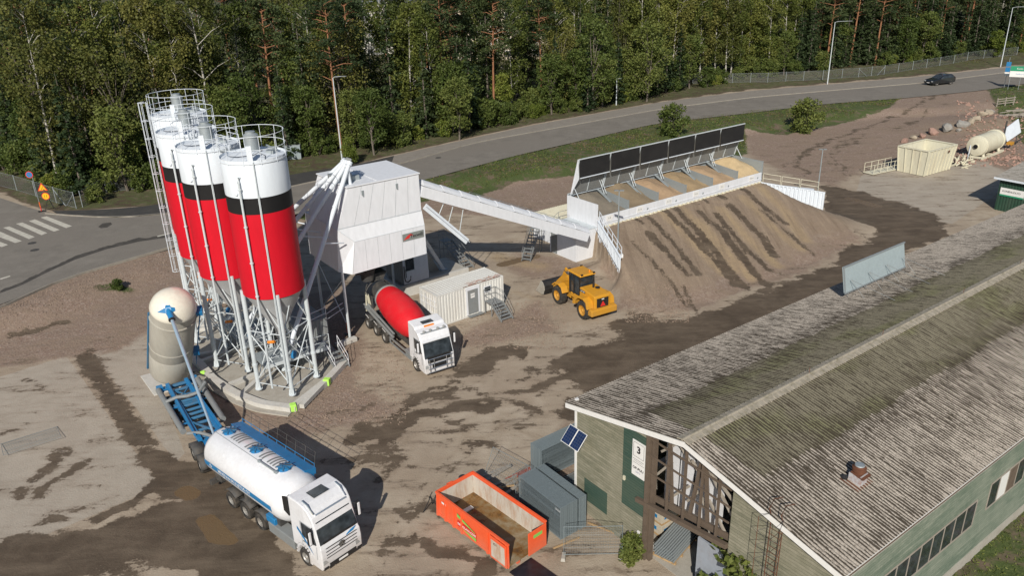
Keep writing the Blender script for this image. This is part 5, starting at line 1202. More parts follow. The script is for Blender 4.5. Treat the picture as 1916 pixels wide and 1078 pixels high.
# ---------------------------------------------------------------- warehouse
WA = Vector((*at(1078.5, 947), 0)); WW = 15.05; WL = 66.0; RY, RZ_ = -7.5, 8.28; EZ = 6.62
wh = thing('warehouse', 'long weathered green timber warehouse with mossy corrugated roof', 'building', tuple(WA), ROT54)
def roof_z(y, x=0): return EZ + (RZ_ - EZ) * (1 - abs(y - RY) / 7.5)
# weathered boarding
def boards(name, base, alt, pitch=.16):
    mt, n, l, b = new_mat(name); tc = n.new('ShaderNodeTexCoord'); sx = n.new('ShaderNodeSeparateXYZ'); l.new(tc.outputs['Object'], sx.inputs[0])
    q = mth(n, l, 'FRACT', mth(n, l, 'DIVIDE', sx.outputs[2], pitch)); row = mth(n, l, 'FLOOR', mth(n, l, 'DIVIDE', sx.outputs[2], pitch))
    cmb = n.new('ShaderNodeCombineXYZ'); l.new(mth(n, l, 'MULTIPLY', sx.outputs[0], .35), cmb.inputs[0]); l.new(mth(n, l, 'MULTIPLY', sx.outputs[1], .35), cmb.inputs[1]); l.new(mth(n, l, 'MULTIPLY', row, 3.7), cmb.inputs[2])
    n1 = N(n, 'ShaderNodeTexNoise', ins={'Scale': 1.0, 'Detail': 8.0, 'Roughness': .75}); l.new(cmb.outputs[0], n1.inputs['Vector'])
    mp = N(n, 'ShaderNodeMapping'); l.new(tc.outputs['Object'], mp.inputs[0]); mp.inputs['Scale'].default_value = (2, 2, 40)
    n2 = N(n, 'ShaderNodeTexNoise', ins={'Scale': 1.0, 'Detail': 6.0, 'Roughness': .7}); l.new(mp.outputs[0], n2.inputs['Vector'])
    n3 = N(n, 'ShaderNodeTexNoise', ins={'Scale': .45, 'Detail': 4.0}); l.new(tc.outputs['Object'], n3.inputs['Vector'])
    x = mth(n, l, 'ADD', mth(n, l, 'MULTIPLY', n1.outputs[0], .6), mth(n, l, 'MULTIPLY', n2.outputs[0], .4))
    c = ramp(n, l, x, [(.36, base), (.5, alt[0]), (.64, alt[1])])
    c = mixc(n, l, mth(n, l, 'MULTIPLY', ramp(n, l, n3.outputs[0], [(.45, (0, 0, 0)), (.65, (1, 1, 1))]), .45), c, alt[1])
    gap = ramp(n, l, q, [(.0, (.25, .25, .25)), (.10, (1, 1, 1))]); c = mixc(n, l, 1.0, c, gap, 'MULTIPLY'); l.new(c, b.inputs['Base Color']); b.inputs['Roughness'].default_value = .85
    bp = N(n, 'ShaderNodeBump', ins={'Strength': .8, 'Distance': .03}); l.new(mth(n, l, 'SUBTRACT', 1.0, q), bp.inputs['Height']); l.new(bp.outputs[0], b.inputs['Normal']); return mt
M['boards'] = boards('weathered_boards', (.10, .105, .072), ((.175, .17, .12), (.29, .27, .21)))
M['boards_side'] = boards('green_weathered_boards', (.07, .105, .075), ((.13, .165, .125), (.24, .26, .21)))
M['boards_green'] = boards('green_painted_boards', (.022, .05, .038), ((.03, .065, .048), (.06, .085, .06)))
def gable_poly(mb, ya, yb, z0a, z0b, x=0, th=.14):
    ys = [ya] + ([RY] if ya > RY > yb else []) + [yb]; top = [(y, roof_z(y) - .06) for y in ys]
    poly = [(ya, z0a)] + top + [(yb, z0b)]; mb.prism(poly, x, x + th, 'yz')
mb = MB(); gable_poly(mb, 0, -5.08, .02, .02); mb.build('gable_wall', M['boards'], wh)
mb = MB(); gable_poly(mb, -9.98, -WW, .02, .02); mb.build('gable_wall', M['boards'], wh)
MB().box(.14, WL, -.14, 0, .3, EZ).build('long_wall', M['boards_side'], wh); MB().box(.14, WL, -WW, -WW+.14, .55, EZ).build('long_wall', M['boards_side'], wh)
MB().box(WL-.14, WL, -WW+.14, -.14, .02, EZ).build('end_wall', M['boards_side'], wh)
MB().box(.1, WL, -WW-.05, -WW+.2, -.2, .55).build('plinth', M['concrete'], wh); MB().box(.3, WL-.2, -WW+.2, -.2, -.1, .03).build('floor_slab', M['concrete'], wh)
mb = MB(); mb.box(-.018, -.001, -4.98, -3.45, 2.35, roof_z(-3.45)-.45); mb.box(-.018, -.001, -2.4, -.65, .9, 2.25); mb.build('green_repair_boards', M['boards_green'], wh)
mb = MB(); mb.box(-.05, .12, -.02, .12, 0, 6.75); mb.box(-.05, .1, -WW-.1, -WW+.02, 0, 6.6); mb.build('corner_board', M['sign_white'], wh)
# fascia along both gable slopes, eaves boards
mb = MB(); OX = -.45
for ya, yb in ((.40, RY), (RY, -WW-.38)):
    za, zb = roof_z(ya), roof_z(yb); mb.hexa([(OX, ya, za-.30), (OX+.05, ya, za-.30), (OX+.05, yb, zb-.30), (OX, yb, zb-.30), (OX, ya, za-.03), (OX+.05, ya, za-.03), (OX+.05, yb, zb-.03), (OX, yb, zb-.03)])
mb.box(OX+.05, WL+.3, .36, .40, roof_z(.4)-.2, roof_z(.4)-.05); mb.box(OX+.05, WL+.3, -WW-.38, -WW-.34, roof_z(-WW-.38)-.22, roof_z(-WW-.38)-.06)
mb.build('fascia_board', M['sign_white'], wh)
# corrugated roof
def roof_mat():
    mt, n, l, b = new_mat('mossy_fibre_cement'); tc = n.new('ShaderNodeTexCoord'); sx = n.new('ShaderNodeSeparateXYZ'); l.new(tc.outputs['Object'], sx.inputs[0])
    s_ = mth(n, l, 'ABSOLUTE', mth(n, l, 'SUBTRACT', sx.outputs[1], RY))
    wav = mth(n, l, 'COSINE', mth(n, l, 'MULTIPLY', sx.outputs[0], 2*math.pi/.177))         # +1 on the crests
    mp = N(n, 'ShaderNodeMapping'); l.new(tc.outputs['Object'], mp.inputs[0]); mp.inputs['Scale'].default_value = (5.65, .9, .0)
    streak = N(n, 'ShaderNodeTexNoise', ins={'Scale': 1.0, 'Detail': 5.0, 'Roughness': .75}); l.new(mp.outputs[0], streak.inputs['Vector'])
    mp2 = N(n, 'ShaderNodeMapping'); l.new(tc.outputs['Object'], mp2.inputs[0]); mp2.inputs['Scale'].default_value = (.22, .5, .0)
    big = N(n, 'ShaderNodeTexNoise', ins={'Scale': 1.0, 'Detail': 4.0}); l.new(mp2.outputs[0], big.inputs['Vector'])
    fine = N(n, 'ShaderNodeTexNoise', ins={'Scale': 14.0, 'Detail': 4.0, 'Roughness': .7}); l.new(tc.outputs['Object'], fine.inputs['Vector'])
    pale = ramp(n, l, fine.outputs[0], [(.3, (.16, .138, .115)), (.5, (.31, .275, .235)), (.72, (.45, .41, .36))])
    green = ramp(n, l, fine.outputs[0], [(.3, (.10, .09, .062)), (.7, (.185, .168, .122))])
    green = mixc(n, l, mth(n, l, 'MULTIPLY', ramp(n, l, big.outputs[0], [(.5, (0, 0, 0)), (.62, (1, 1, 1))]), .55), green, (.13, .135, .06))
    # green moss band either side of the ridge, starting about one sheet in from the gable
    lim = mth(n, l, 'ADD', mth(n, l, 'ADD', 3.35, mth(n, l, 'MULTIPLY', mth(n, l, 'SUBTRACT', big.outputs[0], .5), .8)), mth(n, l, 'MULTIPLY', mth(n, l, 'SUBTRACT', streak.outputs[0], .5), 1.3))
    gz = mth(n, l, 'MULTIPLY', mth(n, l, 'LESS_THAN', s_, lim), mth(n, l, 'GREATER_THAN', sx.outputs[0], mth(n, l, 'ADD', .55, mth(n, l, 'MULTIPLY', s_, .12))))
    gz = mth(n, l, 'MULTIPLY', gz, mth(n, l, 'GREATER_THAN', s_, .32))
    c = mixc(n, l, gz, pale, green)
    # dark dirt and moss lying in the troughs, broken up along the slope, heaviest below the green band
    band = ramp(n, l, mth(n, l, 'DIVIDE', s_, 8.0), [(.0, (.02, .02, .02)), (.30, (.12, .12, .12)), (.43, (.30, .30, .30)), (.60, (.12, .12, .12)), (1.0, (.04, .04, .04))])
    x = mth(n, l, 'ADD', mth(n, l, 'ADD', mth(n, l, 'MULTIPLY', mth(n, l, 'SUBTRACT', streak.outputs[0], .5), 2.3), .5), band)
    x = mth(n, l, 'SUBTRACT', x, mth(n, l, 'MULTIPLY', gz, .05))
    x = mth(n, l, 'ADD', x, mth(n, l, 'MULTIPLY', mth(n, l, 'SUBTRACT', big.outputs[0], .5), .65))
    x = mth(n, l, 'SUBTRACT', x, mth(n, l, 'MULTIPLY', mth(n, l, 'ADD', wav, .15), .30))
    d = ramp(n, l, x, [(.57, (0, 0, 0)), (.61, (1, 1, 1))])
    c = mixc(n, l, mth(n, l, 'MULTIPLY', d, .94), c, (.03, .022, .013)); l.new(c, b.inputs['Base Color']); b.inputs['Roughness'].default_value = .95
    bp = N(n, 'ShaderNodeBump', ins={'Strength': .6, 'Distance': .02}); l.new(mth(n, l, 'ADD', fine.outputs[0], mth(n, l, 'MULTIPLY', d, .6)), bp.inputs['Height']); l.new(bp.outputs[0], b.inputs['Normal'])
    return mt
M['roof'] = roof_mat()
for s, yend, nm in ((1, .42, 'roof_slope'), (-1, -WW-.40, 'roof_slope')):
    pit = .177; x = np.arange(OX-.05, WL+.3, pit/6); Ls = abs(yend - RY); edges = [0.12, Ls*.235, Ls*.47, Ls*.72, Ls]
    allv, allf, off = [], [], 0
    for k in range(4):
        t0, t1 = edges[k], edges[k+1] + (.12 if k < 3 else 0); cols = np.array([t0, (t0+t1)/2, t1]); XX, TT = np.meshgrid(x, cols)
        Z = RZ_ + .03 - (RZ_ - EZ) * TT / 7.5 + .026*np.cos(XX*2*math.pi/pit) + .012*(TT-t0 < 99)*(TT - t0)/(t1-t0)
        Y = RY + s*TT; v = np.stack([XX, Y, Z], -1).reshape(-1, 3); nn_ = len(x); idx = np.arange(3*nn_).reshape(3, nn_) + off
        f = np.stack([idx[:-1, :-1], idx[:-1, 1:], idx[1:, 1:], idx[1:, :-1]], -1).reshape(-1, 4)
        if s < 0: f = f[:, ::-1]
        allv.append(v); allf.append(f[:, ::-1]); off += len(v)
    me = np_mesh(nm, np.vstack(allv), np.ascontiguousarray(np.vstack(allf)), True); me.materials.append(M['roof']); o = bpy.data.objects.new(nm, me); C.objects.link(o); o.parent = wh
    MB().hexa([(OX+.06, RY, RZ_-.16), (WL, RY, RZ_-.16), (WL, yend, roof_z(yend)-.16), (OX+.06, yend, roof_z(yend)-.16), (OX+.06, RY, RZ_-.08), (WL, RY, RZ_-.08), (WL, yend, roof_z(yend)-.08), (OX+.06, yend, roof_z(yend)-.08)]).build('roof_boarding', M['old_wood'], wh)
M['ridge'] = paint('lichened_ridge', (.30, .27, .22), .9, dirt=.9, dirt_col=(.12, .11, .07), scale=3, bump=.5)
mb = MB(); k = int((WL+.7)/.354)
for i in range(k):
    x0 = OX-.05 + i*.354
    for s in (1, -1): mb.hexa([(x0, RY, RZ_+.10), (x0+.345, RY, RZ_+.10), (x0+.345, RY+s*.34, RZ_+.015), (x0, RY+s*.34, RZ_+.015), (x0, RY, RZ_+.15), (x0+.345, RY, RZ_+.15), (x0+.30, RY+s*.36, RZ_+.055), (x0+.03, RY+s*.36, RZ_+.055)])
mb.tube((OX-.1, RY, RZ_+.13), (WL, RY, RZ_+.13), .07, 6); mb.build('ridge_cap', M['ridge'], wh)
mb = MB()
for x in (8.6, 15.2, 24.0, 31.5): mb.tube((x, RY, RZ_+.1), (x, RY, RZ_+.5), .015, 4)
mb.build('ridge_spike', M['rust'], wh)
# open gateway timber work
mb = MB()
for x, y, a in ((-.04, -5.2, .22), (.1, -5.42, .14)): mb.box(x-.13, x+.13, y-a/2, y+a/2, 0, roof_z(y)-.25)
mb.build('gate_post', M['old_wood'], wh)
bz = lambda y: 3.30 + (4.05-3.30)*(-4.65-y)/5.3
mb = MB(); mb.bar((-.1, -4.55, bz(-4.55)), (-.1, -9.98, bz(-9.98)), .22, .22); mb.bar((.2, -5.1, bz(-5.1)+.32), (.2, -9.98, bz(-9.98)+.25), .08, .35); mb.build('gate_beam', M['old_wood'], wh)
mb = MB()
for y in (-6.35, -7.35, -8.3, -9.25): mb.box(-.02, .08, y-.05, y+.05, bz(y), roof_z(y)-.25)
for i, y in enumerate((-6.5, -7.55, -8.6)): mb.bar((.25, y, bz(y)+.2), (.25, y - (.55 if i % 2 else -.35), roof_z(y)-.5), .14, .14)
mb.build('truss_post', M['old_wood'], wh)
mb = MB()
for h in (5.1, 6.1, 7.0):
    yl = -5.2; yr = min(-5.3, max(-9.95, RY - (RZ_ - .35 - h) / (RZ_ - EZ) * 7.5)); mb.bar((-.08, yl, h+.12), (-.08, yr, h-.12 + (.3 if h < 6 else .1)), .06, .075)
mb.bar((-.06, -5.3, 7.35), (-.06, RY, 7.95), .09, .12); mb.build('truss_rail', M['old_wood'], wh)
mb = MB(); rgd = random.Random(3)
for y0, z0, y1, z1 in [(-5.4, 5.0, -6.3, 6.2), (-6.3, 4.2, -7.3, 5.4), (-7.3, 4.6, -7.9, 5.5), (-7.9, 5.5, -8.4, 4.7), (-7.4, 6.9, -8.2, 6.0), (-8.0, 7.4, -9.2, 6.1), (-8.5, 5.4, -9.6, 4.3), (-9.0, 6.2, -9.85, 5.0), (-8.6, 6.9, -9.8, 6.1), (-5.6, 6.4, -6.6, 7.4), (-6.4, 7.6, -7.2, 6.5)]:
    mb.bar((.35, y0, z0), (.35 + rgd.uniform(-.1, .2), y1, z1), .09, .11)
mb.build('truss_brace', M['grey_wood'], wh)
mb = MB()
for y in (-5.85, -6.75, -7.65, -8.5): mb.box(.85, .9, y-.40, y+.40, 3.3, 6.7 + .5*(y < -6) - .7*(y < -8))
mb.build('stored_board', paint('pale_grey_board', (.60, .61, .64), .7, dirt=.2), wh)
mb = MB()
for y in (-6.3, -9.3): mb.box(1.15, 1.24, y-.05, y+.05, 3.2, 6.9)
mb.build('inner_truss', M['old_wood'], wh)
MB().box(1.5, 5.8, -10.2, -10.05, .05, 6.0).build('inner_wall', M['grey'], wh)
# windows in the long wall
def window_band(x0, x1, z0, z1, panes, white=None):
    t = MB()
    t.box(x0, x1, -WW-.03, -WW-.002, z0-.06, z0+.03); t.box(x0, x1, -WW-.03, -WW-.002, z1-.03, z1+.05)
    for i in range(panes+1): x = x0 + (x1-x0)*i/panes; t.box(x-.035, x+.035, -WW-.032, -WW-.002, z0+.03, z1-.03)
    w_ = t.build('window', M['grey_wood'], wh)
    for i in range(panes):
        a, b2 = x0+(x1-x0)*i/panes+.037, x0+(x1-x0)*(i+1)/panes-.037
        MB().box(a, b2, -WW-.018, -WW-.004, z0+.032, z1-.032).build('pane' if not (white and i in white) else 'boarded_pane', M['glass'] if not (white and i in white) else (M['sign_white'] if i == 1 else M['old_wood']), w_)
window_band(3.6, 11.5, 2.5, 3.95, 8); window_band(12.75, 16.6, 2.8, 4.25, 4, (1, 2)); window_band(22, 30, 2.5, 4.0, 8); window_band(36, 44, 2.5, 4.0, 8)
# gable fittings
sg = MB().box(-.05, -.02, -4.94, -4.1, 4.52, 6.5).build('gate_sign', M['sign_white'], wh); yc = -4.52
gb = lambda z, dx=.052: basis((-dx, yc, z), (0, -1, 0), (0, 0, 1))
text_mesh('sign_number', '3', .52, M['ink'], sg, gb(6.02), .002, bold=.02)
mb = MB()
for a, b2 in (((-4.86, 5.62), (-4.18, 5.62)), ((-4.86, 6.40), (-4.18, 6.40)), ((-4.86, 5.62), (-4.86, 6.40)), ((-4.18, 5.62), (-4.18, 6.40)), ((-4.88, 5.46), (-4.16, 5.46)), ((-4.88, 5.26), (-4.16, 5.26))): mb.bar((-.052, *a), (-.052, *b2), .012, .012)
mb.build('sign_lines', M['ink'], sg)
text_mesh('sign_text', 'LASTAUS JA VARASTO', .062, M['ink'], sg, gb(5.36), .001); text_mesh('sign_text', 'OP-PUU', .20, M['ink'], sg, gb(4.96), .002, bold=.006); text_mesh('sign_text', 'OVI 3', .13, paint('blue_ink', (.02, .03, .2), .5, dirt=0), sg, gb(4.76), .001)
MB().box(-.1, -.02, -3.68, -3.56, 3.85, 4.08).build('meter_box', M['cream'], wh); MB().box(-.1, -.02, -4.82, -4.66, 1.1, 1.4).build('socket_box', M['sign_white'], wh)
lad = thing('wall_ladder', 'rusty steel fire ladder fixed to the right half of the warehouse gable', 'ladder', tuple(WA), ROT54)
mb = MB()
for y in (-12.1, -12.65): mb.path([(-.35, y, .3), (-.35, y, 7.2), (-.55, y, 7.6), (-.3, y, 7.95), (.3, y, 7.75)], .022, 5)
mb.tube((-.9, -12.9, 2.4), (-.9, -12.9, 7.3), .014, 4); mb.tube((-.9, -11.9, 2.4), (-.9, -11.9, 7.3), .014, 4)
mb.build('stile', M['rust'], lad); mb = MB()
for i in range(24): mb.tube((-.35, -12.1, .5+i*.29), (-.35, -12.65, .5+i*.29), .014, 5)
mb.build('rung', M['rust'], lad); 
for i in range(8): z = 2.4+i*.7; MB().path([(-.35, -12.1, z), (-.9, -11.9, z), (-1.05, -12.4, z), (-.9, -12.9, z), (-.35, -12.65, z)], .014, 4).build('safety_hoop', M['dark'], lad)
# solar panels
for k, y0 in enumerate((.22, -.46)):
    so_ = thing('solar_panel', ['left one of the two small blue solar panels on the warehouse corner', 'right one of the two small blue solar panels on the warehouse corner'][k], 'solar panel', tuple(WA + E1*-.62 + E2*(y0-.36) + UP*4.9), ROT54 - math.pi/2, 'small solar panels')
    so_.rotation_euler = (math.radians(-35 + 90 - 90), 0, ROT54 - math.pi/2)
    so_.rotation_euler = (math.radians(48), 0, ROT54 - math.pi/2)
    MB().box(-.33, .33, -.50, .50, -.03, 0).build('frame', M['sign_white'], so_); mt = None
    if k == 0:
        M['solar'], n, l, b = new_mat('solar_cells'); tc = n.new('ShaderNodeTexCoord'); br = N(n, 'ShaderNodeTexBrick', ins={'Scale': 1.0, 'Mortar Size': .007, 'Brick Width': .15, 'Row Height': .15, 'Color1': (.006, .016, .06, 1), 'Color2': (.008, .022, .08, 1), 'Mortar': (.07, .09, .13, 1)}); br.offset = 0
        l.new(tc.outputs['Object'], br.inputs['Vector']); l.new(br.outputs[0], b.inputs['Base Color']); b.inputs['Roughness'].default_value = .35
    MB().box(-.305, .305, -.475, .475, .001, .006).build('cells', M['solar'], so_)
    mb = MB(); mb.tube((0, .4, -.03), (0, .25, -.6), .02, 5); mb.tube((0, -.4, -.03), (0, -.1, -.6), .02, 5); mb.build('bracket', M['grey'], so_)
# roof screen
scn = thing('roof_screen', 'long pale blue grey screen panel standing on thin struts on the roof', 'screen', tuple(WA + E1*20.8 + E2*-1.85), ROT54)
zr = roof_z(-1.85); mb = MB(); mb.add([(0, 0, zr+.45), (7.2, 0, zr+.45), (7.2, .35, zr+2.1), (0, .35, zr+2.1), (0, .06, zr+.45), (7.2, .06, zr+.45), (7.2, .41, zr+2.1), (0, .41, zr+2.1)], [(0,1,2,3),(4,7,6,5),(0,4,5,1),(1,5,6,2),(2,6,7,3),(3,7,4,0)]); mb.build('panel', paint('blue_grey_panel', (.30, .36, .38), .6, dirt=.3, dirt_col=(.22, .26, .27), scale=.8), scn)
mb = MB(); mb.bar((0, -.03, zr+.42), (7.2, -.03, zr+.42), .06, .08); mb.bar((0, .30, zr+2.1), (7.2, .30, zr+2.1), .06, .08); mb.bar((0.04, -.03, zr+.42), (0.04, .30, zr+2.1), .06, .08); mb.build('edge_frame', M['steel'], scn)
for i in range(4):
    x = .5 + i*2.05; zz = roof_z(-4.6); mb = MB(); mb.tube((x, -.03, zr+1.25), (x+.35, -2.9, zz+.05), .016, 5); mb.tube((x, .0, zr+.45), (x, .05, zr), .02, 5); mb.tube((x, -.03, zr+1.25), (x+.1, -1.0, roof_z(-2.85)+.05), .014, 5); mb.build('strut', M['grey'], scn)
# roof ventilator
vn = thing('roof_ventilator', 'rusty round roof ventilator on a square base', 'ventilator', tuple(WA + E1*4.35 + E2*-12.9 + UP*roof_z(-12.9)), ROT54); vn.scale = (.72, .72, .72)
MB().box(-.38, .38, -.38, .38, -.1, .62).build('base_box', paint('peeling_white', (.42, .42, .44), .7, dirt=.9, dirt_col=(.25, .09, .04), scale=4), vn, .01)
mb = MB(); mb.box(-.75, .75, -.55, .7, .02, .06); mb.box(-.42, .42, -.42, .42, .62, .67); mb.build('flashing', M['rust'], vn).rotation_euler = (math.radians(12), 0, 0)
mb = MB(); mb.lathe([(.3, .66), (.3, .78), (.4, .8), (.4, 1.02), (.34, 1.04), (.30, 1.12), (.30, 1.14)], 20); mb.build('cowl', M['rust'], vn); MB().lathe([(.30, 1.10), (.26, 1.2), (0, 1.22)], 20).build('cap', M['steel'], vn)
MB().lathe([(0, -.1), (.2, 0), (.22, .3), (0, .42)], 8, (-.5, .55, .0)).build('tar_lump', M['ink'], vn)
# goods inside the gateway
def wpos(x, y, z=0): return tuple(WA + E1*x + E2*y + UP*z)
pt = thing('tube_bundle', 'bundle of galvanised tubes on a timber pallet inside the gateway', 'tube bundle', wpos(.6, -6.0), ROT54 + .25)
mb = MB()
for x in (0, .7, 1.5, 2.2): mb.box(x, x+.12, -.55, .75, .05, .15)
for y in (-.5, .1, .6): mb.box(-.1, 2.4, y, y+.1, .15, .18)
mb.build('pallet', M['wood'], pt); mb = MB()
for i in range(9):
    for j in range(6):
        y = -.45 + i*.125 + (j % 2)*.06; mb.tube((-.05 + .02*((i*j) % 3), y, .25+j*.105), (2.7, y, .25+j*.105), .052, 8, caps=False)
mb.build('tube', M['steel'], pt)
for k, z in enumerate((.1, .85)):
    bk = thing('brick_pallet', ['lower wrapped pallet of pale building blocks just inside the gate', 'upper wrapped pallet of pale building blocks just inside the gate'][k], 'pallet', wpos(1.6, -4.1, z), ROT54, 'wrapped block pallets')
    mb = MB(); mb.box(0, 2.6, -.65, .6, 0, .1); mb.build('pallet_base', M['wood'], bk); o = MB().box(.02, 2.58, -.63, .58, .1, .72).build('wrapped_blocks', paint('wrapped_block', (.50, .45, .36), .6, dirt=.3), bk, .01)
    mb = MB()
    for x, z2 in ((.2, .3), (.9, .45), (1.6, .3)): mb.box(x, x+.35, -.642, -.632, z2, z2+.14)
    mb.box(.0, .018, -.3, .1, .3, .5); mb.build('print', M['blue'], bk)
bu = MB(); bu.lathe([(.15, 0), (.18, .42), (.19, .42), (.19, .46), (.0, .46)], 16); o = bu.build('bucket', M['sign_white'], None); o.location = (*at(1216, 1036), 0); tag(o, 'white plastic bucket standing behind the dark gate post', 'bucket')
# pale sheet leaning in the shadow of the opening
o = MB().box(0, .1, -2.1, 0, 0, 3.1).build('leaning_sheet', paint('blue_grey_sheet', (.28, .31, .36), .6, dirt=.3), None); o.location = wpos(.3, -8.1); o.rotation_euler = (0, 0, ROT54); tag(o, 'pale blue grey sheet standing under the gate beam next to the bush', 'sheet')

# ---------------------------------------------------------------- green shed at the right edge
sx_, sy_ = at(1860, 392); shd = thing('green_shed', 'dark green ribbed shed with corrugated roof at the right edge', 'building', (sx_, sy_, 0), ROT54 - math.pi/2)
M['shed_green'] = paint('dark_green_sheet', (.018, .055, .035), .5, dirt=.3, dirt_col=(.07, .08, .06), scale=1.2, streak=1)
mb = MB(); corrugated(mb, 0, 9, 0, 0, 3.7, .3, .05); corrugated(mb, 0, 14, 0, 0, 3.7, .3, .05, 'y'); mb.box(.1, 9, .1, 14, 0, 3.6); mb.build('walls', M['shed_green'], shd, recalc=False)
mb = MB(); n_ = 170; vs = []
for i in range(n_): x = -.5 + i*.06; z = .02*math.cos(x*35.5); vs += [(x, -.5, 3.75+z), (x, 14.5, 5.0+z)]
mb.add(vs, [(2*i, 2*i+2, 2*i+3, 2*i+1) for i in range(n_-1)], 0, True); mb.build('shed_roof', paint('grey_mossy_sheet', (.30, .28, .25), .9, dirt=.8, dirt_col=(.06, .05, .03), scale=2), shd, recalc=False)
MB().box(-.5, 9.8, -.55, -.5, 3.55, 3.75).build('fascia', M['silo_white'], shd)
sg = MB().box(.25, 2.7, -.12, -.06, 1.75, 2.65).build('name_sign', M['sign_white'], shd); MB().box(.25, 2.7, -.126, -.121, 1.75, 1.92).build('sign_stripe', M['green'], sg)
text_mesh('sign_text', 'KONEHUOLTO', .27, M['ink'], sg, basis((1.4, -.127, 2.3), (1, 0, 0), (0, 0, 1)), .001, bold=.004)
# ---------------------------------------------------------------- vehicles
def wheel(parent, x, y, r, w, side=1, rim=None, dual=False, name='wheel'):
    """side +1: outer face towards +y"""
    wd = w * (2.05 if dual else 1)
    mb = MB(); y0 = y - side*wd/2; prof = [(r*.58, 0), (r*.9, 0), (r*.985, wd*.08), (r, wd*.2), (r, wd*.8), (r*.985, wd*.92), (r*.9, wd), (r*.58, wd)]
    if dual: prof = [(r*.58, 0), (r*.9, 0), (r, wd*.08), (r, wd*.42), (r*.86, wd*.47), (r*.86, wd*.53), (r, wd*.58), (r, wd*.92), (r*.9, wd), (r*.58, wd)]
    mb.lathe(prof, 28, (x, y0, r), (0, side, 0), caps=False)
    for i in range(28):                                     # tread blocks
        a = 2*math.pi*i/28; mb.bar((x + r*math.cos(a), y0 + side*wd*.14, r + r*math.sin(a)), (x + r*math.cos(a), y0 + side*wd*.86, r + r*math.sin(a)), .05, .03, up=(math.cos(a), 0, math.sin(a)))
    t = mb.build(name, M['rubber'], parent)
    rp = [(0, wd*.62), (r*.16, wd*.62), (r*.2, wd*.72), (r*.24, wd*.74), (r*.28, wd*.6), (r*.5, wd*.66), (r*.56, wd*.9), (r*.6, wd*.93), (r*.6, wd*.1), (0, wd*.1)]
    if rim == 'front': rp = [(0, wd*1.02), (r*.14, wd*1.02), (r*.2, wd*.95), (r*.3, wd*.8), (r*.5, wd*.78), (r*.56, wd*.94), (r*.6, wd*.95), (r*.6, wd*.1), (0, wd*.1)]
    m2 = MB().lathe(rp, 24, (x, y0, r), (0, side, 0))
    for i in range(10): a = 2*math.pi*i/10; m2.tube((x + r*.36*math.cos(a), y0+side*wd*.6, r + r*.36*math.sin(a)), (x + r*.36*math.cos(a), y0+side*wd*.84, r + r*.36*math.sin(a)), .022, 5)
    m2.build('rim', M['rim'] if rim != 'yellow' else M['yellow'], t); return t

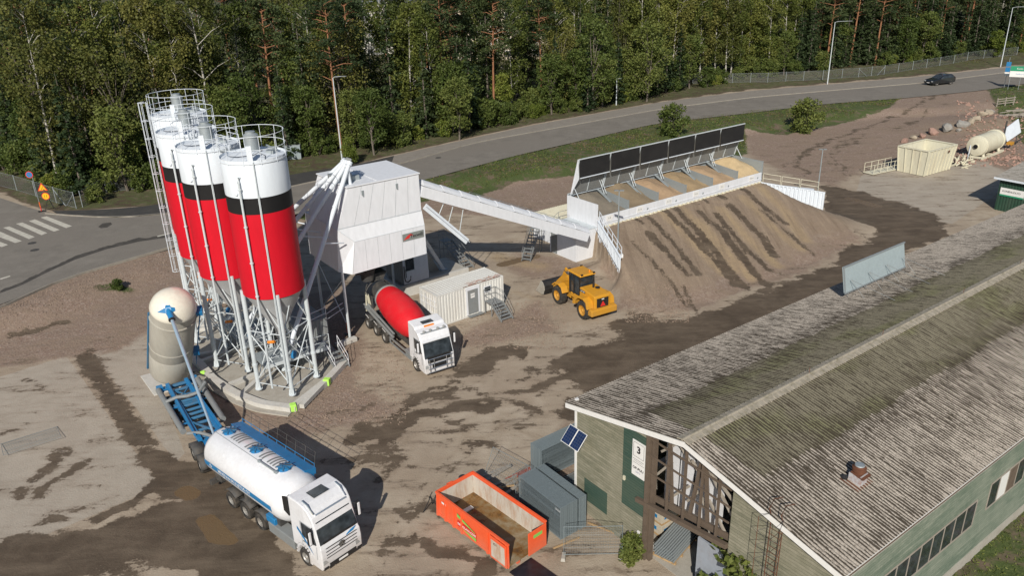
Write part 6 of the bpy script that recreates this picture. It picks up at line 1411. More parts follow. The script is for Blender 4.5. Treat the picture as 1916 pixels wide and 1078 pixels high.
def truck_cab(t, style):
    """x forward, front bumper at x=0; width 2.5"""
    W_ = 1.25; H_ = 3.82 if style == 'star' else 3.72
    prof = [(-2.3, 1.0), (-1.98, 1.0), (-1.92, 1.10), (-1.72, 1.28), (-1.35, 1.35), (-1.0, 1.25), (-.84, 1.0), (-.80, .42), (-.1, .36), (0, .5), (.03, 1.15), (-.02, 1.62), (-.10, 1.82), (-.40, 2.92), (-.50, 3.25), (-.75, 3.58), (-1.1, H_ - .06), (-1.5, H_), (-2.3, H_)]
    if style == 'visor': prof = [(-2.3, .9), (-1.98, .9), (-1.92, 1.10), (-1.72, 1.28), (-1.35, 1.35), (-1.0, 1.25), (-.84, 1.0), (-.80, .42), (-.1, .34), (0, .45), (.02, 1.1), (-.02, 1.5), (-.08, 1.62), (-.36, 2.75), (-.55, 3.05), (-.8, 3.3), (-1.2, 3.40), (-1.32, 3.58), (-2.3, H_)]
    body = MB().prism(prof, -W_, W_, 'xz').build('cab_body', M['truck_white'], t, .06)
    for v in body.data.vertices:                              # front corners pulled in, roof narrower
        if v.co.x > -.75: v.co.y *= .965 if v.co.z < 1.7 else .93
        if v.co.z > 3.3: v.co.y *= .96
    # windscreen (dark glass on the raking face)
    a, b2 = ((-.085, 1.86), (-.43, 2.90)) if style == 'star' else ((-.04, 1.5), (-.37, 2.78))
    n_ = Vector((b2[1]-a[1], 0, a[0]-b2[0])).normalized() * .02
    w1, w2 = 1.13, 1.06
    f = lambda p, y, o=1: (p[0] + n_.x*o, y, p[1] + n_.z*o)
    MB().hexa([f(a, -w1, 0), f(a, w1, 0), f(b2, w2, 0), f(b2, -w2, 0), f(a, -w1), f(a, w1), f(b2, w2), f(b2, -w2)]).build('windscreen', M['glass'], t, .01)
    MB().hexa([f(a, -.95, 1.3), f(a, .95, 1.3), f((a[0]-.02, a[1]+.10), .95, 1.3), f((a[0]-.02, a[1]+.10), -.95, 1.3), f(a, -.95, 1.6), f(a, .95, 1.6), f((a[0]-.02, a[1]+.10), .95, 1.6), f((a[0]-.02, a[1]+.10), -.95, 1.6)]).build('dash_edge', M['black'], t)
    for s in (-1, 1):
        k = W_ + .004
        MB().prism([(-.28, 1.86), (-.52, 2.72), (-1.35, 2.72), (-1.35, 1.95), (-.7, 1.86)], s*(k-.03), s*(k+.004), 'xz').build('side_window', M['glass'], t)
        mb = MB(); mb.prism([(-.22, 1.2), (-.3, 1.22), (-.32, 1.8), (-.24, 1.8)], s*k, s*(k+.004), 'xz') if False else None
        mb.tube((-1.42, s*(k+.002), 1.05), (-1.42, s*(k+.002), 2.75), .008, 4); mb.tube((-.6, s*(k+.002), 2.78), (-1.42, s*(k+.002), 2.78), .008, 4); mb.tube((-.3, s*(k+.002), 1.0), (-.26, s*(k+.002), 1.8), .008, 4); mb.box(-1.32, -1.12, min(s*k, s*(k+.03)), max(s*k, s*(k+.03)), 1.62, 1.67); mb.build('door_line', M['grey'], t)
        mb = MB(); mb.tube((-.5, s*1.2, 2.8), (-.36, s*1.46, 2.75), .025, 5); mb.tube((-.5, s*1.2, 2.0), (-.36, s*1.46, 2.1), .025, 5); mb.box(-.46, -.30, min(s*1.38, s*1.56), max(s*1.38, s*1.56), 2.0, 2.85); mb.build('mirror', M['black'] if style == 'star' else M['black'], t, .03)
        MB().box(-.40, -.27, min(s*1.40, s*1.54), max(s*1.40, s*1.54), 2.05, 2.8).build('mirror_cover', M['truck_white'], t, .03)
        hl = MB(); y0, y1 = sorted((s*.78, s*1.16)); hl.hexa([(-.05, y0, .72), (-.05, y1, .72), (-.05, y1, 1.02), (-.05, y0, 1.02), (.045, y0, .74), (.005, y1, .74), (.0, y1, 1.0), (.04, y0, 1.0)]); hl.build('headlight', M['lamp_glass'], t, .02)
        if style == 'star':
            mb = MB(); mb.prism([(-2.34, 2.55), (-2.0, 2.9), (-1.62, 2.95), (-1.6, 3.45), (-2.34, 3.6)] if False else [(-2.75, 2.75), (-2.32, 2.6), (-2.32, 3.75), (-2.75, 3.6)], s*(W_-.08), s*(W_+.0), 'xz'); mb.build('side_fairing', M['black'], t, .02)
            mb = MB(); mb.prism([(-.55, 1.15), (-.95, 1.5), (-1.75, 2.15), (-1.75, 2.32), (-1.2, 1.9)], s*(k+.001), s*(k+.006), 'xz'); mb.build('blue_swoosh', M['blue'], t)
        # wheel arch and steps
        MB().box(-1.02, -.82, min(s*1.0, s*1.255), max(s*1.0, s*1.255), .35, .98).build('step', M['dark' if style != 'star' else 'truck_white'], t, .03)
        mb = MB()
        for i in range(11): a2 = math.pi*(.02+.96*i/10); mb.box(-1.42+.62*math.cos(a2)-.06, -1.42+.62*math.cos(a2)+.06, min(s*1.0, s*1.262), max(s*1.0, s*1.262), .52+.62*math.sin(a2)*1.12, .60+.62*math.sin(a2)*1.12)
        mb.build('wheel_arch', M['truck_white'], t)
    # roof hatch, horns, lamp bars
    hz_ = H_ if style == 'star' else 3.62
    tilt = 0.0
    MB().box(-1.75 if style == 'star' else -2.0, -1.1 if style == 'star' else -1.34, -.48, .42, hz_-.005, hz_+.03).build('roof_hatch', M['glass'], t, .02)
    if style == 'star':
        mb = MB()
        for s in (-1, 1): mb.path([(-1.35, s*.98, 3.84), (-.95, s*.98, 3.78), (-.56, s*.95, 3.40)], .045, 6)
        mb.tube((-.50, -.9, 3.36), (-.50, .9, 3.36), .045, 6); mb.build('light_bar', M['chrome'], t)
        MB().box(-.70, -.40, -1.0, 1.0, 2.93, 3.0).build('sun_visor', M['glass'], t, .02)
        mb = MB()
        for z in (1.62, 1.42, 1.22, 1.05): mb.box(.02, .045, -.92, .92, z-.015, z+.015)
        mb.box(-.02, .03, -.80, .80, .42, .66); mb.box(-.02, .028, -1.15, -.88, .42, .56); mb.box(-.02, .028, .88, 1.15, .42, .56); mb.build('grille', M['black'], t)
        em = MB().lathe([(.16, 0), (.17, .02), (.15, .035), (0, .03)], 24, (.035, 0, 1.40), (1, 0, 0)).build('badge', M['black'], t)
        mb = MB()
        for q in range(3): an = math.pi/2 + q*2*math.pi/3; mb.bar((.072, 0, 1.40), (.072, .12*math.cos(an), 1.40+.12*math.sin(an)), .02, .012, up=(1, 0, 0))
        for q in range(20): a1, a2 = q*math.pi/10, (q+1)*math.pi/10; mb.bar((.072, .13*math.cos(a1), 1.4+.13*math.sin(a1)), (.072, .13*math.cos(a2), 1.4+.13*math.sin(a2)), .014, .012, up=(1, 0, 0))
        mb.build('badge_star', M['chrome'], em)
        MB().box(.03, .045, -.27, .27, .47, .58).build('number_plate', M['sign_white'], t)
        mb = MB(); mb.hexa([(-.04, .35, 1.66), (-.04, .75, 1.72), (-.06, .95, 1.83), (-.06, .6, 1.76), (.0, .35, 1.64), (.0, .75, 1.70), (-.03, .95, 1.81), (-.03, .6, 1.74)]); mb.build('blue_flash', M['blue'], t)
        MB().box(-.32, -.02, -.5, .3, 1.88, 1.95).build('dashboard_items', M['lime'], t) if False else None
    else:
        MB().hexa([(-.50, -1.1, 2.80), (-.22, -1.1, 2.66), (-.22, 1.1, 2.66), (-.50, 1.1, 2.80), (-.50, -1.1, 2.86), (-.20, -1.1, 2.72), (-.20, 1.1, 2.72), (-.50, 1.1, 2.86)]).build('sun_visor', M['truck_white'], t, .01)
        mb = MB(); mb.tube((-.62, -1.0, 3.28), (-.62, 1.0, 3.28), .04, 6)
        for y in (-1.0, -.5, .5, 1.0): mb.tube((-.62, y, 3.28), (-.9, y, 3.22), .025, 5)
        mb.build('light_bar', M['steel'], t)
        mb = MB()
        for y in (-.8, -.3, .3, .8): mb.lathe([(0, 0), (.1, .0), (.11, .06), (0, .08)], 12, (-.62, y, 3.4), (1, 0, 0))
        mb.build('roof_lamp', M['lamp_glass'], t)
        MB().box(-1.35, -1.18, -.45, .35, 3.42, 3.52).build('warning_beacon', M['amber'], t, .02)
        mb = MB(); mb.box(-.03, .035, -.92, .92, 1.12, 1.52); mb.box(-.03, .033, -.6, .6, .7, 1.0); mb.build('grille', M['black'], t)
        mb = MB()
        for y in (-.85, -.5, .5, .85): mb.tube((.16, y, .42), (.14, y, 1.5), .03, 6)
        for z in (.45, .75, 1.1, 1.5): mb.tube((.16, -.98, z), (.16, .98, z), .028, 6)
        for y in (-.5, .5): mb.tube((.0, y, .6), (.16, y, .6), .025, 5)
        mb.build('bull_bar', M['chrome'], t)
        MB().box(-.08, .05, -1.18, 1.18, .34, .50).build('bumper', M['truck_white'], t, .03)

def axle_set(t, xs, r=.5, front=1, fender=True):
    for i, x in enumerate(xs):
        for s in (-1, 1):
            if i < front: wheel(t, x, s*1.07, r, .34, s, 'front')
            else: wheel(t, x, s*.92, r, .30, s, None, True)
        if i >= front and fender:
            for s in (-1, 1):
                mb = MB(); vs = []; k = 9
                for j in range(k+1):
                    a = math.pi*(.2 + .6*j/k)
                    for yy in (s*.62, s*1.2): vs.append((x + (r+.1)*1.15*math.cos(a), yy, r + (r+.14)*math.sin(a)))
                mb.add(vs, [(2*j, 2*j+1, 2*j+3, 2*j+2) for j in range(k)], 0, True); mb.build('mudguard', M['dark'], t, recalc=False, solid=.02)

# ---- tanker truck
hd = math.atan2(-.669, .743)
tk = thing('tanker_truck', 'white cement tanker truck with blue stripe and blue top walkway in the foreground', 'truck', (-8.78, 31.22, 0), hd)
truck_cab(tk, 'star'); axle_set(tk, [-1.42, -5.55, -7.0, -8.45])
mb = MB(); mb.box(-10.6, -2.2, -.45, -.3, .75, 1.05); mb.box(-10.6, -2.2, .3, .45, .75, 1.05)
for x in (-3, -4.2, -5, -6.3, -7.7, -9.2, -10.4): mb.box(x, x+.15, -.3, .3, .78, 1.0)
mb.box(-10.7, -10.5, -1.2, 1.2, .5, .8); mb.build('chassis', M['dark'], tk, .01)
mb = MB(); mb.box(-4.7, -2.4, -1.2, -.55, .38, 1.0); mb.box(-4.7, -2.4, .55, 1.2, .38, 1.0); mb.build('side_skirt', M['grey'], tk, .04)
mb = MB(); mb.box(-4.9, -4.1, -1.15, -.3, .95, 1.35); mb.lathe([(0, 0), (.26, 0), (.26, .9), (0, .9)], 14, (-4.5, -1.1, 1.0), (0, 1, 0)); mb.build('compressor', M['blue'], tk, .03)
TZ, TR = 2.45, 1.36
prof = [(0, -11.15), (.5, -11.1), (.9, -10.92), (1.2, -10.66), (TR, -10.3), (TR, -6.8), (TR, -3.7), (1.27, -3.35), (1.04, -3.05), (.6, -2.82), (0, -2.74)]
MB().lathe(prof, 44, (0, 0, TZ), (1, 0, 0)).build('tank', M['truck_white'], tk)
mb = MB()
for x in (-9.9, -6.9, -4.1): mb.box(x-.3, x+.3, -1.0, 1.0, 1.0, 1.5)
mb.build('saddle', M['dark'], tk)
def on_tank(u, ang, off=0.0):
    a = math.radians(ang); return (u, -(TR+off)*math.cos(a), TZ + (TR+off)*math.sin(a))
def tank_patch(name, x0, x1, a0, a1, off, mat, parent=tk, k=5, kx=2):
    vs = []
    for i in range(kx+1):
        for j in range(k+1): vs.append(on_tank(x0+(x1-x0)*i/kx, a0+(a1-a0)*j/k, off))
    return MB().add(vs, [(i*(k+1)+j, i*(k+1)+j+1, (i+1)*(k+1)+j+1, (i+1)*(k+1)+j) for i in range(kx) for j in range(k)], 0, True).build(name, mat, parent, recalc=True)
st = tank_patch('blue_stripe', -10.7+.35, -3.8, -13, 2, .012, M['blue'])
def warp_tank(co): a = math.radians(-5.5) + co.y/TR; r = TR + .018 + co.z; return Vector((co.x, -r*math.cos(a), TZ + r*math.sin(a)))
text_mesh('stripe_text', 'MINERAALIKULJETUS OY', .29, M['truck_white'], st, Matrix.Translation((-7.35, 0, 0)), .001, bold=.006, warp=warp_tank)
mb = MB()
for q in range(4): vs = [on_tank(-9.72 + .14*math.cos(q*math.pi/2 + d), -5.5 + math.degrees(.14*math.sin(q*math.pi/2 + d)/TR), .016) for d in (-.45, .45)]; vs.append(on_tank(-9.72, -5.5, .016)); mb.add(vs, [(0, 1, 2)])
mb.build('stripe_cross', M['truck_white'], st, recalc=False)
MB().hexa([(-10.6, .72, TZ+.90), (-3.5, .72, TZ+.90), (-3.5, 1.30, TZ+.70), (-10.6, 1.30, TZ+.70), (-10.6, .62, TZ+1.24), (-3.5, .62, TZ+1.24), (-3.5, 1.34, TZ+1.06), (-10.6, 1.34, TZ+1.06)]).build('walkway', M['blue'], tk, .02)
mb = MB()
for i in range(9): x = -10.5 + i*.86; mb.tube((x, 1.3, TZ+1.0), (x, 1.34, TZ+1.25), .018, 4)
mb.tube((-10.6, 1.34, TZ+1.25), (-3.6, 1.34, TZ+1.25), .02, 5); mb.bar((-3.7, .9, TZ+.9), (-3.2, .9, TZ+.3), .5, .08)
mb.build('walkway_rail', M['blue'], tk)
mb = MB()
for i in range(9): x = -10.5 + i*.86; mb.tube((x, 1.34, TZ+1.2), (x, 1.5, TZ+1.9), .014, 4)
mb.tube((-10.5, 1.5, TZ+1.9), (-3.6, 1.5, TZ+1.9), .014, 5); mb.tube((-10.5, 1.45, TZ+1.6), (-3.6, 1.45, TZ+1.6), .014, 5); 
mb.build('fold_rail', M['dark'], tk)
for x in (-9.7, -6.95, -4.35):
    mh = MB().lathe([(.34, -.1), (.34, .06), (.30, .1), (.1, .13), (0, .13)], 20, on_tank(x, 92, 0), (0, .03, 1)).build('manhole', M['blue'], tk)
    mb = MB(); c = Vector(on_tank(x, 92, .12))
    for q in range(8): a = q*math.pi/4; mb.bar(c + Vector((.1*math.cos(a), .1*math.sin(a), .02)), c + Vector((.42*math.cos(a), .42*math.sin(a), -.02)), .06, .05)
    mb.build('manhole_clamp', M['blue_dirty'], mh); MB().path([c + Vector((-.3, -.1, .06)), c + Vector((0, .02, .09)), c + Vector((.25, .2, .06))], .02, 4).build('clamp_bar', M['ink'], mh)
for i, x in enumerate([-9.15, -8.9, -8.65, -8.4, -7.75, -7.5, -6.35, -6.1, -5.6, -5.35, -5.1, -4.85]): tank_patch('anti_slip_strip', x, x+.13, 80, 116, .012, M['grey'])
mb = MB(); mb.path([on_tank(-10.4, 72, .03), on_tank(-6, 72, .03)], .012, 4); mb.path([on_tank(-6, 72, .07), on_tank(-4.4, 72, .07)], .05, 6); mb.lathe([(.05, 0), (.09, .01), (.09, .12), (.05, .14)], 8, on_tank(-6.0, 72, .07), (1, 0, 0)); mb.lathe([(.05, 0), (.09, .01), (.09, .18), (.05, .2)], 8, on_tank(-4.5, 72, .07), (1, 0, 0)); mb.build('discharge_hose', M['steel'], tk)
mb = MB()
for x in (-8.6, -5.6): mb.path([on_tank(x, a, .004) for a in range(-60, 200, 20)], .008, 4)
mb.build('weld_seam', M['truck_white'], tk)

# ---- tank trailer with its vessel tipped up
hdt = math.atan2(-.829, .559)
tl = thing('tank_trailer', 'dusty blue trailer chassis with its cream domed tank tipped upright', 'trailer', (-23.3, 48.2, 0), hdt)
mb = MB()
for s in (-1, 1): mb.box(-.2, 8.3, s*.62-.13, s*.62+.13, .95, 1.30); mb.bar((0, s*.62, 1.34), (7.8, s*.78, 1.38), .14, .12)
mb.build('chassis_beam', M['blue'], tl, .02)
mb = MB()
for x in (.15, .9, 1.9, 2.7, 3.4, 4.1, 4.7, 5.3, 6.1, 7.0, 7.9): mb.tube((x, -.6, 1.12), (x, .6, 1.12), .11, 8)
mb.bar((1.0, -.5, 1.2), (2.6, .5, 1.2), .1, .08); mb.bar((1.0, .5, 1.2), (2.6, -.5, 1.2), .1, .08); mb.bar((6.0, -.5, 1.25), (7.6, .3, 1.25), .12, .1)
mb.box(-.25, 0, -1.4, 1.4, .85, 1.1); mb.box(2.9, 3.2, -.95, .95, 1.0, 1.2)
mb.build('cross_member', M['blue_dirty'], tl, .015)
for s in (-1, 1):
    mb = MB(); mb.tube((.2, s*1.30, 1.15), (6.6, s*1.22, 1.15), .19, 12); mb.build('side_tube', M['grey'], tl)
    MB().box(-.35, .1, s*1.15-.2, s*1.15+.2, .8, 1.25).build('end_bracket', M['blue'], tl, .01); mb = MB(); [MB().bar((xx, s*.6, 1.1), (xx, s*1.3, 1.1), .08, .1).build('side_bracket', M['blue'], tl, .01) for xx in (.3, 3.2, 5.6)]
mb = MB(); mb.path([(2.5, -1.3, 1.35), (2.6, -.6, 1.5), (2.9, 0, 1.52), (3.0, .7, 1.6), (2.5, 1.3, 1.9), (2.1, 1.35, 1.8)], .12, 8); mb.build('curved_hose', M['grey'], tl); MB().path([(7.2, -1.1, 1.3), (7.8, -.5, 1.45), (8.6, -.1, 1.5), (9.1, .2, 1.45)], .10, 8).build('curved_hose', M['grey'], tl)
mb = MB(); rgt = random.Random(5)
for i in range(34):
    x = rgt.uniform(.4, 7.5); y = rgt.uniform(-1.1, 1.0); z = rgt.uniform(.8, 1.2); s = rgt.uniform(.06, .2); MB().box(x, x+s*1.6, y, y+s, z, z+s*.7).build('valve_block', M['grey'] if i % 3 else M['blue_dirty'], tl)
for x in (1.2, 2.55, 3.9):
    for s in (-1, 1): wheel(tl, x, s*.92, .48, .28, s, None, True)
for x in (8.3, 9.85):
    for s in (-1, 1):
        wheel(tl, x, s*.92, .5, .30, s, None, True)
        mb = MB(); vs = []; k = 10
        for j in range(k+1):
            a = math.pi*(.0 + 1.0*j/k)
            for yy in (s*.58, s*1.26): vs.append((x + .66*math.cos(a), yy, .5 + .62*math.sin(a)))
        mb.add(vs, [(2*j, 2*j+1, 2*j+3, 2*j+2) for j in range(k)], 0, True); mb.build('mudguard', M['dark'], tl, recalc=False, solid=.02)
mb = MB(); mb.box(7.4, 10.5, -.5, -.35, .9, 1.1); mb.box(7.4, 10.5, .35, .5, .9, 1.1); mb.lathe([(.45, 1.1), (.45, 1.25), (0, 1.25)], 18, (8.6, 0, 0)); mb.bar((10.1, -.4, 1.0), (11.8, 0, .9), .1, .12); mb.bar((10.1, .4, 1.0), (11.8, 0, .9), .1, .12); mb.build('dolly_frame', M['blue'], tl, .01)
# tipped vessel
VB = Vector((-2.75, .10, .85)); VD = Vector((.42, .10, .90)).normalized(); VR = 1.44
prof = [(0, -.35), (.5, -.3), (1.1, -.1), (1.30, .1), (VR-.03, .4), (VR-.01, 2.2), (VR-.035, 2.25), (VR-.01, 2.3), (VR, 4.6), (VR, 6.5)]
MB().lathe(prof, 44, VB, VD).build('tank_shell', M['tank_steel'], tl)
MB().lathe([(VR+.03, 6.4), (VR+.05, 6.5), (VR+.03, 6.65), (1.35, 7.0), (1.12, 7.35), (.76, 7.62), (.38, 7.76), (0, 7.8)], 44, VB, VD).build('tank_dome', paint('cream_dome', (.68, .65, .56), .3, dirt=.08, dirt_col=(.4, .35, .25), scale=1, coat=.3), tl)
mb = MB(); mb.lathe([(VR, 5.6), (VR+.06, 5.62), (VR+.06, 5.74), (VR, 5.76)], 44, VB, VD); mb.lathe([(VR-.02, 3.0), (VR+.02, 3.02), (VR+.02, 3.08), (VR-.02, 3.1)], 44, VB, VD); mb.build('tank_ring', M['tank_steel'], tl)
sd_ = VD.cross(Vector((0, 1, 0))).normalized(); ns = VD.cross(sd_).normalized()
lft = Vector((-.3, -1, 0)).normalized(); lft = (lft - VD*lft.dot(VD)).normalized()
MB().bar(VB + lft*(VR+.04) + VD*.4, VB + lft*(VR+.04) + VD*6.0, .12, .12).build('blue_side_rail', M['blue_dirty'], tl)
rgt_ = -lft; rgt2 = (rgt_ + VD.cross(rgt_)*.5).normalized()
mb = MB()
for s in (-.22, .22): o_ = VD.cross(rgt_)*s; mb.tube(VB + rgt_*(VR+.25) + o_ + VD*1.0, VB + rgt_*(VR+.25) + o_ + VD*6.6, .025, 5)
for i in range(18): o_ = VD.cross(rgt_)*.22; mb.tube(VB + rgt_*(VR+.25) + o_ + VD*(1.2+i*.29), VB + rgt_*(VR+.25) - o_ + VD*(1.2+i*.29), .016, 4)
mb.build('tank_ladder', M['blue'], tl)
for k_ in (2.2, 6.2): mb = MB(); c = VB + rgt_*(VR+.2) + VD*k_; mb.bar(c - VD.cross(rgt_)*.35, c + VD.cross(rgt_)*.35, .4, .3); mb.build('ladder_bracket', M['blue'], tl)
# star shaped bracket on the dome and the long tipping rod
top = VB + VD*7.0; fdir = Vector((.6, -.45, -.35)).normalized(); cB = VB + VD*7.28 + fdir*1.0
fx = (fdir - VD*fdir.dot(VD)).normalized(); nrm_ = (VD*.72 + fx*.62).normalized(); tx = (fx - nrm_*fx.dot(nrm_)).normalized(); ty = nrm_.cross(tx)
mb = MB(); pts = []
for i in range(8):
    a = i*math.pi/4 + math.pi/8; r = .72 if i % 2 == 0 else .26
    pts.append(cB + nrm_*.16 + tx*r*math.cos(a) + ty*r*math.sin(a) - nrm_*(.16 if i % 2 == 0 else -.04))
vs = pts + [p + nrm_*.07 for p in pts]; mb.add(vs, [tuple(range(8)), tuple(range(15, 7, -1))] + [(i, (i+1) % 8, 8+(i+1) % 8, 8+i) for i in range(8)]); mb.build('rod_bracket', M['blue'], tl)
fr = Matrix.Rotation(-hdt, 3, 'Z') @ (Vector((*at(404, 824, 1.7), 1.7)) - Vector((-23.3, 48.2, 0)))
rd = (fr - cB).normalized(); 
mb = MB(); mb.tube(cB - rd*.55 + nrm_*.12, cB + rd*.75 + nrm_*.12, .19, 14); mb.build('cylinder_head', M['blue'], tl)
mb = MB(); p0 = cB + rd*.75 + nrm_*.12; Lr = (fr - p0).length; mb.tube(p0, p0 + rd*Lr*.32, .115, 12); mb.tube(p0 + rd*Lr*.32, p0 + rd*Lr*.66, .095, 12); mb.tube(p0 + rd*Lr*.66, fr, .075, 12); mb.build('tipping_rod', paint('blue_tinted_rod', (.42, .55, .66), .3, .5, dirt=.05), tl)
mb = MB(); mb.lathe([(.14, 0), (.22, .03), (.22, .12), (.14, .15)], 14, cB + rd*.72 + nrm_*.12, rd); mb.build('seal_ring', M['ink'], tl)
o = MB().add([(-1.7, -1.8, 0), (1.9, -1.6, 0), (1.9, 1.9, 0), (-1.7, 1.9, 0), (-1.7, -1.8, .09), (1.9, -1.6, .09), (1.9, 1.9, .09), (-1.7, 1.9, .09)], [(0,3,2,1),(4,5,6,7),(0,1,5,4),(1,2,6,5),(2,3,7,6),(3,0,4,7)]).build('concrete_pad', M['concrete_light'], None, .02)
o.location = (-25.0, 51.0, 0); o.rotation_euler = (0, 0, hdt); tag(o, 'pale concrete pad on the ground below the upright trailer tank', 'concrete pad')
mb = MB(); mb.path([(0, 0, .9), (.5, .3, .5), (1.2, .3, .2), (2.0, .8, .4), (2.4, 1.6, 1.2)], .07, 7); o = mb.build('filling_hose', M['ink'], None); o.location = (-23.6, 50.4, .1); tag(o, 'black filling hose looping from the trailer to the silo pipes', 'hose')

# ---- mixer truck
hm = math.atan2(-.845, .535)
mx = thing('mixer_truck', 'white cabbed concrete mixer truck with a bright red drum under the tower', 'truck', (-5.35, 50.5, 0), hm)
truck_cab(mx, 'visor'); axle_set(mx, [-1.45, -7.0, -8.6, -10.2])
mb = MB(); mb.box(-10.9, -2.2, -.45, -.3, .75, 1.1); mb.box(-10.9, -2.2, .3, .45, .75, 1.1)
for x in (-3, -4.4, -5.6, -6.4, -7.8, -9.4, -10.7): mb.box(x, x+.15, -.3, .3, .8, 1.05)
mb.build('chassis', M['dark'], mx, .01)
mb = MB()
for s in (-1, 1):
    for z in (.55, .95): mb.bar((-5.9, s*1.18, z), (-2.4, s*1.18, z), .06, .12)
    mb.bar((-5.9, s*1.18, .5), (-5.9, s*1.18, 1.0), .06, .1)
mb.build('side_guard', M['grey'], mx); mb = MB(); mb.box(-3.3, -2.4, -1.15, -.55, .45, 1.05); mb.build('tank_box', M['grey'], mx, .04); MB().box(-5.6, -4.6, .5, 1.15, .45, 1.05).build('fuel_tank', M['grey'], mx, .04)
mb = MB(); mb.tube((-10.6, -1.05, 1.75), (-5.4, -1.12, 1.15), .11, 8); mb.tube((-10.6, -.85, 1.95), (-5.6, -.95, 1.3), .09, 8); mb.tube((-10.6, 1.05, 1.75), (-5.4, 1.12, 1.15), .11, 8); mb.bar((-11, -.9, 1.9), (-8.5, -.9, 1.5), .4, .06); mb.build('chute_extension', M['grey'], mx)
dA, dB = Vector((-2.95, 0, 2.25)), Vector((-10.4, 0, 3.45)); dd_ = (dB-dA).normalized(); DL = (dB-dA).length
MB().lathe([(0, 0), (.45, .02), (.75, .25), (1.12, 1.1), (1.26, 2.0), (1.29, 3.0), (1.24, 4.1), (1.10, 5.1), (1.0, 5.55)], 40, dA, dd_).build('drum', M['mixer_red'], mx)
MB().lathe([(1.0, 5.55), (.93, 5.9), (.80, 6.5), (.70, 7.0), (.5, 7.1)], 36, dA, dd_).build('drum_throat', M['dark'], mx)
MB().lathe([(1.03, 5.45), (1.07, 5.5), (1.07, 5.62), (1.02, 5.66)], 36, dA, dd_, caps=False).build('drum_ring', M['grey'], mx); MB().lathe([(.40, -.25), (.46, -.2), (.46, .1)], 20, dA, dd_).build('drum_drive', M['grey'], mx)
mb = MB()
for s in (-1, 1): mb.bar((-9.6, s*.9, 1.1), (-9.9, s*.75, 2.9), .12, .16); mb.bar((-3.1, s*.6, 1.1), (-3.0, s*.3, 2.0), .14, .16)
mb.bar((-9.9, -.8, 2.75), (-9.9, .8, 2.75), .14, .14); mb.build('drum_support', M['dark'], mx)
mb = MB(); ra = []
for j in range(13): a = math.pi*(.05+.9*j/12); ra.append((-10.1, 1.15*math.cos(a), 2.9 + 1.15*math.sin(a)))
mb.path(ra, .05, 6); mb.path([(x-.5, y*.8, z+.1) for x, y, z in ra], .04, 6); mb.hexa([(-10.9, -.5, 3.9), (-10.2, -.5, 3.9), (-10.2, .5, 3.9), (-10.9, .5, 3.9), (-11.4, -.8, 4.6), (-10.1, -.8, 4.6), (-10.1, .8, 4.6), (-11.4, .8, 4.6)]); mb.build('charging_hopper', M['dark'], mx)
mb = MB(); mb.bar((-10.8, -.95, 1.3), (-10.4, -1.0, 3.1), .1, .08); mb.bar((-10.9, -.5, 1.2), (-10.4, -.9, 2.9), .25, .05); mb.build('rear_ladder', M['cream'], mx)
mb = MB()
for x in (-10.2, -8.6, -7.0): mb.bar((x+.55, -1.27, 1.18), (x-.05, -1.27, 1.30), .03, .03)
mb.build('reflective_strip', M['sign_white'], mx)

# ---- wheel loader
hl_ = math.radians(119.5)
ld_ = thing('wheel_loader', 'yellow wheel loader with black bucket parked beside the hopper house', 'wheel loader', (7.45, 58.65, 0), hl_)
for x, nm in ((1.25, 'w'), (5.0, 'w')):
    for s in (-1, 1): wheel(ld_, x, s*1.08, .80, .58, s, 'yellow')
mb = MB(); prof = [(.0, .72), (.05, 1.0), (.12, 1.35), (.12, 1.62), (.4, 1.78), (.6, 2.25), (2.35, 2.42), (2.45, 2.35), (2.45, 1.3), (2.1, 1.05), (.5, .85)]
mb.prism([(0.25, 1.05), (.25, 2.12), (.4, 2.2), (2.3, 2.38), (2.42, 2.3), (2.42, 1.05)], -.78, .78, 'xz'); mb.build('engine_hood', M['yellow'], ld_, .07)
MB().prism([(-.05, .62), (-.05, 1.15), (.35, 1.2), (.55, .95), (.55, .62)], -1.28, 1.28, 'xz').build('counterweight', M['yellow'], ld_, .07)
MB().box(.215, .262, -.58, .58, 1.12, 1.98).build('radiator_grille', M['black'], ld_, .04)
MB().add([(.205, 0, 1.72), (.205, -.26, 1.28), (.205, .26, 1.28), (.195, 0, 1.72), (.195, -.26, 1.28), (.195, .26, 1.28)], [(0, 1, 2), (5, 4, 3), (0, 3, 4, 1), (1, 4, 5, 2), (2, 5, 3, 0)]).build('warning_triangle', M['red'], ld_)
MB().box(.205, .214, -.12, .12, 1.84, 1.93).build('rear_badge', M['sign_white'], ld_)
for s in (-1, 1):
    mb = MB(); mb.prism([(.62, 1.12), (.75, 1.62), (1.15, 1.78), (1.8, 1.72), (2.2, 1.35), (2.3, 1.0), (2.6, .95), (2.6, 1.2), (2.3, 1.55), (1.9, 1.86), (1.1, 1.92), (.6, 1.72), (.45, 1.12)], s*.72, s*1.38, 'xz'); mb.build('rear_fender', M['yellow'], ld_, .03)
    mb = MB(); mb.prism([(4.15, 1.25), (4.35, 1.68), (4.8, 1.84), (5.3, 1.78), (5.7, 1.5), (5.78, 1.58), (5.35, 1.90), (4.75, 1.96), (4.25, 1.78), (4.05, 1.3)], s*.78, s*1.38, 'xz'); mb.build('front_fender', M['yellow'], ld_, .03)
    sgn = MB().box(1.6, 2.35, min(s*.782, s*.79), max(s*.782, s*.79), 2.0, 2.2).build('hood_decal', M['black'], ld_); 
    text_mesh('decal_text', 'CAT 938', .15, M['sign_white'], sgn, basis((1.97, s*.793, 2.1), (-s, 0, 0), (0, 0, 1)), .001, bold=.004)
mb = MB(); mb.box(.3, 3.9, -.5, .5, .6, 1.1); mb.box(2.4, 3.8, -.75, .75, 1.05, 1.45); mb.build('rear_frame', M['yellow'], ld_, .03)
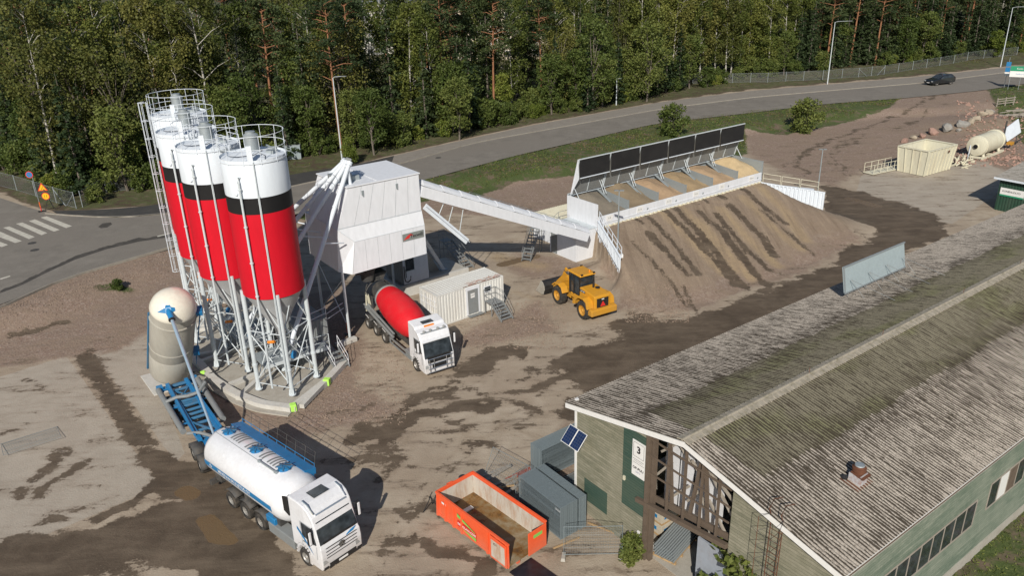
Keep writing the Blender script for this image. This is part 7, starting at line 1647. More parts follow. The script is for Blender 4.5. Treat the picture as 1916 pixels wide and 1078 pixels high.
mb = MB(); mb.box(3.9, 4.25, -.25, .25, .6, 1.5); mb.build('articulation_joint', M['dark'], ld_)
mb = MB(); mb.box(4.2, 5.8, -.45, .45, .6, 1.5); mb.prism([(4.3, 1.4), (4.5, 2.4), (4.9, 2.45), (5.6, 1.5)], -.42, .42, 'xz'); mb.build('front_frame', M['yellow'], ld_, .03)
# cab
CX0, CX1, CW = 2.5, 3.95, .72
mb = MB()
for x, y in ((CX0, CW), (CX0, -CW), (CX1, CW), (CX1, -CW), ((CX0+CX1)/2+.1, CW), ((CX0+CX1)/2+.1, -CW)): mb.box(x-.05, x+.05, y-.04, y+.04, 1.4, 3.22)
mb.box(CX0-.02, CX1+.02, -CW, CW, 1.35, 1.5); mb.box(CX0-.05, CX0+.05, -CW, CW, 2.05, 2.2); mb.build('cab_frame', M['black'], ld_)
MB().box(CX0+.055, CX1-.055, -CW+.045, CW-.045, 1.5, 3.2).build('cab_glass', M['glass'], ld_)
rf = MB(); rf.hexa([(2.28, -.80, 3.2), (4.25, -.80, 3.2), (4.25, .80, 3.2), (2.28, .80, 3.2), (2.34, -.74, 3.36), (4.15, -.74, 3.36), (4.15, .74, 3.36), (2.34, .74, 3.36)]); rf.build('cab_roof', M['yellow'], ld_, .04)
mb = MB()
for y in (-.6, .6): mb.box(4.1, 4.22, y-.1, y+.1, 3.3, 3.42); mb.box(2.3, 2.4, y-.1, y+.1, 3.3, 3.42)
mb.build('work_lamp', M['black'], ld_); MB().lathe([(.07, 3.36), (.08, 3.5), (.05, 3.56), (0, 3.56)], 12, (2.6, -.35, 0)).build('beacon', M['amber'], ld_)
mb = MB(); mb.tube((1.75, -.15, 2.35), (1.75, -.15, 2.95), .09, 10); mb.lathe([(.2, 2.36), (.2, 2.42), (0, 2.43)], 14, (1.45, -.35, 0)); mb.build('exhaust_stack', M['black'], ld_)
# lift arms and bucket
for s in (-1, 1): MB().add([(p[0], s*.42+d, p[1]) for d in (-.06, .06) for p in [(4.55, 2.35), (4.8, 2.5), (5.6, 2.2), (6.4, 1.45), (7.0, .75), (6.85, .55), (6.1, 1.05), (5.3, 1.75), (4.6, 2.1)]], [tuple(range(9)), tuple(range(17, 8, -1))] + [(i, (i+1) % 9, 9+(i+1) % 9, 9+i) for i in range(9)]).build('lift_arm', M['yellow'], ld_, .01)
mb = MB(); mb.bar((4.6, 0, 2.2), (5.7, 0, 2.25), .24, .24); mb.bar((5.5, 0, 2.8), (6.1, 0, 1.7), .14, .3); mb.build('tilt_link', M['yellow'], ld_, .01)
mb = MB(); mb.tube((4.7, 0, 2.05), (5.8, 0, 2.6), .09, 8); mb.tube((4.4, .3, 1.2), (5.9, .35, 1.5), .08, 8); mb.tube((4.4, -.3, 1.2), (5.9, -.35, 1.5), .08, 8); mb.build('hydraulic_ram', M['dark'], ld_)
mb = MB(); pr = [(7.0, .35), (6.85, .6), (6.9, .95), (7.15, 1.25), (7.4, 1.35)]; q = [(8.35, .12), (7.3, .08), (7.0, .2)] + pr
vs = [(x, y, z) for y in (-1.4, 1.4) for x, z in q]; k = len(q)
mb.add(vs, [(i, i+1, k+i+1, k+i) for i in range(k-1)]); o = mb.build('bucket', M['black'], ld_, recalc=False, solid=.05)
for s in (-1, 1): MB().prism(q + [(8.0, .5)], s*1.38, s*1.43, 'xz').build('bucket_side', M['concrete'] if s > 0 else M['black'], ld_)

# ---- orange skip
hs_ = math.atan2(.749, -.662)
sk = thing('hook_skip', 'orange open hook lift skip with rusty wet floor', 'skip', (.40, 31.22, 0), hs_)
def shell(name, poly, t_, mat, parent):
    return MB().add(poly, [(0, 1, 2, 3)]).build(name, mat, parent, recalc=False, solid=t_)
SLn, SWd, SHt = 5.75, 1.25, 1.6
M['skip_in'] = paint('scraped_skip_wall', (.50, .46, .40), .75, dirt=.85, dirt_col=(.33, .16, .07), scale=2.2, streak=1)
def skip_floor_mat():
    mt, n, l, b = new_mat('rusty_wet_floor'); tc = n.new('ShaderNodeTexCoord'); q1 = N(n, 'ShaderNodeTexNoise', ins={'Scale': 1.1, 'Detail': 7.0, 'Roughness': .7}); l.new(tc.outputs['Object'], q1.inputs['Vector'])
    l.new(ramp(n, l, q1.outputs[0], [(.32, (.055, .035, .018)), (.46, (.17, .085, .022)), (.56, (.20, .14, .07)), (.72, (.28, .24, .17))]), b.inputs['Base Color']); r_ = ramp(n, l, q1.outputs[0], [(.42, (.15, .15, .15)), (.58, (.8, .8, .8))]); l.new(r_, b.inputs['Roughness']); return mt
MB().box(.02, SLn-.02, -SWd+.03, SWd-.03, .28, .34).build('floor_plate', skip_floor_mat(), sk)
for s in (-1, 1):
    MB().box(0, SLn, min(s*SWd, s*(SWd-.03)), max(s*SWd, s*(SWd-.03)), .25, SHt).build('side_wall', M['orange'], sk)
    MB().box(.02, SLn-.03, min(s*(SWd-.034), s*(SWd-.04)), max(s*(SWd-.034), s*(SWd-.04)), .34, SHt-.12).build('inner_lining', M['skip_in'], sk)
    mb = MB(); mb.box(-.02, SLn+.02, min(s*(SWd-.05), s*(SWd+.07)), max(s*(SWd-.05), s*(SWd+.07)), SHt-.02, SHt+.09); mb.box(0, SLn, min(s*SWd, s*(SWd+.05)), max(s*SWd, s*(SWd+.05)), .2, .34)
    mb.build('top_rail', M['orange'], sk, .01)
    for i in range(9):
        x = .1 + i*(SLn-.25)/8
        if i not in (3, 4) or s < 0: MB().hexa([(x, s*SWd, .16), (x+.12, s*SWd, .16), (x+.12, s*(SWd+.13), .22), (x, s*(SWd+.13), .22), (x, s*SWd, SHt-.03), (x+.12, s*SWd, SHt-.03), (x+.12, s*(SWd+.05), SHt-.03), (x, s*(SWd+.05), SHt-.03)]).build('rib', M['orange'], sk)
mb = MB(); mb.box(SLn-.03, SLn, -SWd+.03, SWd-.03, .25, SHt); mb.box(SLn-.04, SLn+.05, -SWd, SWd, SHt-.02, SHt+.09); mb.build('front_wall', M['orange'], sk, .01); MB().box(SLn-.04, SLn-.034, -SWd+.05, SWd-.05, .34, SHt-.12).build('inner_lining', M['skip_in'], sk)
dr1 = MB().box(-.06, 0, -SWd+.0, -.02, .2, SHt-.02).build('rear_door', M['orange'], sk, .015); MB().box(-.066, -.061, -.95, -.35, 1.12, 1.32).build('door_decal', M['leafgreen'], dr1)
dr2 = MB().box(.05, 1.28, SWd+.08, SWd+.13, .22, SHt-.04).build('rear_door', M['orange'], sk, .012, label='rear door folded back along the side, its scraped pale inner face outwards'); MB().box(.16, 1.17, SWd+.132, SWd+.138, .34, SHt-.2).build('scraped_face', M['skip_in'], dr2)
text_mesh('sprayed_mark', '821', .17, M['ink'], dr2, basis((.85, SWd+.142, 1.22), (-1, 0, 0), (0, 0, 1)), .001, bold=.003)
dc = MB(); dc.add([(3.95, SWd+.062, 1.30), (2.5, SWd+.062, .86), (2.5, SWd+.062, .82), (3.95, SWd+.062, 1.08)], [(0, 1, 2, 3)]); dc.add([(3.6, SWd+.062, .55), (2.45, SWd+.062, .55), (2.45, SWd+.062, .35), (3.0, SWd+.062, .42)], [(0, 1, 2, 3)]); dob = dc.build('green_decal', M['leafgreen'], sk, recalc=False)
MB().box(2.45, 3.95, SWd+.056, SWd+.060, .50, .86).build('decal_backing', M['red'], dob)
text_mesh('decal_text', 'SIIRTOLAVA.COM', .185, M['sign_white'], dob, basis((3.2, SWd+.064, .68), (-1, 0, 0), (0, 0, 1)), .001, bold=.004)
MB().box(4.9, 5.25, SWd+.056, SWd+.061, 1.2, 1.32).build('small_label', M['sign_white'], sk)
mb = MB()
for s in (-1, 1): mb.bar((SLn, s*.35, 1.45), (SLn+.55, s*.12, 1.25), .1, .12); mb.bar((SLn, s*.5, .3), (SLn+.35, s*.3, 1.3), .1, .1)
mb.tube((SLn+.5, -.15, 1.3), (SLn+.5, .15, 1.3), .05, 8); mb.build('hook_frame', M['orange'], sk, .01)
mb = MB(); mb.lathe([(.16, 0), (.2, .03), (.2, .1), (.16, .13)], 16, (SLn+.3, -.75, 1.35), (.2, .1, 1)); mb.build('hose_coil', M['ink'], sk)
MB().box(4.6, 4.85, -.3, .25, .345, .42).build('white_block', M['sign_white'], sk)
mb = MB(); mb.box(.1, 5.6, -.62, -.44, .02, .26); mb.box(.1, 5.6, .44, .62, .02, .26); mb.build('skid', M['orange'], sk)
o = MB().box(-2.3, -.05, -.15, 1.3, 0, .03).build('steel_plate', paint('black_wet_plate', (.016, .014, .018), .35, dirt=.5, dirt_col=(.05, .045, .05), scale=2), None); o.location = (.40, 31.2, .04); o.rotation_euler = (0, .02, hs_); tag(o, 'black steel plate lying on the ground at the open skip door', 'steel plate')
mb = MB()
for a, b2 in [((0, 0, .9), (-.45, -.2, 0)), ((0, 0, .9), (.45, -.1, 0)), ((0, 0, .9), (.0, .5, 0)), ((0, 0, .5), (.4, .3, .2)), ((-.1, 0, .8), (.1, 0, 1.2))]: mb.tube(a, b2, .025, 5)
o = mb.build('sign_tripod', M['ink'], None); o.location = (*at(808, 955), 0); tag(o, 'small black folded tripod stand leaning by the far left corner of the skip', 'tripod')

# ---- car on the road
cx_, cy_ = at(1757, 157.5, RT); hc = math.atan2(at(1700, 155, RT)[1]-at(1800, 145, RT)[1], at(1700, 155, RT)[0]-at(1800, 145, RT)[0])
car = thing('parked_car' if False else 'estate_car', 'black estate car driving on the road behind the yard', 'car', (cx_, cy_, RT + .005), hc); car.scale = (1.24, 1.24, 1.24)
M['car_paint'] = paint('black_car_paint', (.008, .010, .013), .22, dirt=.05, coat=1.0)
mb = MB().prism([(2.38, .35), (2.42, .62), (2.25, .86), (1.15, 1.04), (.95, 1.06), (.15, 1.52), (-.6, 1.62), (-1.75, 1.58), (-2.2, 1.12), (-2.38, .95), (-2.38, .4), (-1.95, .28), (1.9, .28)], -.92, .92, 'xz').build('body', M['car_paint'], car, .08)
for v in mb.data.vertices:
    if v.co.z > 1.2: v.co.y *= .80
for s in (-1, 1):
    MB().add([(.82, s*.925, 1.08), (.1, s*.80, 1.46), (-1.6, s*.80, 1.5), (-2.0, s*.925, 1.12)], [(0, 1, 2, 3)]).build('side_window', M['glass'], car, recalc=False)
    for x in (1.45, -1.45): wheel(car, x, s*.80, .35, .24, s)
    MB().box(2.25, 2.40, min(s*.55, s*.85), max(s*.55, s*.85), .62, .78).build('headlight', M['lamp_glass'], car, .02); MB().box(-2.40, -2.2, min(s*.6, s*.86), max(s*.6, s*.86), .85, 1.0).build('tail_light', M['red'], car, .02)
MB().add([(1.0, -.78, 1.08), (1.0, .78, 1.08), (.2, .70, 1.525), (.2, -.70, 1.525)], [(0, 1, 2, 3)]).build('windscreen', M['glass'], car, recalc=False)
MB().box(2.40, 2.425, -.26, .26, .42, .52).build('number_plate', M['sign_white'], car)
mb = MB()
for s in (-1, 1): mb.tube((.1, s*.66, 1.66), (-1.6, s*.66, 1.65), .018, 5)
mb.build('roof_rail', M['chrome'], car)
# ---------------------------------------------------------------- temporary fence panels
def panel_proto(name, label, group, Lp=3.45, Hp=2.0, dense=22):
    t = thing(name, label, 'fence panel', (0, 0, 0), 0, group)
    mb = MB(); r = .014
    for z in (.06, Hp): mb.tube((0, 0, z), (Lp, 0, z), r, 6)
    for x in (0, Lp): mb.tube((x, 0, 0), (x, 0, Hp + .03), r, 6)
    mb.tube((0, 0, Hp*.28), (Lp, 0, Hp*.28), .006, 4); mb.tube((0, 0, Hp*.72), (Lp, 0, Hp*.72), .006, 4); mb.build('frame', M['stack_steel'], t)
    mb = MB()
    for i in range(1, dense): x = Lp*i/dense; mb.bar((x, 0, .06), (x, 0, Hp), .006, .006)
    for i in range(1, 9): z = .06 + (Hp-.06)*i/9; mb.bar((0, .005, z), (Lp, .005, z), .006, .006)
    mb.build('wire_infill', M['stack_steel'], t); return t
def fence_stack(origin, along, step_dir, k, step, label, group, jit=.012):
    pr = panel_proto('site_barrier', label, group, dense=30); rz = math.atan2(along.y, along.x); rg = random.Random(k)
    for i in range(k):
        o = pr if i == 0 else copy_tree(pr); p = origin + step_dir*(i*step) + along*rg.uniform(-jit, jit); o.location = p; o.rotation_euler = (0, 0, rz)
fence_stack(Vector((2.10, 32.42, .12)), E2, E1, 27, .043, 'grey fence panel in the wide upright stack beside the skip', 'fence panels in the wide stack')
fence_stack(Vector((3.12, 33.16, .12)), E2, E1, 12, .043, 'grey fence panel in the narrow upright stack against the wide one', 'fence panels in the narrow stack')
fence_stack(Vector((.80, 38.30, .1)), E1, E2*-1, 23, .045, 'grey fence panel in the rear upright stack behind the warehouse corner board', 'fence panels in the rear stack')
pr = panel_proto('site_barrier', 'grey fence panel lying flat in the pile between the two upright stacks', 'fence panels lying flat')
for i in range(9):
    o = pr if i == 0 else copy_tree(pr); o.location = Vector((2.3, 36.9, .12 + i*.06)) + E1*(.04*(i % 3)); o.rotation_euler = (math.radians(90), 0, ROT54 + .05*(i % 2))
for k, (px, py) in enumerate([(1047, 957), (1008, 880)]):
    pass
st_ = MB(); st_.box(-.22, .22, -.01, .01, -.06, .06); o = st_.build('white_tag', M['sign_white'], None); o.location = Vector((2.02, 32.75, 1.75)); o.rotation_euler = (0, 0, ROT54 + math.pi/2); tag(o, 'white tag hanging on the near top edge of the wide fence stack', 'tag')
pl1 = panel_proto('site_barrier', 'single mesh fence panel standing on concrete feet in front of the stacks', None, 2.9, 1.78, 34); pl1.location = (2.2, 31.32, .1); pl1.rotation_euler = (0, 0, -.02)
for k, x in enumerate((2.18, 5.05)):
    o = MB().hexa([(-.35, -.12, 0), (.35, -.12, 0), (.35, .12, 0), (-.35, .12, 0), (-.25, -.09, .12), (.25, -.09, .12), (.25, .09, .12), (-.25, .09, .12)]).build('fence_foot', M['concrete'], None, .02); o.location = (x, 31.3, .01); o.rotation_euler = (0, 0, 1.4); tag(o, ['concrete fence foot at the left end of the single panel', 'concrete fence foot at the right end of the single panel'][k], 'fence foot')
pl2 = panel_proto('site_barrier', 'loose fence panel leaning askew between the skip and the stacks', None, 2.6, 1.9, 20); x, y = at(905, 897); pl2.location = (x, y, .12); pl2.rotation_euler = (math.radians(-22), math.radians(8), -.62)
pl3 = panel_proto('site_barrier', 'tipped fence panel whose end stands up by the skip side', None, 1.3, 1.6, 10); x, y = at(968, 940); pl3.location = (x, y, .05); pl3.rotation_euler = (math.radians(-14), .1, .9)
pl4 = panel_proto('site_barrier', 'thin mesh fence panel lying on the slab at the left edge', None, 3.2, 2.0, 24); x, y = at(2, 832); pl4.location = (x, y, .05); pl4.rotation_euler = (math.radians(84), 0, .62)
rp = random.Random(11)
for k in range(7):
    x, y = at(945 + rp.uniform(-22, 22), 905 + rp.uniform(-16, 14)); o = MB().box(-.95, .95, -.09, .09, 0, .05).build('plank', M['grey_wood'], None, .005)
    o.location = (x, y, .05 + k*.05); o.rotation_euler = (0, rp.uniform(-.03, .03), .75 + rp.uniform(-.25, .25)); tag(o, 'weathered grey plank in the loose heap between skip and fence stacks', 'plank', 'planks in the loose heap')
for k in range(4):
    x, y = at(980 + k*9, 884 - k*3); o = MB().box(-1.3, 1.3, -.05, .05, 0, .1).build('red_beam', paint('faded_red_beam%d' % k, (.33, .08, .05), .7, dirt=.5) if k == 0 else bpy.data.materials['faded_red_beam0'], None)
    o.location = (x, y, .04 + .02*k); o.rotation_euler = (0, 0, ROT54 + .05*k); tag(o, 'faded red steel beam lying on the gravel behind the fence stacks', 'beam', 'faded red beams')
for k, (px, py, a) in enumerate([(1060, 1018, .5), (1125, 990, -.6), (938, 922, .2)]):
    x, y = at(px, py); o = MB().box(-.8, .8, -.05, .05, 0, .04).build('batten', M['wood'], None); o.location = (x, y, .03 + .3*(k == 2)); o.rotation_euler = (0, 0, a); tag(o, ['pale wooden batten lying behind the single fence panel', 'thin batten leaning at the foot of the green gable wall', 'yellowish batten on top of the loose plank heap'][k], 'batten')

# ---------------------------------------------------------------- right hand yard
hb = thing('open_hopper', 'cream open topped steel hopper box with ribbed sides', 'hopper', (53.21, 98.75, 0), math.atan2(101.87-98.75, 58.08-53.21))
LX, LY, HZ = 5.8, 3.6, 3.3
mb = MB(); b0 = [(0, 0), (LX, 0), (LX, LY), (0, LY)]; t0 = [(-.25, -.3), (LX+.25, -.3), (LX+.25, LY+.3), (-.25, LY+.3)]
mb.add([(x, y, .05) for x, y in b0] + [(x, y, HZ) for x, y in t0], [(0, 1, 5, 4), (1, 2, 6, 5), (2, 3, 7, 6), (3, 0, 4, 7), (0, 3, 2, 1)]); mb.build('box_sides', M['cream'], hb, recalc=False, solid=.05)
mb = MB()
for i in range(9): t_ = i/8; mb.bar((LX*t_, -.04, .05), (-.25 + (LX+.5)*t_, -.36, HZ), .09, .09, up=(1, 0, 0))
for i in range(5): t_ = i/4; mb.bar((-.04, LY*t_, .05), (-.31, -.3 + (LY+.6)*t_, HZ), .09, .09, up=(0, 1, 0))
mb.build('ribs', M['cream'], hb)
mb = MB()
for i in range(4): a, b2 = t0[i], t0[(i+1) % 4]; mb.bar((*a, HZ+.05), (*b2, HZ+.05), .22, .12)
mb.build('top_rim', M['cream'], hb, .01)
MB().lathe([(1.0, 0), (1.5, .5), (1.0, 1.2), (.3, 1.5), (0, 1.5)], 14, (3.3, 2.0, .9)).build('inner_cone', M['silo_white'], hb); MB().lathe([(0, 0), (.16, 0), (.16, .05), (0, .06)], 10, (4.2, -.42, 2.75), (0, -1, 0)).build('port', M['rust'], hb)
fr_ = thing('rail_platform', 'cream steel platform with handrails lying left of the open hopper', 'platform', (47.2, 99.9, 0), math.atan2(2.6, 4.9))
MB().box(0, 5.4, 0, 1.5, .12, .2).build('deck', M['cream'], fr_); mb = MB()
for y in (0, 1.5):
    for i in range(5): mb.tube((i*1.3+.1, y, .2), (i*1.3+.1, y, 1.4), .035, 5)
    for z in (.8, 1.4): mb.tube((.1, y, z), (5.3, y, z), .035, 5)
mb.build('handrail', M['cream'], fr_)
dm = thing('drum_mixer', 'cream horizontal cylindrical drum on a skid frame beside the open hopper', 'drum', (64.2, 107.0, 0), math.atan2(111.69-106.27, 70.37-63.66))
MB().lathe([(.32, -.3), (.32, -.12), (.9, -.1), (1.30, .02), (1.36, .3), (1.40, .32), (1.40, .5), (1.36, .52), (1.36, 5.6), (1.44, 5.62), (1.44, 6.0), (1.36, 6.02), (1.25, 6.3), (0, 6.5)], 32, (0, 0, 1.75), (1, 0, 0)).build('drum_shell', M['cream'], dm)
MB().lathe([(0, 0), (.30, 0)], 18, (-.31, 0, 1.75), (1, 0, 0)).build('drum_opening', M['ink'], dm)
mb = MB()
for s in (-1, 1): mb.bar((-.4, s*1.1, .2), (6.8, s*1.1, .2), .22, .3)
for x in (0, 3, 6.2): mb.bar((x, -1.1, .25), (x, 1.1, .25), .2, .3)
for x in (.6, 5.6):
    for s in (-1, 1): mb.tube((x, s*.9, .3), (x, s*.8, .75), .2, 8)
mb.build('skid_frame', M['cream'], dm, .01)
jk = thing('machine_frame', 'small cream machine frame full of rods between hopper and drum', 'machine part', (60.5, 103.4, 0), .6); mb = MB(); rj = random.Random(9)
for i in range(26): a = Vector((rj.uniform(-1.2, 1.2), rj.uniform(-.8, .8), rj.uniform(.05, 1.3))); b2 = a + Vector((rj.uniform(-.7, .7), rj.uniform(-.5, .5), rj.uniform(-.6, .9))); b2.z = max(.05, b2.z); mb.bar(a, b2, .1, .14)
mb.box(-1.2, 1.2, -.8, -.65, .05, .2); mb.box(-1.2, 1.2, .65, .8, .05, .2); mb.build('rods', M['cream'], jk)
mb = MB(); mb.tube((1.4, 0, 0), (1.5, 0, 2.6), .06, 6); mb.tube((1.7, .2, 0), (1.75, .2, 2.4), .05, 6); mb.build('upright', M['silo_white'], jk)
wp = thing('hopper_plate', 'tilted white plate chute on legs right of the drum', 'machine part', (*at(1893, 275, .0), .2), .7); MB().hexa([(-2.4, -.05, 1.0), (2.4, -.05, 1.6), (2.4, .05, 1.6), (-2.4, .05, 1.0), (-2.4, .7, 2.6), (2.6, .7, 3.4), (2.6, .8, 3.4), (-2.4, .8, 2.6)]).build('plate', M['silo_white'], wp)
mb = MB(); mb.tube((-2, 0, 0), (-1.8, .2, 1.5), .07, 6); mb.tube((1.5, 0, 0), (1.4, .2, 1.6), .07, 6); mb.bar((-2.4, -.4, .5), (2.2, -.4, .7), .12, .16); mb.tube((-2.6, .5, 0), (-2.6, .5, 3.9), .12, 6); mb.build('legs', M['dark'], wp); MB().box(-2.2, -1.3, -.6, .1, .5, .9).build('gearbox', M['yellow'], wp)
# boulders
M['stone_a'] = paint('grey_granite', (.27, .26, .24), .9, dirt=.4, scale=2, bump=.6); M['stone_b'] = paint('reddish_granite', (.32, .20, .16), .9, dirt=.4, scale=2, bump=.6); M['stone_c'] = paint('pale_granite', (.34, .29, .22), .9, dirt=.4, scale=2, bump=.6)
def rock(px, py, s, mk_, label, seed, z=None):
    x, y = at(px, py, .3); x, y = at(px, py, float(height(np.array([x]), np.array([y]))[0])); bm = bmesh.new(); bmesh.ops.create_icosphere(bm, subdivisions=2, radius=1); rg = np.random.default_rng(seed); pl_ = rg.normal(size=(14, 3)); pl_ /= np.linalg.norm(pl_, axis=1)[:, None]; of = rg.uniform(.5, .85, 14)
    for v in bm.verts:
        p = np.array(v.co)
        for n_, d in zip(pl_, of):
            e = p @ n_ - d
            if e > 0: p = p - n_*e
        v.co = p * (1.0, .85, .72)
    me = bpy.data.meshes.new('boulder'); bm.to_mesh(me); bm.free(); me.materials.append(M[mk_]); o = bpy.data.objects.new('boulder', me); C.objects.link(o)
    zz = float(height(np.array([x]), np.array([y]))[0]); o.location = (x, y, zz + s*.35); o.scale = (s, s, s); o.rotation_euler = (0, 0, seed); return tag(o, label, 'boulder', 'boulders in a curved row')
RB = [(1692, 266.5, .75, 'stone_b', 'small reddish boulder at the left end of the row, behind the open hopper'), (1708.5, 259.5, .65, 'stone_c', 'small pale boulder second from the left end of the row'), (1726, 257.5, .75, 'stone_b', 'rusty red boulder third from the left end of the row'),
      (1744, 251, 1.15, 'stone_b', 'large pinkish boulder above the open hopper'), (1770, 244, 1.2, 'stone_a', 'rough grey boulder just right of the large pinkish one'), (1801, 233, 1.15, 'stone_a', 'rounded grey boulder in the middle of the row'), (1816, 230, .9, 'stone_c', 'pale tan boulder right after the rounded grey one'),
      (1827, 227, .9, 'stone_c', 'tan boulder fourth from the upper end of the row'), (1838, 222, 1.0, 'stone_c', 'large tan boulder third from the upper end'), (1847, 217, 1.05, 'stone_c', 'blocky cream boulder near the upper end'), (1855, 213, .8, 'stone_a', 'grey boulder at the upper end of the row'), (1795, 242, .5, 'stone_a', 'small grey stone in front of the rounded grey boulder')]
for i, r_ in enumerate(RB): rock(*r_, i + 1)
rg = np.random.default_rng(4); vs, fs = [], []
mb = MB()
for i in range(900):
    px = rg.uniform(1790, 1930); py = rg.uniform(190, 300); 
    if py < 190 + (px-1790)*.25 and rg.random() < .8: continue
    x, y = at(px, py, .8); s = rg.uniform(.06, .26) * (1 if rg.random() < .9 else 2); z = float(height(np.array([x]), np.array([y]))[0]); q = rg.normal(size=(6, 3))*.25*s
    o6 = np.array([(1, 0, 0), (0, 1, 0), (-1, 0, 0), (0, -1, 0), (0, 0, .8), (0, 0, -.5)])*s + q + np.array([x, y, z + .05]); mb.add([tuple(p) for p in o6], [(0, 1, 4), (1, 2, 4), (2, 3, 4), (3, 0, 4), (1, 0, 5), (2, 1, 5), (3, 2, 5), (0, 3, 5)])
tag(mb.build('rubble', M['stone_b'], None, recalc=False), 'loose reddish rubble over the stony bank on the right', 'rubble', None, 'stuff')
mb = MB(); rg = np.random.default_rng(14)
for i in range(5200):
    u = rg.random()
    if u < .35: px, py = rg.uniform(0, 330), 0; py = np.interp(px, [0, 330], [600, 490]) + rg.normal(0, 16)
    elif u < .6: px, py = rg.uniform(560, 760), rg.uniform(640, 790)
    elif u < .8: px, py = rg.uniform(1170, 1290), rg.uniform(540, 600)
    else: px, py = rg.uniform(860, 1060), rg.uniform(560, 650)
    x, y = at(px, py, .2); s = rg.uniform(.025, .075); z = float(height(np.array([x]), np.array([y]))[0])
    q = rg.normal(size=(5, 3))*.3*s; o5 = np.array([(1, 0, 0), (0, 1, 0), (-1, 0, 0), (0, -1, 0), (0, 0, .9)])*s + q + np.array([x, y, z + .01]); mb.add([tuple(p) for p in o5], [(0, 1, 4), (1, 2, 4), (2, 3, 4), (3, 0, 4)])
M['stone_d'] = paint('pinkish_grit', (.24, .18, .14), .95, dirt=.4, scale=2)
tag(mb.build('loose_stones', M['stone_d'], None, recalc=False), 'loose stones scattered over the gravelly parts of the yard', 'stones', None, 'stuff')

# ---------------------------------------------------------------- street furniture
def street_lamp(label, px, py, h, arm, z=RZ, group='tall street lamps along the road'):
    x, y = at(px, py, z); t = thing('street_lamp', label, 'street lamp', (x, y, z - .05), 0, group)
    MB().tube((0, 0, 0), (0, 0, h), .11, 8, .06).build('pole', M['steel_light'], t)
    if arm: MB().path([(0, 0, h-.05), (arm[0]*.2, arm[1]*.2, h+.15), (arm[0], arm[1], h+.3)], .04, 6).build('arm', M['steel_light'], t)
    ax, ay = arm if arm else (0, 0); n_ = math.hypot(ax, ay) or 1; d = (ax/n_, ay/n_) if arm else (1, 0)
    MB().bar((ax, ay, h+.3 if arm else h), (ax + d[0]*.8, ay + d[1]*.8, h+.34 if arm else h), .26, .12).build('lamp_head', M['grey'], t, .02); return t
street_lamp('tall street lamp rising behind the tops of the screw conveyors', 640, 298, 11.6, (1.4, -.9)); street_lamp('short street lamp at the pavement edge in the middle of the road', 1153, 197, 5.0, None, group=None)
street_lamp('tall street lamp in front of the wood, right of the middle', 1548, 157, 12.3, (1.9, -1.8)); street_lamp('tall street lamp at the far right behind the direction sign', 1872, 125, 12.8, (2.4, -2.2))
# direction sign
p1 = Vector((*at(1884.5, 171, .6), 0)); dv = Vector((.86, -.50, 0)); Ld = 3.4; dv.normalize(); zb = .5
ds = thing('direction_sign', 'green and white direction sign board on thin posts at the right edge', 'road sign', (p1.x, p1.y, zb), math.atan2(dv.y, dv.x))
for x in (.0, Ld*.5, Ld): MB().tube((x, .04, 0), (x, .04, 4.9), .045, 6).build('post', M['steel'], ds)
g1 = MB().box(-.2, Ld+.2, -.03, 0, 4.0, 4.9).build('green_board', M['green'], ds); g2 = MB().box(-.2, Ld+.2, -.03, 0, 2.9, 3.98).build('white_board', M['sign_white'], ds)
text_mesh('board_text', 'Kotka 170', .42, M['sign_white'], g1, basis((Ld/2, -.035, 4.45), (1, 0, 0), (0, 0, 1)), .001); text_mesh('board_text', 'Teollisuusalue', .34, M['blue'], g2, basis((Ld/2, -.035, 3.44), (1, 0, 0), (0, 0, 1)), .001)
bs = thing('info_sign', 'narrow blue sign with a small white plate beside the direction sign', 'road sign', (*at(1878, 166, .7), .5), math.atan2(dv.y, dv.x)); MB().tube((0, .05, 0), (0, .05, 6.2), .045, 6).build('post', M['steel'], bs)
for z in (4.9, 3.9): MB().box(-.4, .4, -.02, .02, z-.42, z+.42).build('blue_plate', M['blue'], bs)
MB().box(-.42, .42, -.02, .02, 2.7, 3.4).build('white_plate', M['sign_white'], bs)
# signs at the left corner
def sign_at(name, label, px, py, cat='road sign'): x, y = at(px, py, RZ); return thing(name, label, cat, (x, y, RZ), 0.12)
t = sign_at('parking_sign', 'round no parking sign, blue with red rim, above the yellow signs', 76, 390); MB().tube((0, .04, 0), (0, .04, 4.4), .035, 6).build('post', M['steel'], t)
fc = MB().lathe([(0, 0), (.42, 0), (.42, .03), (0, .03)], 24, (-.25, -.02, 4.2), (0, 1, 0)).build('sign_face', M['red'], t); MB().lathe([(0, 0), (.34, 0), (.34, .01)], 24, (-.25, -.035, 4.2), (0, 1, 0)).build('blue_disc', M['blue'], fc); MB().bar((-.48, -.045, 4.42), (-.02, -.045, 3.98), .012, .07, up=(0, 1, 0)).build('red_bar', M['red'], fc)
t = sign_at('roadwork_sign', 'yellow triangular and round road work signs on a black tripod stand', 96, 393)
mb = MB()
for q in ((-.6, -.2), (.6, -.2), (0, .7)): mb.tube((q[0], q[1], 0), (0, 0, 1.6), .03, 5)
mb.tube((0, 0, 1.4), (-.3, 0, 3.2), .03, 5); mb.tube((-.4, -.15, .6), (.4, -.15, .6), .025, 5); mb.build('tripod', M['ink'], t)
M['sign_yellow'] = paint('sign_yellow', (.75, .42, .01), .4, dirt=.05)
def flat_y(poly, y, th, mat, name, parent): return MB().prism(poly, y, y+th, 'xz').build(name, mat, parent)
tri = lambda r, cx, cz: [(cx + r*math.sin(a), cz + r*math.cos(a)) for a in (0, 2*math.pi/3, 4*math.pi/3)]
f1 = flat_y(tri(.66, -.35, 2.75), -.05, .03, M['red'], 'triangle_sign', t); flat_y(tri(.48, -.35, 2.75), -.06, .009, M['sign_yellow'], 'triangle_face', f1)
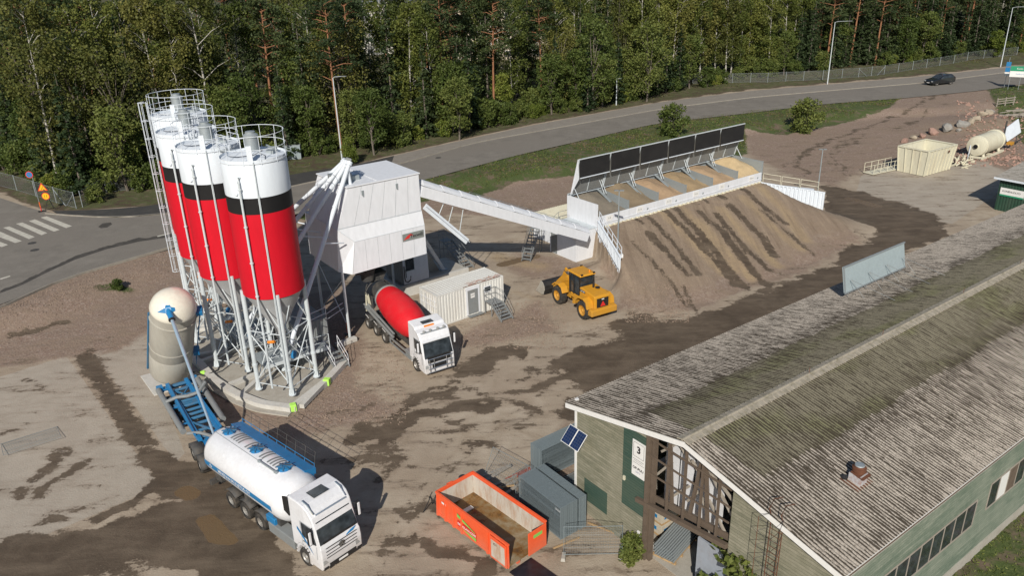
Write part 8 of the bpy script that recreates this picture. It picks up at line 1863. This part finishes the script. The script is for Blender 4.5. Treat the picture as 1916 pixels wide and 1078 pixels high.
mb = MB(); mb.bar((-.5, -.065, 2.58), (-.3, -.065, 2.85), .01, .09, up=(0, 1, 0)); mb.bar((-.3, -.065, 2.7), (-.12, -.065, 2.55), .01, .06, up=(0, 1, 0)); mb.box(-.3, -.08, -.067, -.061, 2.48, 2.56); mb.lathe([(0, 0), (.05, 0)], 10, (-.29, -.066, 2.93), (0, 1, 0)); mb.build('worker_symbol', M['ink'], f1)
f2 = MB().lathe([(0, 0), (.45, 0), (.45, .03), (0, .03)], 24, (-.2, -.05, 1.75), (0, 1, 0)).build('round_sign', M['red'], t); MB().lathe([(0, 0), (.37, 0), (.37, .01)], 24, (-.2, -.062, 1.75), (0, 1, 0)).build('round_face', M['sign_yellow'], f2)
mb = MB(); mb.bar((-.32, -.07, 1.55), (-.32, -.07, 1.95), .01, .07, up=(0, 1, 0)); mb.bar((-.08, -.07, 1.55), (-.08, -.07, 1.95), .01, .07, up=(0, 1, 0)); mb.build('arrow_symbol', M['ink'], f2)
x, y = at(78, 396, RT); delineator('red delineator post at the road corner under the yellow signs', (x, y, RT), 1.15)
# mesh fences
def mesh_mat():
    mt, n, l, b = new_mat('chain_link'); geo = n.new('ShaderNodeNewGeometry'); tr = n.new('ShaderNodeBsdfTransparent'); ms = n.new('ShaderNodeMixShader')
    tc = n.new('ShaderNodeTexCoord'); sx = n.new('ShaderNodeSeparateXYZ'); l.new(tc.outputs['Object'], sx.inputs[0]); s_ = 2*math.pi/.07
    a = mth(n, l, 'COSINE', mth(n, l, 'MULTIPLY', mth(n, l, 'ADD', sx.outputs[0], sx.outputs[2]), s_)); c = mth(n, l, 'COSINE', mth(n, l, 'MULTIPLY', mth(n, l, 'SUBTRACT', sx.outputs[0], sx.outputs[2]), s_))
    f = mth(n, l, 'GREATER_THAN', mth(n, l, 'MAXIMUM', a, c), .90); l.new(f, ms.inputs[0]); b.inputs['Base Color'].default_value = (.16, .17, .165, 1); b.inputs['Metallic'].default_value = .3
    l.new(tr.outputs[0], ms.inputs[1]); l.new(b.outputs[0], ms.inputs[2]); l.new(ms.outputs[0], n['Material Output'].inputs[0]); return mt
M['chain'] = mesh_mat()
def mesh_fence(label, px, h=1.9, z=RZ, brace=()):
    P = [Vector((*at(x, y, z), z)) for x, y in px]
    P = [Vector((p.x, p.y, float(height(np.array([p.x]), np.array([p.y]))[0]))) for p in P]; o = P[0]; t = thing('mesh_fence', label, 'fence', tuple(o), 0)
    for p in P: q = p - o; MB().tube((q.x, q.y, -.2), (q.x, q.y, q.z + h + .1), .045, 6).build('post', M['steel'], t)
    for a, b2 in zip(P[:-1], P[1:]):
        a, b2 = a - o, b2 - o; L2 = (b2 - a).length; e = MB().add([(0, 0, 0), (L2, 0, 0), (L2, 0, h), (0, 0, h)], [(0, 1, 2, 3)]).build('mesh_panel', M['chain'], t, recalc=False)
        d = (b2 - a).normalized(); u_ = UP; y_ = Vector((-d.y, d.x, 0)).normalized(); mm = Matrix(((d.x, y_.x, 0, a.x), (d.y, y_.y, 0, a.y), (d.z, 0, 1, a.z + .05), (0, 0, 0, 1))); e.data.transform(mm)
        # keep the lattice laid out along the panel
    mb = MB()
    for a, b2 in zip(P[:-1], P[1:]):
        a, b2 = a - o, b2 - o; mb.tube(a + UP*h, b2 + UP*h, .012, 4); mb.tube(a + UP*.1, b2 + UP*.1, .012, 4)
    for i, s in brace: a = P[i] - o; d = (P[min(i+1, len(P)-1)] - P[max(0, i-1)]).normalized(); mb.tube(a + UP*h*.9, a + d*s*2.2, .035, 5)
    mb.build('line_wire', M['steel'], t); return t
mesh_fence('mesh fence with steel posts on the left, behind the road work signs', [(-30, 340), (32, 357), (68, 368), (106, 380), (143, 390)], 2.0, brace=((3, 1), (4, -1)))
mesh_fence('mesh fence between the low green bush and the silos', [(155, 388), (200, 361), (240, 356), (278, 352)], 2.0, brace=((0, 1),))
mesh_fence('long mesh fence along the wood on the right side of the road', [(1296, 157), (1334, 155), (1370, 155), (1404, 154), (1436, 154), (1470, 152), (1503, 150.6), (1539, 149), (1575, 146), (1606, 144), (1630, 142), (1654, 139), (1680, 135), (1707, 131), (1733, 127), (1758, 123), (1784, 119), (1809, 114), (1840, 110), (1870, 107), (1902, 104)], 1.9, brace=((0, -1), (9, 1), (11, -1)))
mesh_fence('mesh fence half hidden by the wood behind the grey verge in the middle', [(930, 213), (965, 208), (1000, 203), (1040, 196)], 1.6)
# blue grey cabinet behind the silos, slatted crate near the sign, waste wood
x, y = at(549, 297, RZ); cb2 = thing('utility_cabinet', 'flat blue grey cabinet beyond the road, right of the front silo top', 'cabinet', (x, y, RZ), .1); MB().box(-1.2, 1.2, -.4, .4, 0, 2.0).build('cabinet_body', paint('cabinet_blue_grey', (.27, .32, .34), .6, dirt=.2), cb2, .02); MB().box(-1.25, 1.25, -.45, .45, 2.0, 2.08).build('cabinet_lid', M['steel'], cb2)
mb = MB(); mb.box(-1.1, -.02, -.415, -.402, .1, 1.9); mb.box(.02, 1.1, -.415, -.402, .1, 1.9); mb.build('cabinet_door', paint('cabinet_door_grey', (.23, .28, .30), .6, dirt=.2), cb2)
wb = thing('wooden_barrier', 'low grey wooden barrier below the direction sign', 'barrier', (*at(1880, 197, .6), .55), .35)
for x in (-2, 0, 2): MB().box(x-.08, x+.08, -.08, .08, 0, 1.5).build('post', M['grey_wood'], wb)
mb = MB()
for z in (.5, .9, 1.3): mb.bar((-2.2, -.1, z), (2.2, -.1, z), .04, .14)
mb.build('rails', M['grey_wood'], wb)
mb = MB(); rg_ = random.Random(2)
for i in range(60): a = Vector((rg_.uniform(-4, 4), rg_.uniform(-2, 2), rg_.uniform(.05, 1.2))); an = rg_.uniform(-.5, .5); mb.bar(a, a + Vector((rg_.uniform(2, 3.4)*math.cos(an), 3*math.sin(an), rg_.uniform(-.3, .3))), .12, .1)
o = mb.build('brushwood_pile', M['grey_wood'], None); o.location = (*at(1905, 222, .6), .5); tag(o, 'heap of grey waste wood and branches at the right edge', 'wood pile', None, 'stuff')
# pale buildings glimpsed through the wood
def far_building(label, x0, x1, y, h, wall, roofc):
    t = thing('apartment_building', label, 'building', (x0, y, 2), 0); L2 = x1 - x0
    MB().box(0, L2, 0, 12, -3, h).build('wall', wall, t); MB().box(-.4, L2+.4, -.4, 12.4, h, h+.5).build('roof', roofc, t)
    for i in range(int(L2/3.6)):
        for j in range(int(h/3.1)):
            wn_ = MB().box(1.2+i*3.6, 2.9+i*3.6, -.04, .01, 1.1+j*3.1, 2.5+j*3.1).build('window', M['sign_white'], t); MB().box(1.3+i*3.6, 2.8+i*3.6, -.06, -.041, 1.2+j*3.1, 2.4+j*3.1).build('pane', M['glass'], wn_)
M['pale_wall'] = paint('pale_facade', (.55, .53, .48), .8, dirt=.1); M['beige_wall'] = paint('beige_facade', (.46, .40, .31), .8, dirt=.1)
far_building('pale block glimpsed through the trees above the batching tower', -50, -26, 228, 14, M['pale_wall'], M['grey'])
far_building('beige block glimpsed through the pine gap at the top centre', -12, 14, 214, 14, M['beige_wall'], M['grey'])
